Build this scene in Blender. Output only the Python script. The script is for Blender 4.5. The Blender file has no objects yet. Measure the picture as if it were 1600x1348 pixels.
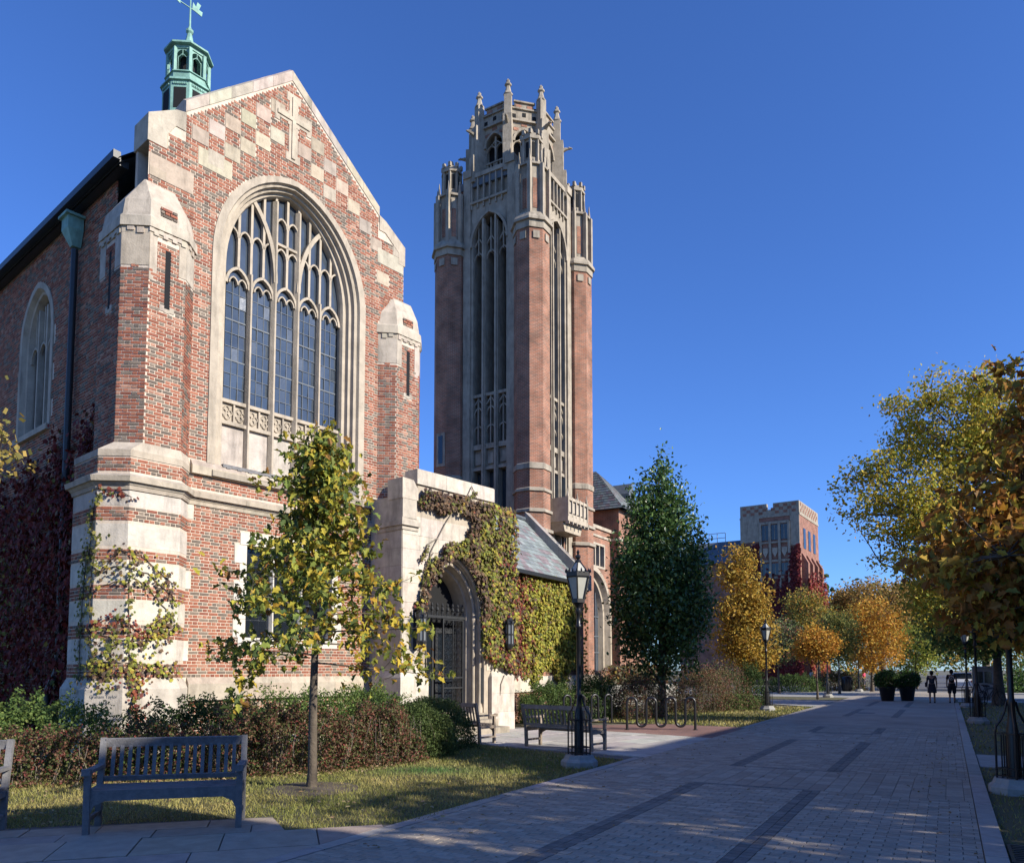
import bpy, bmesh, math, random
import numpy as np
from mathutils import Vector, Matrix
from mathutils.geometry import tessellate_polygon
random.seed(7); RNG=np.random.default_rng(11)
scene=bpy.context.scene; COL=scene.collection
# ---------------------------------------------------------------- camera
cam_d=bpy.data.cameras.new('camera'); cam=bpy.data.objects.new('camera',cam_d); COL.objects.link(cam)
cam.location=(0,0,1.65); cam.rotation_euler=(math.radians(94.02),0,0)
cam_d.sensor_width=36; cam_d.lens=1206/1600*36; cam_d.shift_y=(961-674)/1600
cam_d.clip_start=.05; cam_d.clip_end=3000
scene.camera=cam
# ---------------------------------------------------------------- sky and sun
SUN_AZ=Vector((.88,-.475)).normalized(); SUN_EL=math.radians(27)
S=Vector((SUN_AZ.x*math.cos(SUN_EL),SUN_AZ.y*math.cos(SUN_EL),math.sin(SUN_EL)))
w=bpy.data.worlds.new('World'); scene.world=w; w.use_nodes=True
nt=w.node_tree; bg=nt.nodes['Background']
sky=nt.nodes.new('ShaderNodeTexSky'); sky.sky_type='NISHITA'; sky.sun_disc=False
sky.sun_elevation=SUN_EL; sky.sun_rotation=math.atan2(SUN_AZ.x,SUN_AZ.y)
sky.air_density=1.0; sky.dust_density=.15; sky.ozone_density=3.5; sky.altitude=200
tint=nt.nodes.new('ShaderNodeVectorMath'); tint.operation='MULTIPLY'; tint.inputs[1].default_value=(.75,1.14,1.9)   # clear autumn blue
nt.links.new(sky.outputs[0],tint.inputs[0]); nt.links.new(tint.outputs[0],bg.inputs[0]); bg.inputs[1].default_value=.071
sl=bpy.data.lights.new('sun','SUN'); so=bpy.data.objects.new('sun',sl); COL.objects.link(so)
sl.energy=4.85; sl.angle=math.radians(.53); sl.color=(1,.93,.81)
so.rotation_euler=(-S).to_track_quat('-Z','Y').to_euler(); so.location=(20,-20,30)
scene.view_settings.view_transform='Standard'; scene.view_settings.look='None'
scene.view_settings.exposure=.68; scene.view_settings.gamma=1
# ---------------------------------------------------------------- helpers
class MB:
    """collects faces (with one colour each) and links them as ONE mesh object"""
    def __init__(s): s.V=[];s.L=[];s.T=[];s.C=[];s.n=0
    def add(s,verts,faces,col=None):
        verts=np.asarray(verts,float).reshape(-1,3)
        for f in faces:
            s.L.append(np.asarray(f)+s.n); s.T.append(len(f)); s.C.append(col or (1,1,1))
        s.V.append(verts); s.n+=len(verts); return s
    def addn(s,verts,faces,cols):
        """verts (N,k,3), faces list of index tuples in a template, cols (N,3)"""
        N,k,_=verts.shape; off=s.n+np.arange(N)[:,None]*k
        for f in faces:
            idx=(off+np.asarray(f)[None,:])
            s.L.append(idx.reshape(-1)); s.T.append((N,len(f))); s.C.append(cols)
        s.V.append(verts.reshape(-1,3)); s.n+=N*k; return s
    def box(s,x0,x1,y0,y1,z0,z1,col=None):
        return s.add([(x0,y0,z0),(x1,y0,z0),(x1,y1,z0),(x0,y1,z0),(x0,y0,z1),(x1,y0,z1),(x1,y1,z1),(x0,y1,z1)],
            [(0,3,2,1),(4,5,6,7),(0,1,5,4),(1,2,6,5),(2,3,7,6),(3,0,4,7)],col)
    def obox(s,c,ax,ay,az,hx,hy,hz,col=None):
        c=np.array(c,float);ax=np.array(ax,float)*hx;ay=np.array(ay,float)*hy;az=np.array(az,float)*hz
        P=[c+i*ax+j*ay+k*az for k in(-1,1) for (i,j) in((-1,-1),(1,-1),(1,1),(-1,1))]
        return s.add(P,[(0,3,2,1),(4,5,6,7),(0,1,5,4),(1,2,6,5),(2,3,7,6),(3,0,4,7)],col)
    def bar(s,a,b,wx,wy,up=(0,0,1),col=None):
        a=Vector(a);b=Vector(b);d=(b-a);l=d.length;d.normalize();u=Vector(up)
        if abs(d.dot(u))>.95:u=Vector((1,0,0))
        x=d.cross(u).normalized();y=x.cross(d)
        return s.obox((a+b)/2,x,y,d,wx/2,wy/2,l/2,col)
    def prism(s,poly,z0,z1,poly2=None,col=None,cap=True):
        n=len(poly);p2=poly2 or poly
        V=[(p[0],p[1],z0) for p in poly]+[(p[0],p[1],z1) for p in p2]
        F=[(i,(i+1)%n,n+(i+1)%n,n+i) for i in range(n)]
        if cap:F+= [tuple(range(n-1,-1,-1)),tuple(range(n,2*n))]
        return s.add(V,F,col)
    def prism_xz(s,poly,y0,y1,col=None):
        n=len(poly)
        V=[(p[0],y0,p[1]) for p in poly]+[(p[0],y1,p[1]) for p in poly]
        F=[(i,(i+1)%n,n+(i+1)%n,n+i) for i in range(n)]
        F+=[tuple(range(n-1,-1,-1)),tuple(range(n,2*n))]
        return s.add(V,F,col)
    def holed(s,outer,holes,P,col=None):
        """flat face with holes; P maps (u,v) to a point"""
        loops=[[Vector((a,b,0)) for a,b in l] for l in [outer]+holes]
        tr=tessellate_polygon(loops); flat=[p for l in loops for p in l]
        return s.add([P(p.x,p.y) for p in flat],[tuple(t) for t in tr],col)
    def loft(s,rows,closed=False,col=None):
        k=len(rows[0]);V=[p for r in rows for p in r];F=[]
        for i in range(len(rows)-1):
            for j in range(k if closed else k-1):
                F.append((i*k+j,i*k+(j+1)%k,(i+1)*k+(j+1)%k,(i+1)*k+j))
        return s.add(V,F,col)
    def tube(s,pts,r,n=6,col=None,cap=True):
        pts=[Vector(p) for p in pts];rs=r if isinstance(r,(list,tuple)) else [r]*len(pts)
        rows=[];pu=None
        for i,p in enumerate(pts):
            d=(pts[min(i+1,len(pts)-1)]-pts[max(i-1,0)])
            if d.length<1e-9:d=Vector((0,0,1))
            d.normalize()
            u=pu if pu is not None else (Vector((1,0,0)) if abs(d.x)<.9 else Vector((0,1,0)))
            u=(u-d*u.dot(d))
            if u.length<1e-6:u=d.orthogonal()
            u.normalize();pu=u;v=d.cross(u)
            rows.append([p+(u*math.cos(a)+v*math.sin(a))*rs[i] for a in [2*math.pi*k/n for k in range(n)]])
        s.loft(rows,True,col)
        if cap:
            s.add(rows[0],[tuple(range(n-1,-1,-1))],col);s.add(rows[-1],[tuple(range(n))],col)
        return s
    def lathe(s,prof,n=12,c=(0,0),col=None,ph=0):
        rows=[[(c[0]+r*math.cos(2*math.pi*(k+ph)/n),c[1]+r*math.sin(2*math.pi*(k+ph)/n),z) for k in range(n)] for r,z in prof]
        s.loft(rows,True,col);s.add(rows[-1],[tuple(range(n))],col);s.add(rows[0],[tuple(range(n-1,-1,-1))],col);return s
    def build(s,name,mat,parent=None,smooth=False,loc=None):
        me=bpy.data.meshes.new(name)
        V=np.concatenate(s.V) if s.V else np.zeros((0,3))
        lt=[];cl=[]
        for t,c in zip(s.T,s.C):
            if isinstance(t,tuple): lt.append(np.full(t[0],t[1]));cl.append(np.asarray(c,float))
            else: lt.append(np.array([t]));cl.append(np.array([c],float))
        LT=np.concatenate(lt);LI=np.concatenate(s.L);CC=np.concatenate(cl)
        me.vertices.add(len(V));me.vertices.foreach_set('co',V.ravel().astype(np.float32))
        me.loops.add(len(LI));me.loops.foreach_set('vertex_index',LI.astype(np.int32))
        me.polygons.add(len(LT));ls=np.concatenate([[0],np.cumsum(LT)[:-1]])
        me.polygons.foreach_set('loop_start',ls.astype(np.int32));me.polygons.foreach_set('loop_total',LT.astype(np.int32))
        me.polygons.foreach_set('use_smooth',np.full(len(LT),bool(smooth)))
        me.update(calc_edges=True)
        a=me.attributes.new('col','FLOAT_COLOR','FACE')
        a.data.foreach_set('color',np.concatenate([CC,np.ones((len(CC),1))],1).ravel().astype(np.float32))
        me.validate(clean_customdata=False)
        if mat is not None: me.materials.append(M[mat] if isinstance(mat,str) else mat)
        o=bpy.data.objects.new(name,me);COL.objects.link(o)
        if parent:o.parent=parent
        if loc:o.location=loc
        return o
def empty(name,loc=(0,0,0),rz=0):
    o=bpy.data.objects.new(name,None);COL.objects.link(o);o.location=loc;o.rotation_euler=(0,0,rz);o.empty_display_size=.3;return o
def tag(o,label=None,cat=None,group=None,kind=None):
    if label:o['label']=label
    if cat:o['category']=cat
    if group:o['group']=group
    if kind:o['kind']=kind
    return o
def thing(name,label,cat,loc=(0,0,0),rz=0,group=None): return tag(empty(name,loc,rz),label,cat,group)
def copy_tree(o,parent=None):
    c=o.copy();COL.objects.link(c);c.parent=parent
    for ch in list(o.children):copy_tree(ch,c)
    return c
def yaw_rz(deg): return math.radians(90-deg)
def jit(c,a=.12):
    k=1+random.uniform(-a,a);return tuple(max(0,x*k*(1+random.uniform(-a/3,a/3))) for x in c)
# ---------------------------------------------------------------- materials
M={}
def mat(name,col=(.5,.5,.5),rough=.8,var=.25,scale=6,bump=.15,bscale=40,attr=False,metal=0,spec=.4,stain=0,trans=0,coat=0):
    m=bpy.data.materials.new(name);m.use_nodes=True;t=m.node_tree;N=t.nodes;b=N['Principled BSDF'];Lk=t.links.new
    tc=N.new('ShaderNodeTexCoord')
    if attr:
        a=N.new('ShaderNodeAttribute');a.attribute_name='col';base=a.outputs['Color']
    else:
        r=N.new('ShaderNodeRGB');r.outputs[0].default_value=(*col,1);base=r.outputs[0]
    n=N.new('ShaderNodeTexNoise');n.inputs['Scale'].default_value=scale;n.inputs['Detail'].default_value=6;n.inputs['Roughness'].default_value=.65
    Lk(tc.outputs['Object'],n.inputs['Vector'])
    mr=N.new('ShaderNodeMapRange');mr.inputs[1].default_value=.25;mr.inputs[2].default_value=.75;mr.inputs[3].default_value=1-var;mr.inputs[4].default_value=1+var
    Lk(n.outputs['Fac'],mr.inputs[0])
    mx=N.new('ShaderNodeVectorMath');mx.operation='SCALE';Lk(base,mx.inputs[0]);Lk(mr.outputs[0],mx.inputs['Scale']);out=mx.outputs[0]
    if stain:
        mp=N.new('ShaderNodeMapping');mp.inputs['Scale'].default_value=(2.2,2.2,.35);Lk(tc.outputs['Object'],mp.inputs[0])
        n2=N.new('ShaderNodeTexNoise');n2.inputs['Scale'].default_value=1.6;n2.inputs['Detail'].default_value=8;n2.inputs['Roughness'].default_value=.7;Lk(mp.outputs[0],n2.inputs['Vector'])
        m2=N.new('ShaderNodeMapRange');m2.inputs[1].default_value=.5;m2.inputs[2].default_value=.75;m2.inputs[3].default_value=1;m2.inputs[4].default_value=1-stain;Lk(n2.outputs['Fac'],m2.inputs[0])
        m3=N.new('ShaderNodeVectorMath');m3.operation='SCALE';Lk(out,m3.inputs[0]);Lk(m2.outputs[0],m3.inputs['Scale']);out=m3.outputs[0]
    Lk(out,b.inputs['Base Color'])
    b.inputs['Roughness'].default_value=rough;b.inputs['Metallic'].default_value=metal;b.inputs['Specular IOR Level'].default_value=spec
    if coat:b.inputs['Coat Weight'].default_value=coat
    if bump:
        nb=N.new('ShaderNodeTexNoise');nb.inputs['Scale'].default_value=bscale;nb.inputs['Detail'].default_value=4;Lk(tc.outputs['Object'],nb.inputs['Vector'])
        bp=N.new('ShaderNodeBump');bp.inputs['Strength'].default_value=bump;bp.inputs['Distance'].default_value=.02;Lk(nb.outputs['Fac'],bp.inputs['Height']);Lk(bp.outputs[0],b.inputs['Normal'])
    if trans:
        tr=N.new('ShaderNodeBsdfTranslucent');Lk(out,tr.inputs[0]);ms=N.new('ShaderNodeMixShader');ms.inputs[0].default_value=trans
        Lk(b.outputs[0],ms.inputs[1]);Lk(tr.outputs[0],ms.inputs[2]);Lk(ms.outputs[0],N['Material Output'].inputs[0])
    M[name]=m;return m
def brick_tex(name,c1,c2,mortar,bw=.21,bh=.068,ms=.011,var=.34):
    m=bpy.data.materials.new(name);m.use_nodes=True;t=m.node_tree;N=t.nodes;b=N['Principled BSDF'];Lk=t.links.new
    tc=N.new('ShaderNodeTexCoord');sp=N.new('ShaderNodeSeparateXYZ');sn=N.new('ShaderNodeSeparateXYZ')
    Lk(tc.outputs['Object'],sp.inputs[0]);Lk(tc.outputs['Normal'],sn.inputs[0])
    def mth(op,a,bb):
        q=N.new('ShaderNodeMath');q.operation=op
        for i,x in enumerate((a,bb)):
            if isinstance(x,(int,float)):q.inputs[i].default_value=x
            else:Lk(x,q.inputs[i])
        return q.outputs[0]
    u=mth('SUBTRACT',mth('MULTIPLY',sp.outputs[1],sn.outputs[0]),mth('MULTIPLY',sp.outputs[0],sn.outputs[1]))
    cb=N.new('ShaderNodeCombineXYZ');Lk(u,cb.inputs[0]);Lk(sp.outputs[2],cb.inputs[1])
    br=N.new('ShaderNodeTexBrick');br.offset=.5;br.inputs['Color1'].default_value=(*c1,1);br.inputs['Color2'].default_value=(*c2,1);br.inputs['Mortar'].default_value=(*mortar,1)
    br.inputs['Scale'].default_value=1;br.inputs['Brick Width'].default_value=bw;br.inputs['Row Height'].default_value=bh;br.inputs['Mortar Size'].default_value=ms*.5;br.inputs['Bias'].default_value=-.1;br.inputs['Mortar Smooth'].default_value=.1
    Lk(cb.outputs[0],br.inputs['Vector'])
    n=N.new('ShaderNodeTexNoise');n.inputs['Scale'].default_value=1.3;n.inputs['Detail'].default_value=8;Lk(tc.outputs['Object'],n.inputs['Vector'])
    mr=N.new('ShaderNodeMapRange');mr.inputs[1].default_value=.3;mr.inputs[2].default_value=.7;mr.inputs[3].default_value=1-var;mr.inputs[4].default_value=1+var;Lk(n.outputs['Fac'],mr.inputs[0])
    mx=N.new('ShaderNodeVectorMath');mx.operation='SCALE';Lk(br.outputs['Color'],mx.inputs[0]);Lk(mr.outputs[0],mx.inputs['Scale']);Lk(mx.outputs[0],b.inputs['Base Color'])
    b.inputs['Roughness'].default_value=.88;b.inputs['Specular IOR Level'].default_value=.25
    bp=N.new('ShaderNodeBump');bp.inputs['Strength'].default_value=.5;bp.inputs['Distance'].default_value=.012;bp.invert=True;Lk(br.outputs['Fac'],bp.inputs['Height']);Lk(bp.outputs[0],b.inputs['Normal'])
    M[name]=m;return m
STONE=(.40,.34,.262)
mat('limestone',STONE,.85,.24,3,.3,30,stain=.48,spec=.25)
mat('limestone_grey',(.325,.28,.218),.88,.3,2,.35,25,stain=.62,spec=.25)
mat('limestone_pale',(.55,.51,.44),.85,.12,4,.2,30,stain=.2,spec=.25)
mat('stone_tinted',attr=True,rough=.86,var=.26,scale=4,bump=.3,bscale=30,stain=.48,spec=.25)
mat('mortar',(.56,.47,.375),.95,.15,9,.3,80,spec=.15,stain=.3)
mat('brick_face',attr=True,rough=.88,var=.22,scale=22,bump=.35,bscale=90,spec=.2,stain=.3)
BRICKS=[((.27,.10,.062),28),((.31,.13,.082),24),((.215,.078,.052),16),((.35,.19,.13),10),((.14,.112,.09),19),((.19,.152,.118),14)]
for i,(c,_) in enumerate(BRICKS): mat('brick_tone_'+'abcdef'[i],c,.88,.22,22,.35,90,spec=.2)
brick_tex('brick_wall',(.30,.125,.075),(.185,.10,.07),(.37,.295,.225))
brick_tex('brick_wall_far',(.27,.11,.075),(.19,.085,.06),(.32,.255,.2))
mat('slate',attr=True,rough=.6,var=.2,scale=8,bump=.3,bscale=40,spec=.5)
mat('slate_plain',(.10,.115,.13),.6,.3,5,.3,30)
mat('copper_green',(.20,.36,.30),.7,.35,4,.2,30,stain=.4)
mat('dark_metal',(.018,.02,.022),.45,.3,10,.1,60,spec=.5)
mat('iron_gate',(.028,.03,.033),.5,.3,10,.1,60,metal=.3)
mat('dark_void',(.008,.008,.009),.9,0,1,0)
mat('window_glass',(.045,.058,.075),.10,.4,1.2,.10,5,spec=1.0)
mat('window_dark',(.012,.016,.022),.12,.3,2,.03,3,spec=.8)
mat('lantern_glass',(.16,.175,.185),.2,.1,8,.05,20,spec=.6)
mat('lamp_glass',(.44,.43,.37),.25,.08,8,.05,20,spec=.5)
mat('wood_grey',(.17,.165,.165),.8,.3,14,.3,50,stain=.3)
mat('wood_brown',(.27,.215,.16),.8,.3,14,.3,50,stain=.3)
mat('concrete',(.31,.30,.275),.9,.2,7,.3,50,stain=.25)
mat('paver',attr=True,rough=.85,var=.16,scale=14,bump=.3,bscale=70,spec=.3)
mat('flag',attr=True,rough=.82,var=.2,scale=5,bump=.3,bscale=40,spec=.3,stain=.2)
mat('joint_sand',(.13,.12,.105),.95,.3,20,.3,90)
mat('leaf',attr=True,rough=.68,var=.15,scale=30,bump=0,spec=.22,trans=.3)
mat('leaf_gloss',attr=True,rough=.38,var=.15,scale=30,bump=0,spec=.5,trans=.2)
mat('bark',(.10,.08,.06),.92,.4,9,.7,30)
mat('bark_pale',(.20,.17,.135),.92,.4,12,.7,40)
mat('grass',attr=True,rough=.7,var=.15,scale=3,bump=0,trans=.25)
mat('asphalt',(.10,.10,.105),.9,.2,8,.3,60)
mat('paint_black',(.012,.012,.014),.35,.2,8,.05,50,spec=.5)
mat('skin',(.35,.21,.15),.6,.1,9,0)
mat('cloth',attr=True,rough=.9,var=.12,scale=12,bump=.15,bscale=90)
mat('carpaint',attr=True,rough=.22,var=.03,scale=2,bump=0,spec=.6,coat=.6)
mat('rubber',(.015,.015,.016),.8,.2,9,.1,40)
def soil_mat(name,c1,c2,c3,sc):
    m=bpy.data.materials.new(name);m.use_nodes=True;t=m.node_tree;N=t.nodes;b=N['Principled BSDF'];Lk=t.links.new
    tc=N.new('ShaderNodeTexCoord');n=N.new('ShaderNodeTexNoise');n.inputs['Scale'].default_value=sc;n.inputs['Detail'].default_value=8;Lk(tc.outputs['Object'],n.inputs['Vector'])
    r=N.new('ShaderNodeValToRGB');e=r.color_ramp.elements;e[0].position=.3;e[0].color=(*c1,1);e[1].position=.7;e[1].color=(*c2,1);x=e.new(.5);x.color=(*c3,1);Lk(n.outputs['Fac'],r.inputs[0])
    n2=N.new('ShaderNodeTexNoise');n2.inputs['Scale'].default_value=60;n2.inputs['Detail'].default_value=4;Lk(tc.outputs['Object'],n2.inputs['Vector'])
    mr=N.new('ShaderNodeMapRange');mr.inputs[3].default_value=.55;mr.inputs[4].default_value=1.45;Lk(n2.outputs['Fac'],mr.inputs[0])
    mx=N.new('ShaderNodeVectorMath');mx.operation='SCALE';Lk(r.outputs[0],mx.inputs[0]);Lk(mr.outputs[0],mx.inputs['Scale']);Lk(mx.outputs[0],b.inputs['Base Color'])
    b.inputs['Roughness'].default_value=.95;bp=N.new('ShaderNodeBump');bp.inputs['Strength'].default_value=.6;bp.inputs['Distance'].default_value=.03;Lk(n2.outputs['Fac'],bp.inputs['Height']);Lk(bp.outputs[0],b.inputs['Normal'])
    M[name]=m
soil_mat('lawn_soil',(.075,.075,.03),(.13,.11,.045),(.10,.09,.038),.9)
soil_mat('mulch',(.06,.045,.035),(.13,.10,.075),(.09,.07,.05),5)
soil_mat('ground_far',(.10,.10,.06),(.16,.14,.08),(.12,.11,.07),.3)
def brick_floor(name,c1,c2,joint,bw,bh,rot):
    m=bpy.data.materials.new(name);m.use_nodes=True;t=m.node_tree;N=t.nodes;b=N['Principled BSDF'];Lk=t.links.new
    tc=N.new('ShaderNodeTexCoord');mp=N.new('ShaderNodeMapping');mp.inputs['Rotation'].default_value=(0,0,rot);Lk(tc.outputs['Object'],mp.inputs[0])
    br=N.new('ShaderNodeTexBrick');br.inputs['Color1'].default_value=(*c1,1);br.inputs['Color2'].default_value=(*c2,1);br.inputs['Mortar'].default_value=(*joint,1);br.inputs['Scale'].default_value=1;br.inputs['Brick Width'].default_value=bw;br.inputs['Row Height'].default_value=bh;br.inputs['Mortar Size'].default_value=.004
    Lk(mp.outputs[0],br.inputs['Vector'])
    n=N.new('ShaderNodeTexNoise');n.inputs['Scale'].default_value=.7;n.inputs['Detail'].default_value=8;Lk(tc.outputs['Object'],n.inputs['Vector'])
    mr=N.new('ShaderNodeMapRange');mr.inputs[1].default_value=.3;mr.inputs[2].default_value=.7;mr.inputs[3].default_value=.8;mr.inputs[4].default_value=1.2;Lk(n.outputs['Fac'],mr.inputs[0])
    mx=N.new('ShaderNodeVectorMath');mx.operation='SCALE';Lk(br.outputs['Color'],mx.inputs[0]);Lk(mr.outputs[0],mx.inputs['Scale']);Lk(mx.outputs[0],b.inputs['Base Color']);b.inputs['Roughness'].default_value=.88
    M[name]=m
brick_floor('paver_far',(.37,.315,.25),(.31,.265,.21),(.22,.19,.15),.23,.115,0)
brick_floor('brick_floor',(.25,.13,.10),(.19,.10,.08),(.12,.10,.085),.21,.1,.3)
# ================================================================ GROUND
WE=np.array([math.sin(math.radians(29.4)),math.cos(math.radians(29.4))]);WN=np.array([WE[1],-WE[0]])
def WP(w,v,z=0): p=WE*w+WN*v;return (p[0],p[1],z)
def clip(poly,p,n):
    out=[];k=len(poly)
    for i in range(k):
        a=poly[i];b=poly[(i+1)%k];da=(a[0]-p[0])*n[0]+(a[1]-p[1])*n[1];db=(b[0]-p[0])*n[0]+(b[1]-p[1])*n[1]
        if da<=0:out.append(a)
        if (da<0<db) or (db<0<da):
            t=da/(da-db);out.append((a[0]+(b[0]-a[0])*t,a[1]+(b[1]-a[1])*t))
    return out
def area(p): return .5*abs(sum(p[i][0]*p[(i+1)%len(p)][1]-p[(i+1)%len(p)][0]*p[i][1] for i in range(len(p))))
def inpoly(x,y,poly):
    r=np.zeros(len(x),bool);j=len(poly)-1
    for i in range(len(poly)):
        xi,yi=poly[i];xj,yj=poly[j]
        c=((yi>y)!=(yj>y))&(x<(xj-xi)*(y-yi)/((yj-yi) or 1e-9)+xi);r^=c;j=i
    return r
def sheet(name,poly,z,m,parent=None):
    mb=MB();mb.holed(poly,[],lambda u,v:(u,v,z));
    o=mb.build(name,m,parent)
    # make sure it faces up
    bm=bmesh.new();bm.from_mesh(o.data)
    for f in bm.faces:
        f.normal_update()
        if f.normal.z<0:f.normal_flip()
    bm.to_mesh(o.data);bm.free();return o
g=MB();R_=1500;g.add([(-R_,-R_,-.03),(R_,-R_,-.03),(R_,R_,-.03),(-R_,R_,-.03)],[(0,1,2,3)])
tag(g.build('ground','ground_far'),kind='structure')
# ---- walkway
walk=tag(sheet('walkway',[WP(-6,-5)[:2],WP(-6,.22)[:2],WP(24,.22)[:2],WP(24,-5)[:2]],.004,'joint_sand'),kind='structure')
tag(sheet('walkway_far',[WP(24,-5.12)[:2],WP(24,.22)[:2],WP(64,.22)[:2],WP(64,-5.12)[:2]],.014,'paver_far'),kind='structure')
RECTS=[(-2,11.2),(13.45,19.2),(21.7,27.0),(29.6,35.6),(38.2,44)]
VB=(-3.21,-1.66)
DARK=(.185,.17,.15)
for a,b in RECTS[3:]:
    for v in VB:
        mb=MB();mb.box(-.11,.11,a,b,0,.006,DARK);o=mb.build('dark_paver_band','paver',walk);o.location=WP(0,v,.013);o.rotation_euler=(0,0,-math.radians(29.4))
prow=[]
def dark(w0,w1,v0,v1):
    wc=(w0+w1)/2;vc=(v0+v1)/2
    for a,b in RECTS:
        if a<=wc<=b:
            pass
        if (abs(wc-b)<.06 or abs(wc-a)<.06) and VB[0]<=vc<=VB[1]:return True
    return False
wv=-2.0;row=0
while wv<24:
    inslab=any(b+.08<wv<c-.15 for (a,b),(c,d) in zip(RECTS[:-1],RECTS[1:]))
    dw=.305 if inslab else .108;lv=.205 if inslab else .215
    v=-5+(0 if inslab else (row%2)*lv/2)
    inrect=(not inslab) and any(a<=wv+dw/2<=b for a,b in RECTS)
    spans=[(-5,VB[0]-.11),(VB[0]-.11,VB[0]+.11),(VB[0]+.11,VB[1]-.11),(VB[1]-.11,VB[1]+.11),(VB[1]+.11,.22)] if inrect else [(-5,.22)]
    for si,(sa,sb) in enumerate(spans):
        band=inrect and si in(1,3);l=.11 if band else lv
        edges=[sa];nx=sa+(l if (row%2==0 or inslab or band) else l/2)
        while edges[-1]<sb-.03:
            edges.append(min(nx,sb));nx+=l
        for v0,v1 in zip(edges[:-1],edges[1:]):
            if v1-v0<.03:continue
            prow.append((wv,wv+dw,v0,v1,band or dark(wv,wv+dw,v0,v1)))
    wv+=dw;row+=1
pr=np.array([p[:4] for p in prow]);dk=np.array([p[4] for p in prow])
ctr=np.stack([(pr[:,0]+pr[:,1])/2,(pr[:,2]+pr[:,3])/2],1);wx=ctr[:,0:1]*WE+ctr[:,1:2]*WN
dist=np.hypot(wx[:,0],wx[:,1]);full=((pr[:,3]-pr[:,2])>.2)&~dk&((pr[:,1]-pr[:,0])<.2)
vis=(wx[:,1]>6.6)&(np.abs(wx[:,0])<wx[:,1]*.66)&full&(wx[:,1]<12)
order=np.argsort(np.where(vis,dist,1e9))[:300]
tones=[(.37,.315,.25),(.33,.28,.22),(.41,.35,.28),(.35,.285,.22)]
PT=[]
def paver_mesh(c,hl,hw):
    mb=MB();e=.006
    mb.prism([(-hl,-hw),(hl,-hw),(hl,hw),(-hl,hw)],0,.010,col=c,cap=False)
    mb.prism([(-hl,-hw),(hl,-hw),(hl,hw),(-hl,hw)],.010,.014,[(-hl+e,-hw+e),(hl-e,-hw+e),(hl-e,hw-e),(-hl+e,hw-e)],col=c)
    o=mb.build('paver','paver');me=o.data;bpy.data.objects.remove(o);return me
PM=[paver_mesh(c,.104,.0505) for c in tones+[DARK]]
sel=np.zeros(len(pr),bool);sel[order]=True
for i in order:
    k=4 if dk[i] else random.choices(range(4),[5,3,2,2])[0]
    o=bpy.data.objects.new('paver',PM[k]);COL.objects.link(o);o.parent=walk
    o.location=(wx[i,0],wx[i,1],.004+random.uniform(-.0015,.0015));o.rotation_euler=(random.uniform(-.006,.006),random.uniform(-.006,.006),math.radians(-29.4)+random.uniform(-.01,.01))
rest=~sel;N_=rest.sum();q=pr[rest];gp=.0035
w0,w1,v0,v1=q[:,0]+gp,q[:,1]-gp,q[:,2]+gp,q[:,3]-gp
zt=.018+RNG.uniform(-.0015,.0015,N_)
cs=np.array(tones)[RNG.choice(4,N_,p=[.42,.25,.17,.16])]*RNG.uniform(.88,1.12,(N_,1));cs[dk[rest]]=np.array(DARK)*RNG.uniform(.8,1.25,(dk[rest].sum(),1))
def P3(w,v,z): return np.stack([w*WE[0]+v*WN[0],w*WE[1]+v*WN[1],z],1)
zb=np.full(N_,.004)
V=np.stack([P3(w0,v0,zb),P3(w1,v0,zb),P3(w1,v1,zb),P3(w0,v1,zb),P3(w0,v0,zt),P3(w1,v0,zt),P3(w1,v1,zt),P3(w0,v1,zt)],1)
mb=MB();mb.addn(V,[(4,7,6,5),(0,4,5,1),(1,5,6,2),(2,6,7,3),(3,7,4,0)],cs);tag(mb.build('paver_field','paver',walk),kind='stuff')
# kerb on the right, stone border on the left
kerb=tag(empty('kerb'),kind='structure')
for k in range(32):
    mb=MB();L=1.5;a=-4+k*L;c=jit((.36,.325,.28),.1)
    mb.prism([WP(a+.006,.225)[:2],WP(a+L-.006,.225)[:2],WP(a+L-.006,.40)[:2],WP(a+.006,.40)[:2]],-.02,.035,col=c);mb.build('kerb_stone','flag',kerb)
bord=tag(empty('border_stones'),kind='structure')
for k in range(40):
    L=1.05;a=-3+k*L
    if 13.3<a<21.2:continue
    c=jit((.33,.305,.27),.12);mb=MB();mb.prism([WP(a+.005,-5.17)[:2],WP(a+.005,-5.005)[:2],WP(a+L-.005,-5.005)[:2],WP(a+L-.005,-5.17)[:2]][::-1],-.02,.022,col=c);mb.build('border_stone','flag',bord)
# manhole cover and drain grate
mb=MB();mb.lathe([(.38,0),(.38,.006),(.33,.008),(.33,.004)],24,col=(.03,.03,.032));o=mb.build('manhole_cover','dark_metal');o.location=WP(32.2,-2.82,.0145);tag(o,'round black manhole cover set in the paved walkway','manhole cover')
o=empty('drain_grate',WP(8.3,.62,.012),-math.radians(29.4));tag(o,'rectangular slotted iron drain grate beside the walkway kerb','drain grate')
mb=MB();mb.box(-.2,.2,-.4,-.36,-.02,.012).box(-.2,.2,.36,.4,-.02,.012).box(-.2,-.17,-.36,.36,-.02,.012).box(.17,.2,-.36,.36,-.02,.012);mb.build('grate_frame','dark_metal',o)
for i in range(9):
    mb=MB();y=-.32+i*.08;mb.box(-.17,.17,y-.018,y+.018,-.02,.01);mb.build('grate_bar','dark_metal',o)
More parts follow.
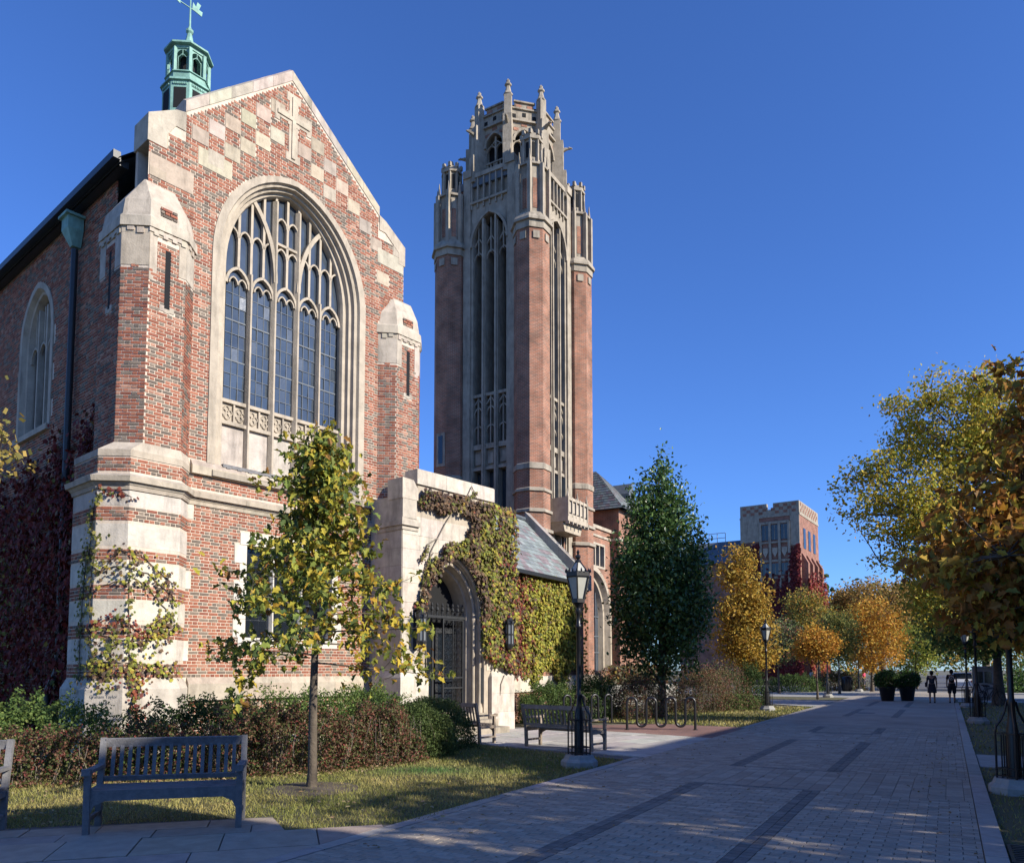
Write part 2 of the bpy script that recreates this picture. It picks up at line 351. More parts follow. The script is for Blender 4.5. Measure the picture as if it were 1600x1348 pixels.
# ---- flagstones by the front benches
FU=np.array([.96,.28]);FV=np.array([.28,-.96]);FO=np.array([-2.32,8.01])
path=tag(sheet('flagstone_path',[(-14,2),WP(-4,-5.17)[:2],WP(9.6,-5.17)[:2],(-.98,8.5),(-1.63,8.27),(-2.32,8.01),(-2.71,8.8),(-14,6.0)],.002,'joint_sand'),kind='structure')
def flags(parent,O,U,Vv,u0,u1,v0,v1,clips,cols,rowd=(.5,.8),len_=(.6,1.3),z=.022,gap=.007,poly=None):
    v=v0
    while v<v1:
        d=random.uniform(*rowd);u=u0+random.uniform(-.6,0)
        while u<u1:
            l=random.uniform(*len_)
            p=[(u+gap,v+gap),(u+l-gap,v+gap),(u+l-gap,v+d-gap),(u+gap,v+d-gap)]
            p=[tuple(np.array(O)+np.array(U)*a+np.array(Vv)*b) for a,b in p]
            for (cp,cn) in clips:
                if len(p)>2:p=clip(p,cp,cn)
            if len(p)>2 and area(p)>.02:
                cx=np.mean([q[0] for q in p]);cy=np.mean([q[1] for q in p])
                if poly is None or inpoly(np.array([cx]),np.array([cy]),poly)[0]:
                    zt=z+random.uniform(-.003,.003);mb=MB()
                    s_=sum(p[i][0]*p[(i+1)%len(p)][1]-p[(i+1)%len(p)][0]*p[i][1] for i in range(len(p)))
                    if s_<0:p=p[::-1]
                    mb.prism(p,-.01,zt,col=jit(random.choice(cols),.1));mb.build('flagstone','flag',parent)
            u+=l
        v+=d
FC=[(.38,.325,.26),(.42,.345,.265),(.34,.295,.245),(.36,.30,.235)]
wl=(WP(0,-5.18)[:2],tuple(WN))
# left of the lawn corner: behind-bench strip and the rows in front
flags(path,FO,FU,FV,-9,4,.0,3.2,[wl,((-.98,8.5),(-.25,.97)),],FC)
flags(path,FO,FU,FV,-9,-.15,-.75,0,[((-2.32,8.01),(.9,.44))],FC,rowd=(.37,.38))
# ---- pale flagstones in front of the entrance
PLAZA=[WP(13.4,-5.0)[:2],WP(18.6,-5.0)[:2],(1.0,22.2),(.1,22.4),(-2.9,18.9),(-.95,17.35)]
plaza=tag(sheet('entrance_paving',PLAZA,.0,'joint_sand'),kind='structure')
cl=[]
for i in range(len(PLAZA)):
    a=np.array(PLAZA[i]);b=np.array(PLAZA[(i+1)%len(PLAZA)]);d=b-a;cl.append((tuple(a),(d[1]/np.hypot(*d),-d[0]/np.hypot(*d))))
flags(plaza,(-1,17.3),(.648,.7615),(.7615,-.648),-3,6,-2,5.5,cl,[(.42,.39,.345),(.46,.43,.38),(.38,.35,.31),(.40,.365,.33)],rowd=(.5,.7),len_=(.7,1.2),z=.018)
tag(sheet('brick_paving',[WP(18.6,-5.0)[:2],WP(22.6,-5.0)[:2],(4.6,23.6),(2.0,23.1),(1.0,22.2)],.006,'brick_floor'),kind='structure')
# ---- lawns
LAWN=[(-13,6.0),(-2.71,8.8),(-2.32,8.01),(-1.63,8.27),(-.98,8.5),WP(9.7,-5.17)[:2],WP(13.35,-5.17)[:2],(-.95,17.35),(-2.9,18.9),(-13,10.5)]
tag(sheet('lawn',LAWN,0.0,'lawn_soil'),kind='structure')
LAWN2=[WP(22.6,-5.17)[:2],WP(36.5,-5.17)[:2],(8.5,35),(2.0,25),(4.6,23.6)]
tag(sheet('lawn_by_shrubs',LAWN2,0.0,'lawn_soil'),kind='structure')
LAWN3=[WP(-6,.40)[:2],WP(15.4,.40)[:2],WP(14.2,9)[:2],WP(-6,9)[:2]]
LAWN4=[WP(17.6,.40)[:2],WP(46,.40)[:2],WP(46,12)[:2],WP(16.4,12)[:2]]
tag(sheet('lawn_across_walkway',LAWN3,0.0,'lawn_soil'),kind='structure');tag(sheet('lawn_far_side',LAWN4,0.0,'lawn_soil'),kind='structure')
sp=tag(sheet('side_path',[WP(15.4,.40)[:2],WP(17.6,.40)[:2],WP(16.4,12)[:2],WP(14.2,9)[:2]],-.002,'joint_sand'),kind='structure')
for k in range(6):
    mb=MB();a=.42+k*1.45;mb.prism([WP(15.42-.14*k*1.0,a)[:2],WP(17.58-.12*k,a)[:2],WP(17.58-.12*(k+1),a+1.43)[:2],WP(15.42-.14*(k+1),a+1.43)[:2]][::-1],-.02,.016,col=jit((.33,.32,.30),.08));mb.build('path_slab','flag',sp)
tag(sheet('cross_path',[WP(44.5,-26)[:2],WP(44.5,-5.2)[:2],WP(36.6,-5.2)[:2],WP(40,-9)[:2],WP(41,-26)[:2]],.004,'concrete'),kind='structure')
tag(sheet('cross_path_far',[WP(46,.4)[:2],WP(49,.4)[:2],WP(49,30)[:2],WP(46,30)[:2]],.004,'concrete'),kind='structure')
LAWN5=[WP(44.6,-14)[:2],WP(44.6,-5.2)[:2],WP(50,-5.2)[:2],WP(50,-14)[:2]]
tag(sheet('lawn_island',LAWN5,0.0,'lawn_soil'),kind='structure')
tag(sheet('street',[WP(66,-60)[:2],WP(66,80)[:2],WP(82,80)[:2],WP(82,-60)[:2]],.002,'asphalt'),kind='structure')
tag(sheet('street_beyond',[WP(82,-3)[:2],WP(82,7)[:2],WP(260,7)[:2],WP(260,-3)[:2]],.004,'asphalt'),kind='structure')
tag(sheet('pavement_far',[WP(50,-40)[:2],WP(50,30)[:2],WP(66,30)[:2],WP(66,-40)[:2]],.0,'concrete'),kind='structure')
def pnoise(x,y): return .5+.25*np.sin(1.3*x+.7*y+1)+.15*np.sin(2.9*x-2.1*y)+.1*np.sin(5.3*x+4.7*y+2)
def blades(poly,n,h,wd,name,label=None,palette=None,near=None):
    xs=[];lo=np.min(poly,0);hi=np.max(poly,0)
    x=RNG.uniform(lo[0],hi[0],n*3);y=RNG.uniform(lo[1],hi[1],n*3);k=inpoly(x,y,poly)
    d=np.hypot(x,y);k&=(y>4)&(np.abs(x)<y*.72+1)&(RNG.uniform(0,1,len(x))<np.clip((9.5/np.maximum(d,1))**1.1,.08,1))
    x=x[k][:n];y=y[k][:n];m=len(x)
    a=RNG.uniform(0,2*np.pi,m);hh=h*RNG.uniform(.5,1.3,m)*np.clip(np.hypot(x,y)/9,1,2.2)**.4;ww=wd*np.clip(np.hypot(x,y)/9,1,3)
    lean=RNG.normal(0,.45,(m,2))*hh[:,None]
    b0=np.stack([x+np.cos(a)*ww,y+np.sin(a)*ww,np.zeros(m)],1);b1=np.stack([x-np.cos(a)*ww,y-np.sin(a)*ww,np.zeros(m)],1)
    tp=np.stack([x+lean[:,0],y+lean[:,1],hh],1)
    pn=np.clip(pnoise(x,y)+RNG.normal(0,.16,m),0,1)[:,None]
    c=np.array((.17,.19,.04))*(1-pn)+np.array((.38,.31,.11))*pn
    gp=np.exp(-(((x+1.35)/.95)**2+((y-12.7)/.55)**2))[:,None];c=c*(1-gp)+np.array((.06,.15,.035))*gp
    c*=RNG.uniform(.75,1.3,(m,1))
    mb=MB();mb.addn(np.stack([b0,b1,tp],1),[(0,1,2)],c);return tag(mb.build(name,'grass'),label,'grass',kind='stuff')
blades(LAWN,70000,.045,.0055,'lawn_grass','short yellowing grass of the lawn around the young oak')
blades(LAWN2,16000,.05,.008,'lawn_grass','sparse mown grass beside the reddish shrubs')
blades(LAWN3,22000,.045,.006,'lawn_grass','shaded green grass beyond the walkway kerb around the nearest lamp')
blades(LAWN4,14000,.05,.008,'lawn_grass','shaded grass beyond the concrete side path')
def litter(poly,n,name,label,cols,size=.035):
    lo=np.min(poly,0);hi=np.max(poly,0);x=RNG.uniform(lo[0],hi[0],n*4);y=RNG.uniform(lo[1],hi[1],n*4);k=inpoly(x,y,poly);x=x[k][:n];y=y[k][:n];m=len(x)
    scatter_leaves(name,np.stack([x,y,RNG.uniform(.02,.05,m)],1),size,cols,'oak',flat=True,label=label,kind='stuff',cat='leaves')
# ================================================================ LEAVES AND TREES
SHAPES={
 'oak':([(0,0,0),(.14,.12,.05),(.30,.28,.13),(.17,.42,.07),(.36,.64,.12),(.15,.78,.0),(0,1.05,-.14),(-.15,.78,.0),(-.36,.64,.12),(-.17,.42,.07),(-.30,.28,.13),(-.14,.12,.05),(0,.42,-.02)],[(0,1,2,3,12),(12,9,10,11,0),(12,3,4,5,6),(6,7,8,9,12)]),
 'oval':([(0,0,0),(.26,.35,.05),(.22,.7,.05),(0,1,-.02),(-.22,.7,.05),(-.26,.35,.05)],[(0,1,2,3),(0,3,4,5)]),
 'quad':([(-.3,0,0),(.3,0,0),(.25,1,0),(-.25,1,0)],[(0,1,2,3)]),
 'ivy':([(0,0,0),(.42,.12,.03),(.30,.42,.05),(.52,.62,.02),(.2,.72,.05),(0,1.05,-.03),(-.2,.72,.05),(-.52,.62,.02),(-.30,.42,.05),(-.42,.12,.03)],[(0,1,2,8,9),(2,3,4,5,6,7,8)]),
 'needle':([(-.06,0,0),(.06,0,0),(0,1,0)],[(0,1,2)]),
}
def rotmats(N,normal=None,flat=False,droop=.0):
    """columns: leaf side, leaf length, leaf normal"""
    if flat:
        nrm=RNG.normal(0,.25,(N,3));nrm[:,2]=1
    elif normal is not None:
        nrm=np.asarray(normal)+RNG.normal(0,.38,(N,3))
    else:
        nrm=RNG.normal(0,1,(N,3));nrm[:,2]=np.abs(nrm[:,2])*.8+.15
    nrm/=np.linalg.norm(nrm,axis=1)[:,None]
    t=RNG.normal(0,1,(N,3))
    if normal is not None or droop: t=t*(.55)+np.array([0,0,-1.0 if normal is not None else -droop])
    t-=nrm*(t*nrm).sum(1)[:,None];t/=np.linalg.norm(t,axis=1)[:,None]+1e-9
    return np.stack([np.cross(t,nrm),t,nrm],2)
def leaf_verts(P,size,shape,**k):
    tv,tf=SHAPES[shape];tv=np.array(tv);N=len(P);R=rotmats(N,**k);sz=size*RNG.uniform(.65,1.25,N)
    return np.einsum('nij,kj->nki',R,tv)*sz[:,None,None]+P[:,None,:],tf
def pick(cols,N,jitter=.18):
    w=np.array([c[1] for c in cols],float);w/=w.sum();c=np.array([c[0] for c in cols])[RNG.choice(len(cols),N,p=w)]
    return np.clip(c*RNG.uniform(1-jitter,1+jitter,(N,1))*RNG.uniform(.93,1.07,(N,3)),0,1)
def scatter_leaves(name,P,size,cols,shape,parent=None,m='leaf',label=None,kind=None,cat=None,colarr=None,**k):
    V,F=leaf_verts(P,size,shape,**k);c=colarr if colarr is not None else pick(cols,len(P))
    mb=MB();mb.addn(V,F,c);o=mb.build(name,m,parent)
    return tag(o,label,cat,kind=kind)
def crown_points(blobs,n,shell=.55):
    """clump centres spread through a union of ellipsoids ((cx,cy,cz),(rx,ry,rz),weight)"""
    w=np.array([b[2] for b in blobs],float);w/=w.sum();k=RNG.choice(len(blobs),n,p=w)
    d=RNG.normal(0,1,(n,3));d/=np.linalg.norm(d,axis=1)[:,None];r=RNG.uniform(shell**3,1,n)**(1/3)
    return np.array([b[0] for b in blobs])[k]+d*r[:,None]*np.array([b[1] for b in blobs])[k]
def limb(mb,a,b,r0,r1,sag=.12,n=5):
    a=Vector(a);b=Vector(b);pts=[];L=(b-a).length
    off=Vector((random.gauss(0,1),random.gauss(0,1),random.gauss(0,.5)))*L*.06
    for i in range(n+1):
        t=i/n;p=a.lerp(b,t);p=p+off*math.sin(math.pi*t)+Vector((0,0,L*sag*(t-t*t)*(1.2)));pts.append(p)
    mb.tube(pts,[r0+(r1-r0)*i/n for i in range(n+1)],6);return pts
def tree(name,label,cat_group,base,top,trunk_r,fork,blobs,nclump,nleaf,size,cols,shape='oval',spread=.35,leafmat='leaf',bark='bark',shell=.5,nlimb=9,twig_r=.012,zsq=.7,lean=(0,0),colfn=None,droop=.0,twigs=True):
    o=thing(name,label,'tree',base,0,cat_group)
    B=Vector((0,0,0));mb=MB();tp=Vector((lean[0],lean[1],top))
    pts=[B.lerp(tp,t)+Vector((random.gauss(0,.02),random.gauss(0,.02),0))*(top*.15*t) for t in np.linspace(0,1,8)];pts[0]=B
    rs=[trunk_r*(1.35 if i==0 else 1.0)*(1-.86*(i/7)**.9) for i in range(8)]
    mb.tube([Vector((0,0,-.1))]+pts,[trunk_r*1.5]+rs,10);mb.build('trunk',bark,o,True)
    C=crown_points(blobs,nclump,shell)
    # limbs to representative clumps, twigs to the rest
    mb=MB();ends=[]
    idx=RNG.permutation(nclump)[:nlimb]
    def trunk_at(z):
        t=min(max(z/top,0),1);return B.lerp(tp,t),trunk_r*(1-.86*t**.9)
    for i in idx:
        c=Vector(C[i]);h=math.hypot(c.x,c.y);z0=min(max(c.z-h*.75,fork),top*.9);a,ra=trunk_at(z0)
        ps=limb(mb,a,c,max(ra*.55,.02),twig_r*1.2,.08,6);ends+=ps[2:]
    E=np.array([list(p) for p in ends])
    if twigs:
        for i in range(nclump):
            c=C[i];d=np.linalg.norm(E-c,axis=1)+np.where(E[:,2]>c[2]+.2,1,0);j=int(d.argmin())
            if d[j]>.08:limb(mb,E[j],c,twig_r*1.6,twig_r*.5,.05,3)
    mb.build('branches',bark,o,True)
    k=RNG.choice(nclump,nleaf);P=C[k]+RNG.normal(0,1,(nleaf,3))*np.array([spread,spread,spread*zsq])
    colarr=None
    if colfn is not None:colarr=colfn(P,nleaf)
    else:
        colarr=pick(cols,nleaf);tint=RNG.normal(1,.12,(nclump,1));colarr=np.clip(colarr*tint[k],0,1)
    scatter_leaves('crown',P,size,cols,shape,o,leafmat,colarr=colarr,droop=droop)
    return o
YEL=[((.42,.29,.04),5),((.34,.27,.05),4),((.25,.24,.05),3),((.45,.24,.04),2)]
ORG=[((.50,.25,.035),5),((.55,.33,.05),4),((.42,.18,.03),3),((.38,.27,.05),2)]
OLV=[((.14,.15,.04),4),((.22,.20,.05),3),((.30,.25,.06),2),((.10,.13,.035),3)]
DKG=[((.055,.11,.026),5),((.085,.15,.036),4),((.125,.185,.05),2.5),((.03,.07,.018),3)]
# ---- young oak on the lawn
def oak_tree():
    o=thing('young_oak_tree','young oak with green and yellow lobed leaves on the lawn before the chapel','tree',(-2.78,10.85,0))
    mb=MB();mb.tube([(0,0,-.1),(0,0,0),(.005,0,.25),(.0,0,1.2),(.01,.01,1.9),(.03,.0,2.8),(.06,.02,3.7),(.10,.0,4.6),(.13,0,5.15)],[.10,.085,.066,.058,.05,.038,.026,.016,.006],12);mb.build('trunk','bark',o,True)
    mb=MB();C=[];nb=46
    for i in range(nb):
        t=i/(nb-1);z=1.75+3.1*t**.9
        L=(2.0*(1-t)**1.3+.06)*random.uniform(.62,1.06) if t>.12 else random.uniform(1.25,1.85)
        a=i*2.399+random.uniform(-.3,.3)
        rise=random.uniform(-.02,.22)*L+(.1*t*L) if t>.12 else random.uniform(-.30,.1)*L
        p0=Vector((.06*t,0,z));p1=p0+Vector((math.cos(a)*L,math.sin(a)*L,rise))
        ps=limb(mb,p0,p1,.016*(1-t*.6),.004,.05,6)
        for p in ps[2:]:
            C.append(p)
            for q in range(2):
                e=p+Vector((random.gauss(0,.17),random.gauss(0,.17),random.gauss(0,.11)));limb(mb,p,e,.004,.002,0,2);C.append(e)
    # low drooping spray at the left
    p=limb(mb,(0,0,2.05),(-1.0,-.25,1.62),.012,.004,.02,5)
    q=limb(mb,p[-2],(-.98,-.3,1.2),.006,.003,-.1,4);C+=p[3:]+q*2
    mb.build('branches','bark',o,True)
    C=np.array([list(c) for c in C]);n=5200;k=RNG.choice(len(C),n);P=C[k]+RNG.normal(0,.075,(n,3))
    cols=[((.17,.21,.045),4.5),((.28,.29,.05),5),((.43,.36,.05),5),((.42,.29,.04),2.2),((.26,.14,.04),1.4),((.09,.13,.04),4)]
    ca=pick(cols,n);warm=np.clip((P[:,0]-.0)/1.2,0,1)[:,None]*(P[:,2:3]<2.9)*.45;ca=ca*(1-warm)+ca*np.array((1.45,1.15,.9))*warm
    scatter_leaves('crown',P,.12,cols,'oak',o,'leaf',colarr=np.clip(ca,0,1),droop=.5)
oak_tree()
mb=MB();mb.lathe([(.02,.035),(.35,.03),(.62,.012),(.66,.0)][::-1],20);o=mb.build('mulch_ring','mulch');o.location=(-2.78,10.85,.004);tag(o,'ring of bark mulch round the trunk of the young oak','mulch')
# ---- dense conical tree
tree('conical_tree','tall dense dark green cone-shaped tree behind the bicycle rack',None,(5.38,27.8,0),8.6,.15,1.2,
  [((0,0,2.7),(1.55,1.55,1.3),3),((0,0,3.9),(1.8,1.8,1.6),5),((-.1,0,5.3),(1.5,1.5,1.6),4),((-.1,0,6.7),(1.05,1.05,1.3),2.2),((.1,0,7.9),(.7,.7,1.1),.8),((1.0,-.8,5.6),(.55,.55,.9),.5),((-1.15,-.5,5.5),(.55,.55,.9),.5),((-.7,-.6,7.4),(.4,.4,.9),.3),((.8,-.3,7.2),(.4,.4,.8),.3),((.15,0,8.9),(.25,.25,.6),.15)],620,30000,.15,DKG,'oval',.17,'leaf_gloss',shell=.45,nlimb=60,zsq=2.1,twigs=False,droop=-.7)
tree('yellow_tree','golden yellow tree standing behind the dark cone-shaped tree',None,(11.6,38,0),7.2,.16,1.5,
  [((.2,0,2.8),(1.5,1.5,1.15),4),((-.2,0,4.4),(1.1,1.1,1.1),2.6),((.3,0,5.4),(.8,.8,.7),.8),((-.45,0,6.5),(.75,.75,1.2),1.3)],230,10000,.17,[((.45,.29,.045),5),((.38,.26,.05),4),((.28,.22,.05),2),((.48,.26,.04),2)],'oval',.3,shell=.4,nlimb=24)
# ---- small trees round the crossing
tree('red_green_tree','small tree with green leaves turning red at the top, by the cross path',None,(18.6,54,0),4.6,.09,1.7,[((0,0,3.6),(1.7,1.7,1.5),1)],110,4600,.17,[((.10,.14,.05),4),((.15,.17,.07),3),((.22,.09,.06),2.2),((.2,.17,.1),2)],'oval',.32,shell=.35,nlimb=14)
tree('small_amber_tree','small round amber tree on a thin straight trunk by the cross path',None,(17.1,43.4,0),3.9,.06,1.6,[((0,0,3.0),(1.15,1.15,1.0),1)],100,4200,.15,ORG,'oval',.26,shell=.35,nlimb=12)
tree('olive_tree','small olive green tree between the amber tree and the bright orange tree',None,(22.4,53,0),4.6,.08,1.6,[((0,0,3.9),(1.3,1.3,1.9),1)],110,4600,.17,OLV,'oval',.3,shell=.35,nlimb=14)
tree('orange_tree','bright orange tree standing behind the far lamps',None,(27.2,58.5,0),6.4,.12,1.6,[((0,0,3.5),(2.5,2.4,1.9),2),((.2,0,5.4),(1.9,1.9,1.6),1.4),((-1.4,0,4.9),(1.2,1.2,1.1),.6)],240,12500,.19,ORG,'oval',.36,shell=.4,nlimb=20)
tree('gold_green_tree','gold and green tree close to the far tower with red creeper',None,(27.4,69,0),8.4,.16,2,[((0,0,5.0),(2.9,2.9,2.4),2),((-1.2,0,6.9),(1.8,1.8,1.8),1)],200,9000,.22,OLV+YEL+[((.42,.2,.04),3)],'oval',.42,shell=.4,nlimb=20)
tree('spreading_elm','broad brownish gold elm with a spreading crown beyond the crossing',None,(46,96,0),11,.5,4,[((0,0,9.2),(6.4,6,3.8),3),((-3.8,0,8.0),(3.5,3.5,3.2),1.3),((3.2,0,9.2),(3.6,3.6,3.6),1.3)],560,30000,.34,[((.34,.21,.06),4),((.40,.27,.075),3),((.27,.17,.065),3),((.22,.2,.06),2)],'oval',.6,shell=.45,nlimb=34,twig_r=.03)
tree('lime_green_tree','yellow green tree overhanging the far end of the walkway',None,(35.5,68,0),5.5,.12,1.5,[((0,0,3.6),(2.0,2.0,2.3),1)],140,6000,.2,[((.32,.36,.06),4),((.40,.36,.07),3),((.2,.26,.05),3)],'oval',.4,shell=.4,nlimb=16)
# ---- trees on the far side of the walkway
tree('yellow_green_tree','large tree turning yellow and green across the walkway, taller than the lamps',None,(15.55,22.6,0),8.2,.22,2.2,
  [((-2.3,-.3,9.0),(2.0,1.9,1.6),3),((-.6,0,8.6),(1.9,1.9,1.5),2),((-4.2,-.4,6.7),(1.7,1.6,1.45),2.4),((-3.5,-.2,5.0),(1.4,1.3,1.1),1.2),((-1.2,0,6.9),(2.0,1.9,1.8),2),((-2.3,0,3.9),(1.6,1.5,1.2),1.3),((1.6,0,6.5),(2.4,2.4,2.4),1)],520,40000,.115,[((.42,.37,.05),4),((.50,.39,.055),4),((.24,.28,.045),3),((.48,.32,.05),2)],'oval',.24,shell=.45,nlimb=46,twig_r=.013)
tree('amber_oak_tree','oak with large amber and brown leaves hanging over the nearest lamp across the walkway',None,(9.2,10.9,0),5.6,.13,1.9,
  [((-2.7,-.5,3.15),(1.05,1.1,.95),2.2),((-2.1,-.7,2.5),(1.3,1.0,.55),1.4),((-1.5,-.3,4.1),(1.3,1.4,1.1),2.2),((-.3,0,4.6),(1.7,1.7,1.5),2.4),((.3,0,3.2),(2,1.8,1.2),1.6),((-.9,0,5.5),(1.4,1.4,1.1),1.8),((-.2,0,6.3),(1.3,1.3,.8),1.0)],640,12500,.15,[((.36,.15,.03),4),((.46,.24,.04),4),((.27,.13,.035),3),((.48,.34,.05),3),((.22,.2,.04),2)],'oak',.14,shell=.4,nlimb=60,twig_r=.009,droop=.5)
ROWL=['dark green tree with a stout trunk between the bicycles and the amber oak','dark green tree with a stout trunk just beyond the guard booth','dark green tree with a stout trunk next to the white van-like car']
for i,(x,y,h) in enumerate([(22.6,36,8.5),(30,49,8.5),(37.5,61,9)]):
    tree('shade_tree',ROWL[i],"trees in the row across the walkway",(x,y,0),h-1.5,.24,2.6,[((-.2,0,h*.62),(3.3,3.3,h*.34),1),((-1.6,-1,h*.45),(2.2,2.2,1.4),.5)],190,11000,.2,DKG+OLV,'oval',.42,shell=.4,nlimb=18)
# ---- tree just outside on the left whose spray reaches in front of the side wall
tree('feathery_tree','tree with fine yellowish sprays reaching in front of the shaded side wall',None,(-10.0,12.2,0),6.0,.1,2.5,[((.2,0,5.3),(1.75,1.3,.75),1),((.1,0,6.3),(1.2,1.1,.7),.5)],150,3600,.09,[((.32,.25,.07),4),((.26,.23,.07),3),((.36,.24,.06),2)],'quad',.16,shell=.3,nlimb=22,twig_r=.006)
# ---- unseen tree, added between the invented halls to dapple the near walkway
tree('added_dapple_tree','broad unseen tree added between the two invented halls to dapple the walkway',None,(13.5,2.3,0),7,.24,1.2,[((0,0,5.9),(2.5,2.5,2.6),1),((0,0,3.2),(2.5,2.5,2.2),1)],260,11000,.3,OLV+YEL,'oval',.42,shell=.2,nlimb=22,twig_r=.02)
# ---- distant wood closing the horizon
C_=np.concatenate([crown_points([((x,y,h*.55),(9,9,h*.5),1)],22,.3) for x,y,h in [(-90+i*21,150+60*math.sin(i*1.7),random.uniform(10,15)) for i in range(16)]])
k=RNG.choice(len(C_),16000);scatter_leaves('distant_wood',C_[k]+RNG.normal(0,1.6,(16000,3)),1.0,OLV+DKG+ORG[:1],'oval',None,'leaf',label='far belt of mixed autumn trees closing the horizon',kind='stuff',cat='trees')
C_=np.concatenate([crown_points([(((WE*w_+WN*v_)[0],(WE*w_+WN*v_)[1],4.4),(4.6,4.6,4.2),1)],16,.2) for w_,v_ in [(100+random.uniform(-6,10),v) for v in list(range(-60,-4,7))+list(range(10,110,7))]+[(175,v) for v in range(-30,50,6)]])
k=RNG.choice(len(C_),22000);scatter_leaves('street_trees',C_[k]+RNG.normal(0,.8,(22000,3)),.5,OLV+DKG+ORG[:1]+YEL[:2],'oval',None,'leaf',label='belt of mixed autumn trees lining the far street',kind='stuff',cat='trees')
# ================================================================ CHAPEL
CH=thing('chapel','red brick chapel with a checkered stone gable and a tall traceried window','chapel',(-5.02,17.8,0),yaw_rz(40.4))
CAML=CH.matrix_basis.inverted()@Vector((0,0,1.65))      # viewer in chapel coordinates, to rank bricks by distance
def arch_pts(xc,w,zs,h,n=14,k=.45):
    """right springing -> apex -> left springing; blend of ellipse and two-centred arch"""
    out=[];r=(w*w+h*h)/(2*w)
    for i in range(n+1):
        t=i/n*math.pi/2;ex,ez=w*math.cos(t),h*math.sin(t)
        am=math.asin(min(1,h/r));a=am*i/n;px,pz=(w-r)+r*math.cos(a),r*math.sin(a)
        out.append((xc+ex*(1-k)+px*k,zs+ez*(1-k)+pz*k))
    return out+[(2*xc-x,z) for x,z in out[-2::-1]]
def half_at(pts,xc,z):
    best=0
    for (x0,z0),(x1,z1) in zip(pts[:-1],pts[1:]):
        if x0>=xc-1e-6 and x1>=xc-1e-6 and min(z0,z1)<=z<=max(z0,z1) and z1!=z0:best=max(best,x0+(x1-x0)*(z-z0)/(z1-z0)-xc)
    return best
def subtract(iv,cuts):
    out=[iv]
    for a,b in cuts:
        nx=[]
        for p,q in out:
            if b<=p or a>=q:nx.append((p,q));continue
            if a>p:nx.append((p,a))
            if b<q:nx.append((b,q))
        out=nx
    return out
COURSE=.068;JT=.0125
def lay(u0,u1,z0,z1,forbid=None,bond='flemish',ph=0):
    """bricks of a wall as rows (ua,ub,za,zb,is_stretcher)"""
    R=[];k0=math.ceil((z0-1e-6)/COURSE);k1=int((z1+1e-6)/COURSE)
    for k in range(k0,k1):
        za=k*COURSE;zb=za+COURSE-JT;zc=(za+zb)/2;cuts=[]
        if forbid:cuts=forbid(zc)
        if bond=='english':seq=[.21] if k%2 else [.104];off=ph+(0 if k%2 else .052)
        else:seq=[.21,.104];off=ph+(k%2)*.157
        u=u0-1+((off-u0+1)%sum(seq))-sum(seq);i=0
        while u<u1:
            L=seq[i%len(seq)];i+=1
            a,b=max(u,u0),min(u+L-JT,u1)
            if b-a>.02:
                for p,q in subtract((a,b),cuts):
                    if q-p>.02:R.append((p,q,za,zb,L>.15,abs(q-p-(L-JT))<.003))
            u+=L
    return R
BW=np.array([w for _,w in BRICKS],float);BW/=BW.sum();BCOL=np.array([c for c,_ in BRICKS])
def brick_mesh(mb,R,O,U,Nn,proud=.009,depth=.012):
    if not R:return
    a=np.array([r[:4] for r in R]);n=len(a);O=np.array(O,float);U=np.array(U,float);Nn=np.array(Nn,float);Z=np.array((0,0,1.))
    pr=(proud+RNG.uniform(-.0025,.0025,n))[:,None]
    def P(u,z,d):return O+u[:,None]*U+z[:,None]*Z+d*Nn
    b=-depth*np.ones((n,1));e=.0025
    V=np.stack([P(a[:,0],a[:,2],b),P(a[:,1],a[:,2],b),P(a[:,1],a[:,3],b),P(a[:,0],a[:,3],b),P(a[:,0]+e,a[:,2]+e,pr),P(a[:,1]-e,a[:,2]+e,pr),P(a[:,1]-e,a[:,3]-e,pr),P(a[:,0]+e,a[:,3]-e,pr)],1)
    c=BCOL[RNG.choice(6,n,p=BW)]*RNG.uniform(.85,1.15,(n,1))
    mb.addn(V,[(4,5,6,7),(0,1,5,4),(1,2,6,5),(2,3,7,6),(3,0,4,7)],c)
def unit_brick(L,i):
    mb=MB();R=[(0,L-JT,0,COURSE-JT)];h=(L-JT)/2;e=.0025;z1=COURSE-JT
    V=[(-h,0,0),(h,0,0),(h,0,z1),(-h,0,z1),(-h+e,-.021,e),(h-e,-.021,e),(h-e,-.021,z1-e),(-h+e,-.021,z1-e)]
    mb.add(V,[(4,5,6,7),(0,1,5,4),(1,2,6,5),(2,3,7,6),(3,0,4,7)],(1,1,1))
    o=mb.build('brick','brick_tone_'+'abcdef'[i]);me=o.data;bpy.data.objects.remove(o);return me
UB={(s,i):unit_brick(.21 if s else .104,i) for s in (True,False) for i in range(6)}
SINGLE=[]                       # candidates for bricks built as objects: (distance, u, z, stretcher, frame)
# ---- main wall backing with openings
XW=-.17;ZS=10.7
OUT=arch_pts(XW,2.08,ZS,2.55)
GAB=[(-3.66,0),(3.2,0),(3.2,12.93),(2.62,13.35),(2.32,13.4),(2.32,13.72),(-.36,15.82),(-2.91,13.58),(-2.91,13.25),(-3.15,13.2),(-3.66,12.85)]
WINH=[(XW-2.0,6.02)]+[(x,z) for x,z in arch_pts(XW,2.0,ZS,2.47)][::-1]+[(XW+2.0,6.02)]
SQ=(-1.26,1.02,2.35,4.38)
SQH=[(SQ[0],SQ[2]),(SQ[1],SQ[2]),(SQ[1],SQ[3]),(SQ[0],SQ[3])]
mb=MB();mb.holed(GAB,[WINH,SQH],lambda u,v:(u,0,v));mb.prism_xz(GAB,.5,.6)
wall=mb.build('gable_wall','mortar',CH)
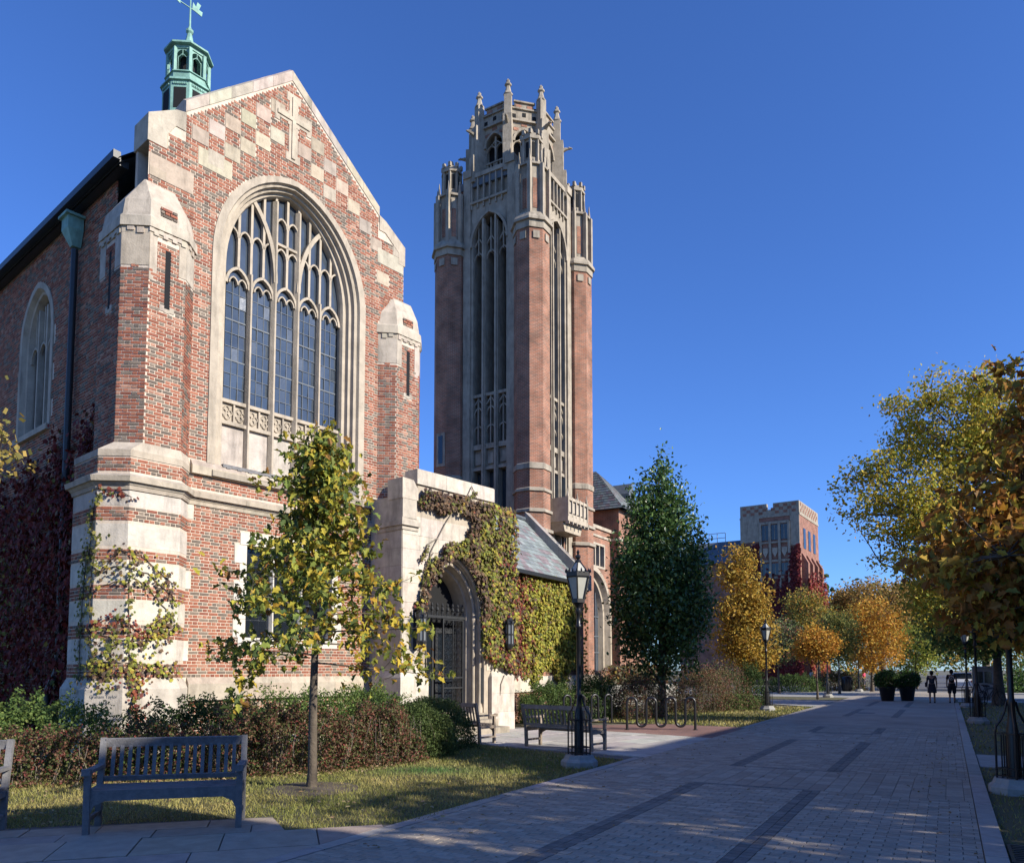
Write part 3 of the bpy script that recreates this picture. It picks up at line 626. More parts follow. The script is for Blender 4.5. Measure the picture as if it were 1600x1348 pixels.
# ---- stones of the checker pattern
stones=[]
def gab_edge(x): 
    return 13.62+(x+2.91)*(15.9-13.62)/(2.55) if x<-.36 else 15.9-(x+.36)*(15.9-13.78)/2.68
cw,chh=.372,COURSE*5
for i in range(-8,9):
    x0=-.36-cw/2+i*cw;x1=x0+cw
    for j in range(150,240):
        zz=j*COURSE
        if j%5!=0:continue
        if (i+j//5)%2:continue
        top=min(gab_edge(x0),gab_edge(x1));bot=max(gab_edge(x0),gab_edge(x1))
        if zz+chh<top-.27 and zz>bot-2.1+.18*abs(i)*.3 and x0>-2.9 and x1<2.75:
            if abs((x0+x1)/2+.3)<.3 and 13.5<zz+chh/2<15.4:continue
            stones.append((x0+.004,x1-.004,zz,zz+chh-JT*.6))
def course(z):return round(z/COURSE)*COURSE
for x0,x1,z0,z1 in [(-3.62,-3.28,12.42,12.8),(-3.64,-2.72,11.72,12.15),(-2.62,-1.85,12.45,12.86),(2.3,3.18,12.3,12.72),(2.82,3.18,12.72,13.0),(2.28,2.68,11.75,12.1),(-3.64,-3.3,11.72,11.9)]:
    stones.append((x0,x1,course(z0),course(z1)-JT*.6))
for s in stones:
    mb=MB();mb.box(s[0],s[1],-.012-random.uniform(0,.003),.03,s[2],s[3],jit((.375,.315,.24),.16));mb.build('checker_stone','stone_tinted',wall)
# ---- relief cross in stone
mb=MB();cx,cz=-.31,14.72
for x0,x1,z0,z1,y in [(-.12,.12,-1.05,.62,-.02),(-.5,.5,-.12,.12,-.02),(-.19,.19,.42,.62,-.018),(-.5,-.37,-.2,.2,-.018),(.37,.5,-.2,.2,-.018),(-.19,.19,-1.05,-.85,-.018),(-.16,.16,-.17,.17,-.024)]:
    mb.box(cx+x0,cx+x1,y,.03,cz+z0,cz+z1,(.42,.355,.275))
for x0,x1,z0,z1,y in [(-.05,.05,-.98,.55,-.05),(-.44,.44,-.05,.05,-.048)]:
    mb.box(cx+x0,cx+x1,y,0,cz+z0,cz+z1,(.44,.38,.29))
mb.build('relief_cross','stone_tinted',wall)
CROSS=[(cx-.5,cx+.5,cz-.12,cz+.12),(cx-.5,cx-.37,cz-.2,cz+.2),(cx+.37,cx+.5,cz-.2,cz+.2),(cx-.19,cx+.19,cz+.42,cz+.62),(cx-.19,cx+.19,cz-1.05,cz-.85),(cx-.12,cx+.12,cz-1.05,cz+.62)]
# ---- stone bands: string course, weathered band, plinth
TURL=[(-2.65,0),(-2.97,-.32),(-3.72,-.32),(-4.1,.06),(-4.1,1.05),(-3.7,1.45)]
LOWL=[(-2.62,0),(-2.95,-.36),(-3.96,-.36),(-4.38,.06),(-4.38,1.2),(-3.98,1.6)]
TURR=[(2.36,0),(2.72,-.32),(3.5,-.32),(3.86,.04),(3.86,1.0),(3.4,1.4)]
def offs(pl,o,sgn):
    """push the outline of a turret outwards by o"""
    n=len(pl);out=[]
    for i in range(n):
        a=Vector(pl[max(i-1,0)]);b=Vector(pl[i]);c=Vector(pl[min(i+1,n-1)])
        ns=[]
        for p,q in ((a,b),(b,c)):
            d=q-p
            if d.length>1e-6:
                d.normalize();ns.append(Vector((d.y,-d.x))*sgn)
        if len(ns)==2:
            m=(ns[0]+ns[1]).normalized();m=m/max(.3,m.dot(ns[0]));q=b+m*o
        else:
            t=(c-b) if i==0 else (b-a);t.normalize()
            q=b+ns[0]*o
            if i==0:q=Vector((b.x+o/ns[0].x,0.0))
        out.append((q.x,q.y))
    return out
# left outline runs right->left (normals point out with sgn -1), right outline runs left->right (sgn +1)
def TL(o):return offs(TURL,o,-1)
def TR(o):return offs(TURR,o,1)
def LL(o):return offs(LOWL,o,-1)
def LR(o):return offs(TURR,o+.08,1)
def tur_prism(mb,pl,z0,z1,pl2=None,col=None):
    q=list(pl)+[(pl[-1][0],1.6),(pl[0][0],1.6)] if False else list(pl)+[(pl[0][0],pl[-1][1])]
    q2=None
    if pl2:q2=list(pl2)+[(pl2[0][0],pl2[-1][1])]
    mb.prism(q,z0,z1,q2,col)
def wall_band(z0,z1,y0,y1,xa,xb,name,m='limestone',seg=1.25):
    """profile from (y0 at z0) to (y1 at z1), in blocks"""
    n=max(1,round((xb-xa)/seg));
    for i in range(n):
        a=xa+(xb-xa)*i/n+.002;b=xa+(xb-xa)*(i+1)/n-.002;mb=MB()
        mb.add([(a,y0,z0),(b,y0,z0),(b,y1,z1),(a,y1,z1),(a,.02,z0),(b,.02,z0),(b,.02,z1),(a,.02,z1)],[(0,1,2,3),(4,7,6,5),(0,4,5,1),(3,2,6,7),(1,5,6,2),(0,3,7,4)],jit((.40,.34,.262),.08));mb.build(name,'stone_tinted',wall)
for (za,zb,ya,yb) in [(5.08,5.16,-.03,-.05),(5.16,5.22,-.06,-.10),(5.22,5.32,-.15,-.17),(5.32,5.39,-.17,-.03)]:
    wall_band(za,zb,ya,yb,-2.62,2.33,'string_course')
wall_band(5.73,5.9,-.10,-.10,-2.6,2.33,'weathering_band');wall_band(5.9,6.03,-.10,-.015,-2.6,2.33,'weathering_band')
wall_band(1.02,1.36,-.10,-.10,-2.55,2.3,'plinth_stone','limestone_pale');wall_band(1.36,1.49,-.10,-.012,-2.55,2.3,'plinth_stone')
# ---- bricks of the gable wall
def forb(z):
    c=[]
    # gable edges, with the coping
    if z>12.6:
        xs=[x for x in np.linspace(-3.66,3.2,400) if z<( (gab_edge(x)-.27) if -2.91<x<2.32 else (13.2 if x>2.32 else 13.0)-.22)]
        if xs:c+=[(-9,min(xs)),(max(xs),9)]
        else:c+=[(-9,9)]
    for x0,x1,z0,z1 in stones:
        if z0-.004<z<z1+.008:c.append((x0-JT,x1+JT))
    for x0,x1,z0,z1 in CROSS:
        if z0-.01<z<z1+.01:c.append((x0-.01,x1+.01))
    if z>6:
        h=2.08 if z<ZS else half_at(OUT,XW,z)
        if h:c.append((XW-h-.008,XW+h+.008))
    if 5.08<z<5.4 or 5.73<z<6.04 or 1.02<z<1.5:c.append((-9,9))
    if z<11.5:c+=[(-9,-2.66+max(0,(z-10.7))*-.5),(2.37+max(0,(z-10.7))*.5,9)]
    if SQ[2]-.2<z<SQ[3]+.28:
        q=.17 if int(z/.4)%2 else .3
        if z>SQ[3]+.0:q=.17
        c.append((SQ[0]-q,SQ[1]+q))
    if 1.5<z<5.08:      # stone quoins tied into the left turret and beside the entrance
        for a,b,w_ in [(4.43,4.0,.0),(3.69,3.31,.12),(2.96,2.58,.0),(2.23,1.83,.1),(5.1,4.77,.14)]:
            if b<z<a:c.append((-9,-2.63+w_))
        if 4.5<z<4.85 or 3.3<z<3.72 or 2.2<z<2.6:c.append((2.12,9))
    return c
Rhi=lay(-3.66,3.2,6.05,15.8,forb,'flemish');Rlo=lay(-2.7,2.4,.2,5.72,forb,'english')
keep=[]
for r in Rlo:
    d=(Vector(((r[0]+r[1])/2,0,(r[2]+r[3])/2))-CAML).length
    if r[5] and r[2]>1.5 and r[1]<-.6:SINGLE.append((d,r))
SINGLE.sort(key=lambda t:t[0]);SINGLE=SINGLE[:300];sset=set(id(r) for _,r in SINGLE)
mb=MB();brick_mesh(mb,[r for r in Rlo if id(r) not in sset]+Rhi,(0,0,0),(1,0,0),(0,-1,0));tag(mb.build('brickwork','brick_face',wall),kind='stuff')
for _,r in SINGLE:
    o=bpy.data.objects.new('brick',UB[(bool(r[4]),int(RNG.choice(6,p=BW)))]);COL.objects.link(o);o.parent=wall;o.location=((r[0]+r[1])/2,.012-random.uniform(-.002,.003),r[2])
# stone tie blocks
for a,b,w_ in [(4.43,4.0,.0),(3.69,3.31,.12),(2.96,2.58,.0),(2.23,1.83,.1),(5.08,4.77,.14)]:
    if w_:
        mb=MB();mb.box(-2.75,-2.64+w_,-.013,.02,b,a-.008,jit((.50,.46,.39),.06));mb.build('quoin_stone','stone_tinted',wall)
for a,b in ((4.5,4.85),(3.3,3.72),(2.2,2.6)):
    mb=MB();mb.box(2.13,2.5,-.013,.02,a,b,jit((.50,.46,.39),.06));mb.build('quoin_stone','stone_tinted',wall)
# ---- coping
cop=[]
def slope_stones(xa,za,xb,zb,n,name='coping_stone'):
    for i in range(n):
        t0=i/n;t1=(i+1)/n;g=.003
        x0=xa+(xb-xa)*t0;x1=xa+(xb-xa)*t1;z0=za+(zb-za)*t0;z1=za+(zb-za)*t1;sg=1 if xb>xa else -1
        mb=MB();c=jit((.41,.355,.28),.14);dz=.31
        V=[(x0+g*sg,-.018,z0-dz),(x1-g*sg,-.018,z1-dz),(x1-g*sg,-.018,z1-.06),(x0+g*sg,-.018,z0-.06),(x0+g*sg,.12,z0+.03),(x1-g*sg,.12,z1+.03),(x0+g*sg,.62,z0-.03),(x1-g*sg,.62,z1-.03),(x0+g*sg,.62,z0-dz),(x1-g*sg,.62,z1-dz)]
        mb.add(V,[(0,1,2,3),(3,2,5,4),(4,5,7,6),(6,7,9,8),(8,9,1,0),(0,3,4,6,8),(1,9,7,5,2)],c);mb.build(name,'stone_tinted',wall)
slope_stones(-2.93,13.74,-.36,16.0,5);slope_stones(2.34,13.88,-.36,16.0,5)
for pts in ([(-3.7,12.4),(-3.3,12.4),(-3.3,12.72),(-3.12,13.0),(-2.91,13.0),(-2.91,13.42),(-3.12,13.36),(-3.7,12.98)],[(3.24,12.55),(3.02,12.55),(3.02,12.85),(2.55,13.2),(2.34,13.2),(2.34,13.6),(2.56,13.52),(3.24,13.08)]):
    mb=MB();mb.prism_xz(pts,-.02,.62,jit((.41,.355,.28),.08));mb.build('kneeler_stone','stone_tinted',wall)
# ---- great window
win=MB();rows=[]
for wd,hh,y in [(2.08,2.55,-.0),(2.08,2.55,-.03),(1.90,2.42,-.03),(1.87,2.40,.05),(1.79,2.36,.06),(1.77,2.34,.16),(1.70,2.3,.17),(1.68,2.29,.27),(1.60,2.25,.28),(1.57,2.23,.36),(1.57,2.23,.5)]:
    a=arch_pts(XW,wd,ZS,hh);rows.append([(x,y,z) for x,z in [(XW+wd,6.02)]+a+[(XW-wd,6.02)]])
win.loft(rows);great=win.build('great_window','limestone',CH)
mb=MB()          # joints of the frame: thin raised-lip blocks, seen as courses
XI=1.57;IN=arch_pts(XW,XI,ZS,2.23)
mx=[XW-XI+i*2*XI/5 for i in range(6)]
for i,x in enumerate(mx[1:-1]):
    mb=MB();wd=.075 if i in(1,2) else .052;zt=ZS+.0 if i in(0,3) else 12.75
    mb.prism([(x-wd,.46),(x-wd,.40),(x-.02,.30),(x+.02,.30),(x+wd,.40),(x+wd,.46)],6.03,zt);mb.build('mullion','limestone',great)
def inside(x,z):
    return abs(x-XW)<(XI if z<ZS else half_at(IN,XW,z)) and z<ZS+2.22
tr=MB()
def tbar(p,q,r=.035,y=.40):
    if inside(*p) or inside(*q):tr.bar((p[0],y,p[1]),(q[0],y,q[1]),r*2,.10,(0,1,0))
def tarch(x0,x1,z0,h,r=.03,n=5,y=.40):
    pts=arch_pts((x0+x1)/2,(x1-x0)/2,z0,h,n,.8)
    for a,b in zip(pts[:-1],pts[1:]):tbar(a,b,r,y)
for i in range(5):
    a,b=mx[i],mx[i+1];m_=(a+b)/2;z0=10.32
    tarch(a+.03,b-.03,z0,.42);tarch(a+.1,m_,z0+.02,.16,.016,3);tarch(m_,b-.1,z0+.02,.16,.016,3)
    tbar((m_,z0+.42),(m_,12.9),.03)
    for q0,q1 in ((a,m_),(m_,b)):
        for zz in (11.45,12.2):
            if i==2 or zz<12:tarch(q0+.02,q1-.02,zz,.2,.02,4)
    tbar((a,10.3),(a,12.9),.03)
for x0,x1 in ((mx[0],mx[2]),(mx[3],mx[5])): tarch(x0,x1,10.75,1.75,.05,9,.37)
for z in (11.75,):
    tbar((mx[2],z),(mx[3],z),.03)
tr.build('tracery','limestone',great)
# panes with lead between them
pw=(2*XI/5-.13)/3
for i in range(5):
    xa=mx[i]+.065
    for c in range(3):
        for r in range(9):
            z0=7.66+r*.31;x0=xa+c*pw
            mb=MB();t=random.uniform(-.011,.011);s_=random.uniform(-.011,.011)
            mb.add([(x0+.004,.440+t,z0+.004),(x0+pw-.004,.440+s_,z0+.004),(x0+pw-.004,.440-t,z0+.306),(x0+.004,.440-s_,z0+.306)],[(0,1,2,3)]);mb.build('pane','window_glass',great)
mb=MB();gl=[(XW-XI,10.45)]+IN[::-1]+[(XW+XI,10.45)];mb.holed(gl,[],lambda u,v:(u,.455,v));mb.build('upper_glazing','window_glass',great)
lead=MB()
for i in range(5):
    xa=mx[i]+.065
    for c in range(1,3):lead.box(xa+c*pw-.006,xa+c*pw+.006,.424,.46,7.66,10.5)
    for r in range(1,10):
        k=.016 if r in(3,6) else .006
        lead.box(xa,xa+3*pw,.423,.461,7.66+r*.31-k,7.66+r*.31+k)
lead.build('lead_cames','slate_plain',great)
mb=MB();mb.add([(XW-XI,.47,6.0),(XW+XI,.47,6.0),(XW+XI,.47,10.8),(XW-XI,.47,10.8)],[(0,1,2,3)]);mb.build('glazing_backing','window_dark',great)
# carved quatrefoil band and blank panels
mb=MB();mb.box(XW-XI,XW+XI,.36,.46,7.58,7.66);mb.box(XW-XI,XW+XI,.34,.46,7.08,7.16);mb.build('panel_rail','limestone',great)
for i in range(10):
    x0=XW-XI+i*2*XI/10;x1=x0+2*XI/10;c=((x0+x1)/2,7.37);q=MB();q.box(x0,x1,.435,.46,7.16,7.58)
    q.box(x0,x0+.02,.38,.44,7.16,7.58).box(x1-.02,x1,.38,.44,7.16,7.58)
    pts=[]
    for k in range(33):
        a=2*math.pi*k/32;r=.075+.045*abs(math.cos(2*a));pts.append((c[0]+r*math.cos(a)*1.05,.42,c[1]+r*math.sin(a)*1.25))
    q.tube(pts,.017,5,cap=False)
    for k in range(4):
        a=math.pi/4+k*math.pi/2;q.lathe([(.0,0)],4) if False else q.bar((c[0]+.03*math.cos(a),.42,c[1]+.03*math.sin(a)),(c[0]+.12*math.cos(a),.42,c[1]+.14*math.sin(a)),.018,.03,(0,1,0))
    q.build('quatrefoil_panel','limestone',great)
for i in range(5):
    mb=MB();mb.box(mx[i]+.05,mx[i+1]-.05,.425,.46,6.0,7.09,jit((.45,.40,.335),.05));mb.build('blank_panel','stone_tinted',great)
mb=MB();mb.add([(XW-2.0,-.13,5.86),(XW+2.0,-.13,5.86),(XW+2.0,.45,6.06),(XW-2.0,.45,6.06),(XW-2.0,-.13,5.74),(XW+2.0,-.13,5.74)],[(0,1,2,3),(4,5,1,0)]);mb.build('sill','limestone_grey',great)
for a,b in ((-1.9,-.35),(.9,1.75)):
    mb=MB();mb.box(a,b,-.06,.03,5.99,6.06);
    for k in range(6):x=a+(b-a)*(k+.5)/6;mb.box(x-.05,x+.05,-.075,-.055,5.97,6.0)
    mb.build('floodlight_bar','wood_grey',great)
# ---- square mullioned window low in the wall
sq=MB();x0,x1,z0,z1=SQ
for a,b,c,d in ((x0-.16,x1+.16,z1,z1+.26),(x0-.17,x1+.17,z0-.2,z0)):sq.box(a,b,-.014,.3,c,d)
k=0;z=z0
while z<z1-.01:
    q=.16 if int((z+.2)/.4)%2 else .29;zz=min(z+.405,z1);sq.box(x0-q,x0,-.013,.3,z,zz-.008);sq.box(x1,x1+q,-.013,.3,z,zz-.008);z=zz
sqw=sq.build('mullioned_window','limestone_pale',CH)
for i in (1,2):
    mb=MB();x=x0+(x1-x0)*i/3;mb.prism([(x-.05,.26),(x-.05,.2),(x-.015,.12),(x+.015,.12),(x+.05,.2),(x+.05,.26)],z0,z1);mb.build('mullion','limestone_pale',sqw)
for i in range(3):
    for j in range(5):
        for c in range(3):
            a=x0+(x1-x0)*i/3+.055;wd=((x1-x0)/3-.11)/3;mb=MB();hh=(z1-z0)/5;t=random.uniform(-.004,.004)
            mb.add([(a+c*wd+.005,.24+t,z0+j*hh+.005),(a+(c+1)*wd-.005,.24-t,z0+j*hh+.005),(a+(c+1)*wd-.005,.24,z0+(j+1)*hh-.005),(a+c*wd+.005,.24,z0+(j+1)*hh-.005)],[(0,1,2,3)]);mb.build('pane','window_dark',sqw)
mb=MB();mb.box(x0,x1,.25,.28,z0,z1);mb.build('lead_backing','slate_plain',sqw)
# ---- corner turrets
def facet(pl,i,z0,z1,T,bond,forbid=None,skip=None):
    """bricks on facet i of outline pl"""
    a=Vector((*pl[i],0));b=Vector((*pl[i+1],0));d=b-a;L=d.length;d.normalize()
    n=Vector((d.y,-d.x,0))
    if n.y>.001 or (abs(n.y)<.01 and n.x*a.x<0):n=-n
    R=lay(.0,L,z0,z1,forbid,bond,ph=.05*i);brick_mesh(T,R,a,d,n)
    return a,d,n,L
def turret(TT,LO,front):
    tur=MB();pl0=TT(0);pl1=LO(0)
    core=MB();tur_prism(core,TT(-.001),5.9,10.4);tur_prism(core,LO(-.001),0,5.8)
    t=core.build('corner_turret','mortar',CH);T=MB()
    n=len(pl0)-2
    for i in range(n):
        L=(Vector(pl0[i+1])-Vector(pl0[i])).length
        def fb(z,i=i,L=L):
            c=[]
            if i in (front,front+2 if front==1 else front-2) or i==front:
                if 8.9<z<10.08:c.append((L*.5-.055,L*.5+.055))
                if 8.78<z<8.92:c.append((L*.5-.15,L*.5+.15))
                if z>9.6 :c+= [(-1,L*.5-.22),(L*.5+.22,9)]
                if z>10.2:c.append((-9,9))
            else:
                if z>9.62:c.append((-9,9))
                elif z>9.55:c+=[(-1,L*.5-.07),(L*.5+.07,9)]
            return c
        facet(pl0,i,6.05,10.28,T,'flemish',fb)
        facet(pl1,i,5.39,5.74,T,'english')
        for z0,z1 in ((4.43,4.77),(3.69,4.0),(2.96,3.31),(2.23,2.58),(1.47,1.83)):facet(pl1,i,z0,z1,T,'english')
    tag(T.build('turret_bricks','brick_face',t),kind='stuff')
    for z0,z1 in ((4.77,5.09),(4.0,4.43),(3.31,3.69),(2.58,2.96),(1.83,2.23)):
        mb=MB();tur_prism(mb,LO(.002),z0,z1-.006,col=jit((.50,.46,.39),.07));mb.build('stone_band','stone_tinted',t)
    mb=MB();tur_prism(mb,LO(.1),0,1.28,col=(.43,.385,.325));tur_prism(mb,LO(.1),1.28,1.47,LO(.005),col=(.45,.40,.335));mb.build('plinth','stone_tinted',t)
    for za,zb,oa,ob in ((5.08,5.16,.03,.05),(5.16,5.22,.06,.1),(5.22,5.32,.14,.16),(5.32,5.39,.16,.02)):
        mb=MB();tur_prism(mb,LO(oa),za,zb,LO(ob),col=jit((.41,.355,.28),.06));mb.build('string_course','stone_tinted',t)
    mb=MB();tur_prism(mb,LO(.015),5.73,5.86,col=(.40,.34,.262));tur_prism(mb,LO(.015),5.86,6.06,TT(.004),col=(.43,.37,.29));mb.build('weathering_band','stone_tinted',t)
    # stone head: quoins beside the slit, stepped corbel, tapering cap
    for i in range(n):
        a=Vector((*pl0[i],0));b=Vector((*pl0[i+1],0));d=(b-a);L=d.length;d.normalize();nn=Vector((d.y,-d.x,0))
        if nn.y>.001 or (abs(nn.y)<.01 and nn.x*a.x<0):nn=-nn
        def blk(u0,u1,z0,z1,pr,nm='quoin_stone',mt='stone_tinted',cc=None):
            q=MB();c=a+d*((u0+u1)/2)+nn*(pr/2-.01);q.obox((c.x,c.y,(z0+z1)/2),d,nn,(0,0,1),(u1-u0)/2,pr/2+.01,(z1-z0)/2,cc or jit((.42,.36,.285),.08));return q.build(nm,mt,t)
        is_front=(i==front or i==(front+2 if front==1 else front-2))
        if is_front and L>.6:
            blk(0,L*.5-.225,9.62,10.3,.010);blk(L*.5+.225,L,9.35 if i==front else 9.62,10.3,.010)
            blk(L*.5-.15,L*.5-.055,8.8,8.92,.012,'slit_sill');blk(L*.5+.055,L*.5+.15,8.8,8.92,.012,'slit_sill');blk(L*.5-.055,L*.5+.055,8.78,8.86,.012,'slit_sill')
            blk(L*.5-.055,L*.5+.055,8.87,10.08,.003,'slit_opening','dark_void')
            for k in range(4):
                u=L*(k+.12)/4
                blk(u,u+L*.13,10.28,10.40,.035,'corbel');blk(u+L*.13,u+L*.25,10.33,10.45,.035,'corbel')
        else:
            blk(.0,L,9.63,10.3,.010)
            if L>.3:
                blk(L*.2,L*.45,10.28,10.40,.035,'corbel');blk(L*.55,L*.8,10.33,10.45,.035,'corbel')
    mb=MB();tur_prism(mb,TT(.012),10.29,10.42,col=(.40,.34,.262));tur_prism(mb,TT(.055),10.42,10.62,TT(.05),col=(.43,.375,.295));tur_prism(mb,TT(.05),10.62,10.68,TT(.0),col=(.42,.365,.29));tur_prism(mb,TT(0),10.68,11.02,TT(-.05),col=(.43,.37,.295))
    a=TT(-.05);sx=1 if a[2][0]>0 else -1
    top=[(a[0][0]+sx*.1,0),(a[1][0]+sx*.12,0),(a[2][0]-sx*.0,-.0),(a[2][0]+sx*.02,.02),(a[2][0]+sx*.02,.9),(a[2][0],1.1)]
    tur_prism(mb,a,11.02,11.55,top,col=(.43,.37,.295));mb.build('turret_cap','stone_tinted',t)
    T=MB();a=Vector((*TT(.0)[1],0));b=Vector((*TT(.0)[2],0));d=(b-a);L=d.length;d.normalize();R=lay(L*.5-.17,L*.5+.17,10.72,11.0,None,'flemish');brick_mesh(T,R,a+Vector((0,-.0,0)),d,(0,-1,0),.008);T.build('cap_brick_panel','brick_face',t)
    return t
turret(TL,LL,1);turret(TR,LR,1)
# inscription on the left plinth
def text_obj(txt,size,loc,parent,m,name,rot=(math.pi/2,0,0),ext=.003,align='CENTER'):
    cu=bpy.data.curves.new(name,'FONT');cu.body=txt;cu.size=size;cu.align_x=align;cu.extrude=ext;cu.resolution_u=3
    o=bpy.data.objects.new(name,cu);COL.objects.link(o)
    dg=bpy.context.evaluated_depsgraph_get();me=bpy.data.meshes.new_from_object(o.evaluated_get(dg));bpy.data.objects.remove(o)
    me.materials.clear();me.materials.append(M[m]);q=bpy.data.objects.new(name,me);COL.objects.link(q);q.parent=parent;q.location=loc;q.rotation_euler=rot;return q
pB=LL(.1);ax=Vector(pB[3])-Vector(pB[2]);mid=(Vector(pB[2])+Vector(pB[3]))/2;ang=math.atan2(-ax.y,-ax.x)
nb=Vector((-1,-1)).normalized()*.004
for txt,sz,z in (('Graham Taylor',.082,1.12),('Hall',.095,1.0),('1  9  2  6',.062,.88)):
    text_obj(txt,sz,(mid.x+nb.x,mid.y+nb.y,z),CH,'slate_plain','inscription',(math.pi/2,0,ang),.001)
# ---- side wall in shade, roof, gutter, downpipe
YC=5.87;SWo=arch_pts(YC,1.16,9.9,1.45,10,.8)
side=MB();side.holed([(1.4,0),(16,0),(16,12.2),(1.4,12.2)],[[(YC-1.0,7.5)]+arch_pts(YC,1.0,9.9,1.3,10,.8)[::-1]+[(YC+1.0,7.5)]],lambda u,v:(-3.7,u,v))
side.box(3.0,3.3,1.4,16,0,12.2);side.box(-3.69,3.3,15.9,16.2,0,12.2);sw=side.build('side_wall','mortar',CH)
def fside(z):
    c=[]
    if 7.5<z:
        h=1.16 if z<9.9 else half_at(SWo,YC,z)
        if z<9.9 and int(z/.45)%2:h+=.1
        if h:c.append((YC-h,YC+h))
    return c
T=MB();brick_mesh(T,lay(1.35,15,.2,12.15,fside,'flemish'),(-3.7,0,0),(0,1,0),(-1,0,0));tag(T.build('side_brickwork','brick_face',sw),kind='stuff')
mb=MB();rows=[]
for wd,hh,x in [(1.16,1.45,-3.69),(1.16,1.45,-3.73),(1.0,1.3,-3.73),(.95,1.24,-3.62),(.90,1.18,-3.60),(.86,1.14,-3.46),(.86,1.14,-3.42)]:
    a=arch_pts(YC,wd,9.9,hh,10,.8);rows.append([(x,y,z) for y,z in [(YC+wd,7.5)]+a+[(YC-wd,7.5)]])
mb.loft(rows);mb.box(-3.80,-3.6,YC-1.16,YC+1.16,7.36,7.5);sidew=mb.build('side_window','limestone',CH)
mb=MB();a=arch_pts(YC,.87,9.9,1.15,10,.8);mb.holed([(YC-.87,7.5)]+a[::-1]+[(YC+.87,7.5)],[],lambda u,v:(-3.43,u,v));mb.build('glazing','window_dark',sidew)
for k in range(1,3):
    mb=MB();y=YC-.84+k*.56;mb.box(-3.58,-3.44,y-.045,y+.045,7.5,10.75);mb.build('mullion','limestone',sidew)
for k in range(3):
    mb=MB();a=YC-.84+k*.56;pts=arch_pts(a+.28,.26,9.5,.35,5,.8)
    for p,q in zip(pts[:-1],pts[1:]):mb.bar((-3.53,p[0],p[1]),(-3.53,q[0],q[1]),.05,.06,(1,0,0))
    mb.box(-3.47,-3.44,a+.06,a+.5,9.85,10.6);mb.box(-3.54,-3.44,a+.26,a+.30,9.85,10.8);mb.build('tracery','limestone',sidew)
mb=MB();mb.add([(-3.95,.7,12.22),(-3.95,16.2,12.22),(-.36,16.2,15.5),(-.36,.62,15.5),(3.6,.7,12.22),(3.6,16.2,12.22)],[(0,3,2,1),(3,4,5,2)]);mb.add([(-3.95,.7,12.1),(-3.95,16.2,12.1),(-.36,16.2,15.38),(-.36,.62,15.38),(3.6,.7,12.1),(3.6,16.2,12.1)],[(0,1,2,3),(3,2,5,4)]);mb.build('roof','slate_plain',CH)
mb=MB();mb.box(-3.9,-3.72,.8,16.2,12.1,12.24).box(-4.05,-3.9,.75,16.2,12.2,12.36);mb.build('gutter','dark_metal',CH)
hp=MB();hp.prism([(-4.06,3.06),(-3.73,3.06),(-3.73,3.44),(-4.06,3.44)],11.6,11.88);hp.prism([(-4.12,3.0),(-3.72,3.0),(-3.72,3.5),(-4.12,3.5)],11.88,11.94);hp.prism([(-3.91,3.18),(-3.73,3.18),(-3.73,3.32),(-3.91,3.32)],11.25,11.6,[(-4.06,3.06),(-3.73,3.06),(-3.73,3.44),(-4.06,3.44)])
dp=hp.build('rainwater_hopper','copper_green',CH)
mb=MB();mb.tube([(-3.83,3.25,11.2),(-3.83,3.25,2.0),(-3.83,3.3,1.6),(-3.95,3.45,1.2),(-3.95,3.45,.1)],.075,10);mb.build('downpipe','dark_metal',CH,True)
# ---- copper cupola on the ridge
cu=MB();cxy=(-.36,5.25)
def octo(r,ph=.5):return [(cxy[0]+r*1.1*math.cos(2*math.pi*(k+ph)/8),cxy[1]+r*1.1*math.sin(2*math.pi*(k+ph)/8)) for k in range(8)]
cu.prism(octo(.60),14.4,17.95);cu.prism(octo(.66),17.95,18.02,octo(.64));cu.prism(octo(.53),18.02,18.26);cu.prism(octo(.57),18.26,18.31,octo(.54))
cu.prism(octo(.50),18.98,19.08);cu.prism(octo(.60),19.08,19.13);cu.prism(octo(.60),19.13,19.17,octo(.50))
cu.lathe([(.5,19.17),(.29,19.27),(.18,19.40),(.115,19.58),(.08,19.74),(.065,19.82)],8,cxy,ph=.5)
cu.lathe([(.065,19.82),(.105,19.87),(.105,19.93),(.05,19.98),(.03,20.05),(.018,21.0),(.012,21.4)],8,cxy)
cup=cu.build('cupola','copper_green',CH)
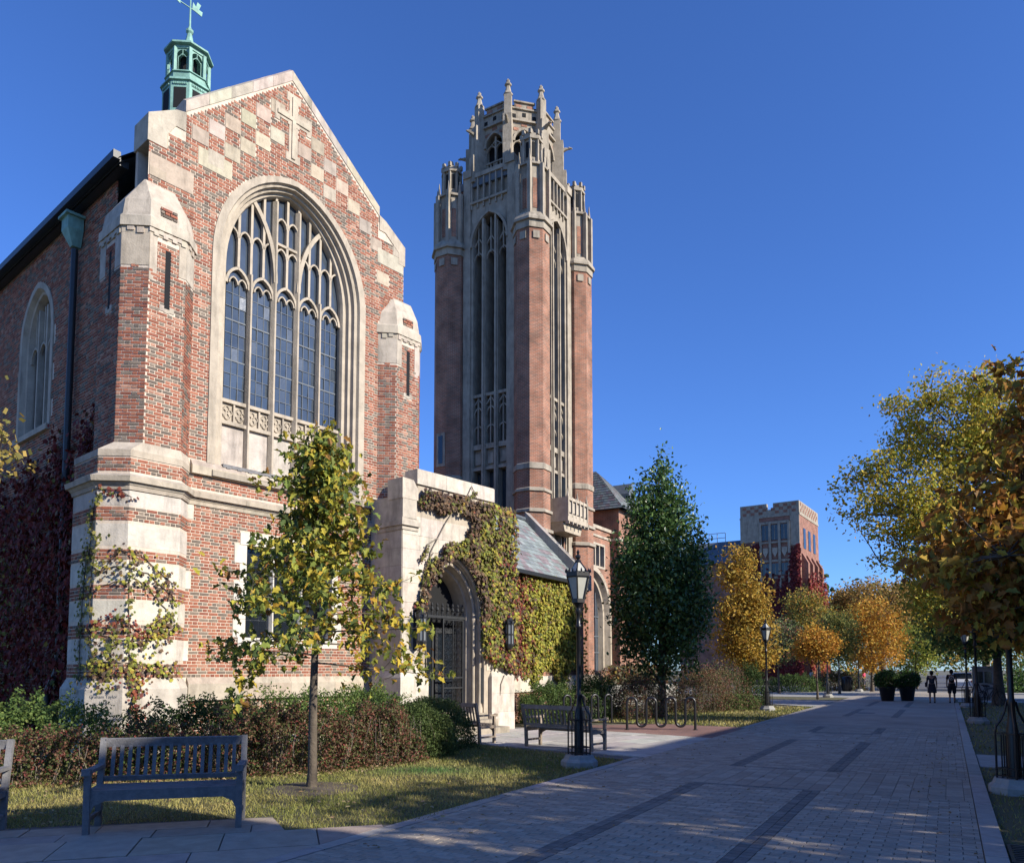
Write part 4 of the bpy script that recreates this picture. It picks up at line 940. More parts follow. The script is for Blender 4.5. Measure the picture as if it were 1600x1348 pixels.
for k in range(8):
    p=octo(.49)[k];mb=MB();mb.prism([(p[0]-.042,p[1]-.042),(p[0]+.042,p[1]-.042),(p[0]+.042,p[1]+.042),(p[0]-.042,p[1]+.042)],18.3,19.0);mb.build('cupola_post','copper_green',cup)
    q0=Vector((*octo(.475)[k],0));q1=Vector((*octo(.475)[(k+1)%8],0));d=q1-q0;L=d.length;d.normalize();mb=MB()
    a=arch_pts(L/2,L/2-.042,18.78,.17,6,.2)
    for (u0,z0),(u1,z1) in zip(a[:-1],a[1:]):
        P0=q0+d*u0;P1=q0+d*u1;mb.add([(P0.x,P0.y,z0),(P1.x,P1.y,z1),(P1.x,P1.y,19.0),(P0.x,P0.y,19.0)],[(0,1,2,3)])
    P0=q0+d*(L*.2);P1=q0+d*(L*.8);Pm=q0+d*(L*.5);mb.bar((P0.x,P0.y,18.72),(Pm.x,Pm.y,18.84),.014,.014);mb.bar((P1.x,P1.y,18.72),(Pm.x,Pm.y,18.84),.014,.014);mb.bar((Pm.x,Pm.y,18.78),(Pm.x,Pm.y,18.95),.014,.014)
    mb.bar((P0.x,P0.y,18.3),(P0.x,P0.y,18.75),.012,.012);mb.bar((P1.x,P1.y,18.3),(P1.x,P1.y,18.75),.012,.012)
    mb.build('cupola_arch','copper_green',cup)
    r0=Vector((*octo(.6)[k],0));r1=Vector((*octo(.6)[(k+1)%8],0));d=(r1-r0);L=d.length;d.normalize();n=Vector((d.y,-d.x,0));mb=MB();c_=(r0+r1)/2
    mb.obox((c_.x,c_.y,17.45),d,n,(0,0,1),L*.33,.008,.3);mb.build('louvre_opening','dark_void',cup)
    mb=MB()
    for q in range(8):
        P=r0+d*(L*(.16+.68*q/7))+n*.012;mb.obox((P.x,P.y,17.86),d,n,(0,0,1),.014,.02,.03)
    mb.build('dentils','copper_green',cup)
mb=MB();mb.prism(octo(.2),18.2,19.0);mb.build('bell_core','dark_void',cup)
vn=MB();c0,c1=cxy;vn.bar((c0-.32,c1,20.62),(c0+.32,c1,20.62),.022,.02);vn.prism_xz([(c0-.46,20.62),(c0-.3,20.55),(c0-.3,20.69)],c1-.01,c1+.01)
vn.prism_xz([(c0+.05,20.62),(c0+.34,20.58),(c0+.36,20.72),(c0+.25,20.73),(c0+.31,20.9),(c0+.2,20.93),(c0+.16,20.76),(c0+.07,20.84)],c1-.01,c1+.01)
vn.build('weather_vane','copper_green',cup)
# ================================================================ ENTRANCE PORCH
PO=thing('entrance_porch','pale stone entrance porch with a deep pointed arch beside the chapel','porch',(-5.02,17.8,0),yaw_rz(40.4))
XO=3.98;FY=-1.2
AO=arch_pts(XO,1.12,3.0,1.72,12,.7)
mb=MB();front=[(2.2,0),(6.2,0),(6.2,5.55),(5.5,5.55),(5.5,6.3),(2.68,6.3),(2.68,5.95),(2.2,5.95)]
mb.holed(front,[[(XO-1.12,.02)]+AO[::-1]+[(XO+1.12,.02)]],lambda u,v:(u,FY,v))
mb.add([(2.2,FY,0),(2.2,0,0),(2.2,0,5.95),(2.2,FY,5.95)],[(0,3,2,1)]);mb.add([(6.2,FY,0),(6.2,2.5,0),(6.2,2.5,5.55),(6.2,FY,5.55)],[(0,1,2,3)])
mb.add([(2.2,FY,5.95),(2.2,0,5.95),(2.68,0,5.95),(2.68,FY,5.95)],[(0,1,2,3)]);mb.add([(2.68,FY,6.3),(2.68,2.5,6.3),(5.5,2.5,6.3),(5.5,FY,6.3)],[(0,1,2,3)]);mb.add([(5.5,FY,5.55),(5.5,2.5,5.55),(6.2,2.5,5.55),(6.2,FY,5.55)],[(0,1,2,3)])
mb.add([(2.2,2.5,0),(6.2,2.5,0),(6.2,2.5,5.55),(2.2,2.5,6.3)],[(0,1,2,3)]);mb.add([(5.5,FY,5.55),(5.5,FY,6.3),(5.5,2.5,6.3),(5.5,2.5,5.55)],[(0,1,2,3)])
pw_=mb.build('porch_wall','limestone',PO)
# ashlar courses as separate blocks, slightly proud
z=1.62;r=0
def ar_half(z):return 1.12+.16 if z<3.0 else (half_at(AO,XO,z)+.2 if z<4.6 else 0)
while z<5.3:
    h=random.choice((.36,.42,.48));xs=[2.2]
    while xs[-1]<6.2:xs.append(min(6.2,xs[-1]+random.uniform(.55,1.0)))
    for a,b in zip(xs[:-1],xs[1:]):
        q=ar_half(z+h*.6);parts=subtract((a,b),[(XO-q,XO+q)] if q else [])
        for p0,p1 in parts:
            if p1-p0>.08:
                m2=MB();m2.box(p0+.003,p1-.003,FY-.012-random.uniform(0,.003),FY+.05,z+.003,z+h-.003,jit((.50,.44,.36),.07));m2.build('ashlar_block','stone_tinted',pw_)
    z+=h
for zz in np.arange(1.62,5.6,.43):
    m2=MB();m2.box(2.186,2.24,FY+.004,-.02,zz+.003,zz+.427,jit((.42,.37,.30),.08));m2.build('ashlar_block','stone_tinted',pw_)
# stepped parapet coping
for a,b,z0,z1 in [(2.62,3.65,6.28,6.66),(3.65,4.6,6.28,6.66),(4.6,5.52,6.28,6.66)]:
    m2=MB();m2.prism_xz([(a+.004,z0),(b-.004,z0),(b-.004,z1-.02),(b-.06 if b>5.5 else b-.004,z1),(a+.004,z1)],FY-.06,FY+.4,jit((.50,.44,.36),.06));m2.build('coping_stone','stone_tinted',pw_)
m2=MB();m2.prism_xz([(2.14,5.85),(2.66,5.85),(2.66,6.12),(2.5,6.34),(2.14,6.36)],FY-.06,FY+.5,(.47,.41,.33));m2.box(2.16,2.62,FY-.05,-.32,5.36,5.85,(.42,.37,.30));m2.build('stepped_buttress_cap','stone_tinted',pw_)
for za,zb,o in ((5.08,5.18,.04),(5.18,5.3,.1),(5.3,5.38,.05)):
    m2=MB();m2.box(2.2-o,2.7,FY-o,0-.3,za,zb,(.42,.37,.30));m2.build('string_course','stone_tinted',pw_)
for a,b in ((2.08,3.0),(5.35,6.3)):
    for z0,z1,o in ((0,.5,.13),(.5,1.0,.12),(1.0,1.46,.12)):
        m2=MB();m2.box(a,b,FY-o,FY+.3 if a>5 else -.25,z0+.002,z1-.002,jit((.50,.45,.375),.06));m2.build('pier_base_stone','stone_tinted',pw_)
    m2=MB();y1=FY+.3 if a>5 else -.25;m2.add([(a,FY-.12,1.46),(b,FY-.12,1.46),(b-.06,FY-.0,1.62),(a+.1,FY-.0,1.62),(a,y1,1.46),(b,y1,1.46),(b-.06,y1,1.62),(a+.1,y1,1.62)],[(0,1,2,3),(0,3,7,4),(1,5,6,2),(3,2,6,7)],(.50,.45,.375));m2.build('pier_base_stone','stone_tinted',pw_)
# arch orders
mb=MB();rows=[]
for wd,hh,y in [(1.20,1.82,FY-.015),(1.20,1.82,FY-.06),(1.12,1.72,FY-.06),(1.10,1.6,FY+.06),(1.02,1.5,FY+.07),(1.0,1.48,FY+.2),(.92,1.38,FY+.21),(.9,1.36,FY+.34),(.84,1.28,FY+.35),(.82,1.26,FY+.5),(.82,1.26,FY+.8)]:
    a=arch_pts(XO,wd,3.0,hh,12,.7);rows.append([(x,y,z) for x,z in [(XO+wd,.35)]+a+[(XO-wd,.35)]])
mb.loft(rows);mb.build('arch_mouldings','limestone',PO)
for s_ in (-1,1):
    for wd,yy in ((1.04,FY+.03),(.94,FY+.17)):
        x=XO+s_*wd;m2=MB();m2.lathe([(.085,.4),(.085,.62),(.06,.7),(.048,.8),(.048,2.84),(.06,2.88),(.085,2.98),(.085,3.03)],10,(x,yy));m2.build('shaft','limestone',PO,True)
        a=arch_pts(XO,wd,3.03,1.55*wd/1.04,12,.75);m2=MB();half=a[:13] if s_>0 else a[12:]
        m2.tube([(p,yy,q) for p,q in half],.05,8);m2.build('arch_roll','limestone',PO,True)
m2=MB();m2.box(XO-1.2,XO+1.2,FY-.9,FY+1.6,.0,.17).box(XO-1.2,XO+1.2,FY-.5,FY+1.6,.17,.34).box(XO-1.2,XO+1.2,FY-.1,FY+1.6,.34,.5);m2.build('steps','limestone_grey',PO)
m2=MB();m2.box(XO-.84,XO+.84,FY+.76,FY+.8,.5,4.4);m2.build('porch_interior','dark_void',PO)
for k,(a,b) in enumerate(((XO-.8,XO-.02),(XO+.02,XO+.8))):
    d=MB()
    for x0,x1,z0,z1 in ((a,a+.09,.5,2.75),(b-.09,b,.5,2.75),(a+.09,b-.09,.5,.72),(a+.09,b-.09,2.62,2.75),(a+.09,b-.09,1.42,1.52)):d.box(x0,x1,FY+.68,FY+.74,z0,z1)
    dd=d.build('door','iron_gate',PO)
    m2=MB();m2.box(a+.09,b-.09,FY+.705,FY+.715,.72,2.62);m2.build('pane','window_dark',dd)
# wrought iron gate with scrolls
def gate_leaf(name,loc,rz):
    g_=empty(name,loc,rz);g_.parent=PO;W=.78;z0=.54;z1=3.0
    m2=MB();m2.box(0,.04,-.02,.02,z0,z1).box(W-.04,W,-.02,.02,z0,z1)
    for zz in (z0,1.15,1.42,z1-.04):m2.box(0,W,-.018,.018,zz,zz+.035)
    m2.box(W/2-.012,W/2+.012,-.012,.012,z0,z1);m2.build('gate_frame','iron_gate',g_)
    m2=MB()
    nx,nz=4,13
    for i in range(nx):
        for j in range(nz):
            cx_=.04+(W-.08)*(i+.5)/nx;cz_=z0+.03+(z1-z0-.06)*(j+.5)/nz;r=.082;sg=1 if (i+j)%2 else -1
            pts=[(cx_+sg*r*(1-t*.75)*math.cos(t*8.2),0,cz_+r*(1-t*.75)*math.sin(t*8.2)) for t in np.linspace(0,1,15)]
            m2.tube(pts,.0075,4,cap=False)
    m2.build('scrollwork','iron_gate',g_)
gate_leaf('gate_leaf',(XO+.02,FY+.42,0),0)
gate_leaf('gate_leaf',(XO-.80,FY+.42,0),math.radians(80))
m2=MB();m2.box(XO-.84,XO+.84,FY+.38,FY+.46,3.0,3.07)
for k in range(9):
    x=XO-.75+k*.19;m2.lathe([(.018,3.07),(.018,3.18),(.05,3.22),(.02,3.3),(.035,3.34),(.0,3.42)],6,(x,FY+.42))
    if k<8:m2.tube([(x+.095+.07*math.cos(t),FY+.42,3.13+.055*math.sin(t)) for t in np.linspace(0,6.28,12)],.011,4,cap=False)
m2.build('gate_cresting','iron_gate',PO)
m2=MB();m2.box(5.02,5.2,FY-.03,FY+.02,.75,1.7);m2.build('entry_panel','iron_gate',PO)
# wall lanterns either side
def lantern(x,label):
    p=PO.matrix_basis@Vector((x,FY-.02,0));t=thing('wall_lantern',label,'lantern',p,yaw_rz(40.4),'wall lanterns beside the entrance arch')
    z=2.62
    m2=MB();m2.lathe([(.12,z-.28),(.12,z+.28)],8,(0,-.24),ph=.5);m2.build('lantern_glass','lantern_glass',t)
    m2=MB()
    for k in range(8):
        a=2*math.pi*(k+.5)/8;m2.bar((.122*math.cos(a),-.24+.122*math.sin(a),z-.3),(.122*math.cos(a),-.24+.122*math.sin(a),z+.3),.022,.022)
    for zz in (z-.3,z-.02,z+.27):m2.lathe([(.135,zz),(.135,zz+.04)],8,(0,-.24),ph=.5)
    m2.lathe([(.15,z+.31),(.13,z+.36),(.05,z+.44),(.02,z+.52),(.03,z+.55),(.0,z+.6)],8,(0,-.24),ph=.5)
    for k in range(8):
        a=2*math.pi*(k+.5)/8;m2.bar((.15*math.cos(a),-.24+.15*math.sin(a),z+.3),(.17*math.cos(a),-.24+.17*math.sin(a),z+.42),.02,.02)
    m2.lathe([(.04,z-.42),(.1,z-.36),(.13,z-.3)],8,(0,-.24),ph=.5);m2.build('cage','dark_metal',t)
    m2=MB();m2.bar((0,0,z+.42),(0,-.24,z+.5),.03,.03);m2.bar((0,0,z-.1),(0,-.12,z-.02),.025,.025);m2.box(-.05,.05,-.02,.02,z-.5,z+.5)
    m2.tube([(0,-.02,z-.45),(0,-.12,z-.5),(0,-.2,z-.42),(0,-.24,z-.4)],.014,5);m2.build('bracket','dark_metal',t)
lantern(2.62,'black iron wall lantern left of the arch, beside the young oak');lantern(5.92,'black iron wall lantern hanging among the ivy, right of the arch')
# ================================================================ IVY-COVERED WING WITH SLATE ROOF
WG=thing('ivy_wing','low wing with a grey and mauve slate roof linking porch and tower','wing',(-.3,23.4,0),yaw_rz(31))
mb=MB();mb.box(-.6,5.0,0,4.2,0,4.72);mb.build('wall','brick_wall',WG)
for k in range(5):
    mb=MB();mb.box(-.5+k*1.1,.59+k*1.1,-.07,.1,.95,1.45,jit((.50,.44,.36),.06));mb.build('plinth_stone','stone_tinted',WG)
RZ0,RZ1,RY=4.78,7.25,2.05
mb=MB();mb.add([(-.6,-.32,RZ0-.12),(5.02,-.32,RZ0-.12),(5.02,RY,RZ1-.03),(-.6,RY,RZ1-.03),(5.02,4.4,RZ0-.12),(-.6,4.4,RZ0-.12)],[(0,1,2,3),(3,2,4,5),(0,5,4,1)]);rf=mb.build('roof','slate_plain',WG)
sl_n=0;nr=15
SC=[((.20,.23,.22),5),((.235,.26,.25),4),((.17,.19,.19),3),((.21,.17,.172),2.6),((.17,.14,.142),2)]
slm={}
def slate_mesh(wd,c):
    key=(round(wd,3),c)
    if key not in slm:
        mb=MB();mb.box(-wd/2,wd/2,0,.30,-.006,.010,c);o=mb.build('slate','slate');slm[key]=o.data;bpy.data.objects.remove(o)
    return slm[key]
sla=math.atan2(RZ1-RZ0,RY+.3);SL=math.hypot(RZ1-RZ0,RY+.3)
cs_=[tuple(np.array(c)*k) for c,_ in SC for k in (.88,1.1)];cw_=[w/2 for _,w in SC for k in (1,1)]
for r in range(nr):
    d=SL*r/nr;u=-.55+(r%2)*.15
    while u<4.9:
        wd=.30
        o=bpy.data.objects.new('slate',slate_mesh(wd-.008,random.choices(cs_,cw_)[0]));COL.objects.link(o);o.parent=rf
        o.location=(u+wd/2,-.30+d*math.cos(sla),RZ0-.05+d*math.sin(sla)+.02);o.rotation_euler=(sla-.05,random.uniform(-.006,.006),0);u+=wd
mb=MB();mb.tube([(-.6,RY,RZ1+.04),(5.02,RY,RZ1+.04)],.07,6);mb.build('ridge_roll','slate_plain',rf)
mb=MB();mb.box(-.6,4.9,-.42,-.3,RZ0-.16,RZ0-.04);mb.build('gutter','dark_metal',WG)
for i in range(5):
    t0,t1=i/5,(i+1)/5;mb=MB();y0=-.42+(RY+.42)*t0;y1=-.42+(RY+.42)*t1;z0=RZ0+.1+(RZ1-RZ0)*t0;z1=RZ0+.1+(RZ1-RZ0)*t1
    mb.add([(4.92,y0,z0-.45),(4.92,y1,z1-.45),(4.92,y1,z1+.22),(4.92,y0,z0+.22),(5.27,y0,z0-.45),(5.27,y1,z1-.45),(5.27,y1,z1+.22),(5.27,y0,z0+.22)],[(0,3,2,1),(4,5,6,7),(3,7,6,2),(0,1,5,4),(0,4,7,3),(1,2,6,5)],jit((.30,.275,.235),.12));mb.build('coping_stone','stone_tinted',WG)
mb=MB();mb.add([(4.94,-.2,0),(5.25,-.2,0),(5.25,4.2,0),(4.94,4.2,0),(4.94,-.2,4.6),(5.25,-.2,4.6),(5.25,RY,RZ1-.2),(4.94,RY,RZ1-.2),(5.25,4.2,4.6),(4.94,4.2,4.6)],[(0,1,5,4),(1,2,8,6,5),(0,4,7,9,3),(4,5,6,7),(7,6,8,9)]);mb.build('gable_end','brick_wall',WG)
mb=MB();mb.box(4.88,5.32,-.5,-.1,RZ0-.3,RZ0+.25,(.40,.36,.30));mb.build('kneeler_stone','stone_tinted',WG)
# ================================================================ BELL TOWER
TW=thing('bell_tower','tall brick and stone bell tower with corner turrets and an octagonal crown','tower',(.95,36,0),yaw_rz(31))
TC=2.375;D=4.75
def rot4(k,x,y):   # face k about the tower centre; face 0 is y=0
    a=k*math.pi/2;dx,dy=x-TC,y-TC;return (TC+dx*math.cos(a)-dy*math.sin(a),TC+dx*math.sin(a)+dy*math.cos(a))
class FB(MB):
    """boxes laid out on face k (x along, y out of the wall is negative)"""
    def __init__(s,k):super().__init__();s.k=k
    def fbox(s,x0,x1,y0,y1,z0,z1,col=None):
        P=[rot4(s.k,x,y) for x,y in ((x0,y0),(x1,y0),(x1,y1),(x0,y1))];return s.prism(P,z0,z1,col=col)
    def fbar(s,p,q,y,wd,dp,col=None):
        a=rot4(s.k,p[0],y);b=rot4(s.k,q[0],y);n=rot4(s.k,0,-1);o=rot4(s.k,0,0)
        return s.bar((*a,p[1]),(*b,q[1]),wd,dp,(n[0]-o[0],n[1]-o[1],0),col)
mb=MB();mb.box(.75,D-.75,.75,D-.75,0,27);mb.build('core','window_dark',TW)
WX0,WX1=TC-1.1,TC+1.1;FY0=-.05
for k in range(4):
    f=FB(k)
    f.fbox(.6,WX0-.25,FY0,.85,0,26.2);f.fbox(WX1+.25,D-.6,FY0,.85,0,26.2);f.build('wall','brick_wall',TW)
    s=FB(k)
    s.fbox(WX0-.42,WX0,FY0-.12,.8,0,26.6);s.fbox(WX1,WX1+.42,FY0-.12,.8,0,26.6)
    s.fbox(WX0-.08,WX0+.12,FY0-.02,.8,0,24.2);s.fbox(WX1-.12,WX1+.08,FY0-.02,.8,0,24.2)
    # spandrel over the window: solid above the arch
    a=arch_pts(TC,1.08,22.9,1.65,10,.75);poly=[(TC+1.1,26.6),(TC+1.1,22.9)]+a[1:-1]+[(TC-1.1,22.9),(TC-1.1,26.6)]
    for (x0,z0),(x1,z1) in zip(a[:-1],a[1:]):
        P=[(*rot4(k,x0,FY0-.02),z0),(*rot4(k,x1,FY0-.02),z1),(*rot4(k,x1,FY0-.02),25.2),(*rot4(k,x0,FY0-.02),25.2),(*rot4(k,x0,.5),z0),(*rot4(k,x1,.5),z1)]
        s.add(P,[(0,1,2,3),(0,4,5,1)])
        s.fbar((x0,z0),(x1,z1),FY0-.05,.13,.16)
    for q in range(6):      # panelled parapet
        x=WX0+.02+(WX1-WX0-.04)*q/6;xx=WX0+.02+(WX1-WX0-.04)*(q+1)/6;st=.35*(1-abs((q-2.5)/2.5))*0
        s.fbox(x,x+.07,FY0-.1,.6,24.9,26.55)
    s.fbox(WX0,WX1,FY0-.14,.6,25.15,25.27);s.fbox(WX0,WX1,FY0-.14,.6,26.5,26.72);s.fbox(WX0+.0,WX1,FY0+.12,.6,25.1,26.5)
    s.fbox(WX0-.42,WX0+.1,FY0-.2,.75,26.6,27.0);s.fbox(WX1-.1,WX1+.42,FY0-.2,.75,26.6,27.0)
    # lower stage: panels between the lights and the door window
    for z0,z1 in ((12.5,12.75),(11.45,11.6),(15.15,15.3),(9.0,9.12)):s.fbox(WX0,WX1,FY0+.05,.75,z0,z1)
    s.fbox(WX0,WX1,FY0+.22,.75,11.5,12.6);s.build('stone_frame','limestone_grey',TW)
    for x in (WX0+(WX1-WX0)/3,WX0+2*(WX1-WX0)/3):
        m2=FB(k);m2.fbox(x-.11,x+.11,FY0+.0,.7,6,24.0);m2.fbox(x-.05,x+.05,FY0-.08,.1,6,24.3);m2.build('mullion','limestone_grey',TW)
    t=FB(k)
    for i in range(3):
        x0=WX0+(WX1-WX0)*i/3+.1;x1=x0+(WX1-WX0)/3-.2;xm=(x0+x1)/2
        for zz,hh in ((22.2,.45),(14.2,.45),(13.4,.3)):
            a=arch_pts(xm,(x1-x0)/2,zz,hh,5,.8)
            for p,q in zip(a[:-1],a[1:]):t.fbar(p,q,FY0+.18,.07,.1)
        t.fbox(xm-.03,xm+.03,FY0+.1,.4,22.5,24.3);t.fbox(xm-.03,xm+.03,FY0+.1,.4,12.7,15.2);
        for p,q in (((x0,14.75),(xm,15.1)),((x1,14.75),(xm,15.1)),((x0,23.0),(xm,23.4)),((x1,23.0),(xm,23.4))):t.fbar(p,q,FY0+.18,.06,.1)
        t.fbox(xm-.16,xm+.16,FY0+.12,.4,11.75,12.3)
    t.build('tracery','limestone_grey',TW)
    for i in range(3):
        x0=WX0+(WX1-WX0)*i/3+.1;x1=x0+(WX1-WX0)/3-.2;m2=FB(k);m2.fbox(x0,x1,.42,.5,6.2,11.4);m2.build('pane','window_glass',TW)
# corner turrets
def oct_pts(cx,cy,ap,ph=.5):
    R=ap/math.cos(math.pi/8);return [(cx+R*math.cos(2*math.pi*(k+ph)/8),cy+R*math.sin(2*math.pi*(k+ph)/8)) for k in range(8)]
for cx_,cy_ in ((0,0),(D,0),(0,D),(D,D)):
    mb=MB();mb.prism(oct_pts(cx_,cy_,.80),0,22.75);tur=mb.build('corner_turret','brick_wall',TW)
    for z0,z1,ap in ((10.95,11.25,.85),(9.9,10.08,.88),(8.92,9.1,.9),(8.0,8.2,.93),(0,1.4,1.02)):
        m2=MB();m2.prism(oct_pts(cx_,cy_,ap),z0,z1-.06);m2.prism(oct_pts(cx_,cy_,ap),z1-.06,z1,oct_pts(cx_,cy_,.80));m2.build('stone_band','limestone_grey',tur)
    m2=MB();m2.prism(oct_pts(cx_,cy_,.86),22.55,22.9);m2.prism(oct_pts(cx_,cy_,.97),22.9,23.02);m2.prism(oct_pts(cx_,cy_,.97),23.02,23.35,oct_pts(cx_,cy_,.80));m2.prism(oct_pts(cx_,cy_,.66),23.3,25.75)
    m2.prism(oct_pts(cx_,cy_,.78),25.75,25.85);m2.prism(oct_pts(cx_,cy_,.78),25.85,26.05,oct_pts(cx_,cy_,.5));m2.prism(oct_pts(cx_,cy_,.40),26.0,27.25);m2.prism(oct_pts(cx_,cy_,.52),27.2,27.3);m2.prism(oct_pts(cx_,cy_,.46),27.3,27.5)
    m2.lathe([(.3,27.5),(.12,27.75),(.05,28.0)],8,(cx_,cy_),ph=.5)
    for k in range(8):
        a=oct_pts(cx_,cy_,.76)[k];m2.prism([(a[0]-.09,a[1]-.09),(a[0]+.09,a[1]-.09),(a[0]+.09,a[1]+.09),(a[0]-.09,a[1]+.09)],23.2,25.8)
        b=oct_pts(cx_,cy_,.44)[k];m2.prism([(b[0]-.05,b[1]-.05),(b[0]+.05,b[1]-.05),(b[0]+.05,b[1]+.05),(b[0]-.05,b[1]+.05)],26,27.25);m2.prism([(b[0]-.07,b[1]-.07),(b[0]+.07,b[1]-.07),(b[0]+.07,b[1]+.07),(b[0]-.07,b[1]+.07)],27.45,27.68)
        e=oct_pts(cx_,cy_,.70)[k];m2.prism([(e[0]-.06,e[1]-.06),(e[0]+.06,e[1]-.06),(e[0]+.06,e[1]+.06),(e[0]-.06,e[1]+.06)],25.8,26.5,[(e[0]-.01,e[1]-.01),(e[0]+.01,e[1]-.01),(e[0]+.01,e[1]+.01),(e[0]-.01,e[1]+.01)])
    m2.build('turret_lantern','limestone_grey',tur)
    for k in range(8):      # recessed brick panels of the stone stage, and blank openings above
        p=Vector((*oct_pts(cx_,cy_,.665)[k],0));q=Vector((*oct_pts(cx_,cy_,.665)[(k+1)%8],0));d=(q-p);L=d.length;d.normalize();n=Vector((d.y,-d.x,0));c=(p+q)/2
        m2=MB();m2.obox((c.x,c.y,24.35),d,n,(0,0,1),L*.22,.01,.75);m2.build('brick_panel','brick_wall',tur)
        c=Vector((cx_,cy_,0))+(c-Vector((cx_,cy_,0)))*.615;m2=MB();m2.obox((c.x,c.y,26.7),d,n,(0,0,1),L*.14,.01,.38);m2.build('slot','dark_void',tur)
        m2=MB();c2=Vector((cx_,cy_,0))+((p+q)/2-Vector((cx_,cy_,0)))*1.275;m2.obox((c2.x,c2.y,22.2),d,n,(0,0,1),.16,.015,.18);m2.build('carved_stone','limestone_grey',tur)
m2=MB();m2.box(-.1,D+.1,-.0,D,26.1,26.5);m2.build('tower_roof','slate_plain',TW)
# balcony on the sunny face
b=MB()
b.box(1.55,3.75,-1.25,-.1,8.75,9.0);b.prism_xz([(1.8,8.3),(3.5,8.3),(3.7,8.75),(1.6,8.75)],-.95,-.1)
b.box(1.55,3.75,-1.25,-1.15,9.0,9.12).box(1.55,3.75,-1.25,-1.15,9.78,9.92).box(1.55,1.65,-1.15,-.1,9.0,9.92).box(3.65,3.75,-1.15,-.1,9.0,9.92)
for i in range(6):
    x=1.6+i*.42;b.box(x-.045,x+.045,-1.27,-1.13,9.0,9.95)
    if i<5:b.box(x+.1,x+.32,-1.22,-1.18,9.2,9.7)
    b.box(x-.04,x+.04,-1.3,-1.1,8.62,8.76)
for x in (1.6,2.65,3.7):b.prism([(x-.05,-1.25),(x+.05,-1.25),(x+.05,-1.15),(x-.05,-1.15)],9.92,10.35,[(x-.005,-1.205),(x+.005,-1.205),(x+.005,-1.195),(x-.005,-1.195)])
o=b.build('balcony','limestone',TW);o.location.x=TC-2.65
# narrow window in the shaded turret
m2=MB();m2.box(-.85,-.78,D-.25,D+.25,11.7,13.4);m2.build('window_surround','limestone_grey',TW);m2=MB();m2.box(-.86,-.83,D-.13,D+.13,11.85,13.25);m2.build('pane','window_dark',TW)
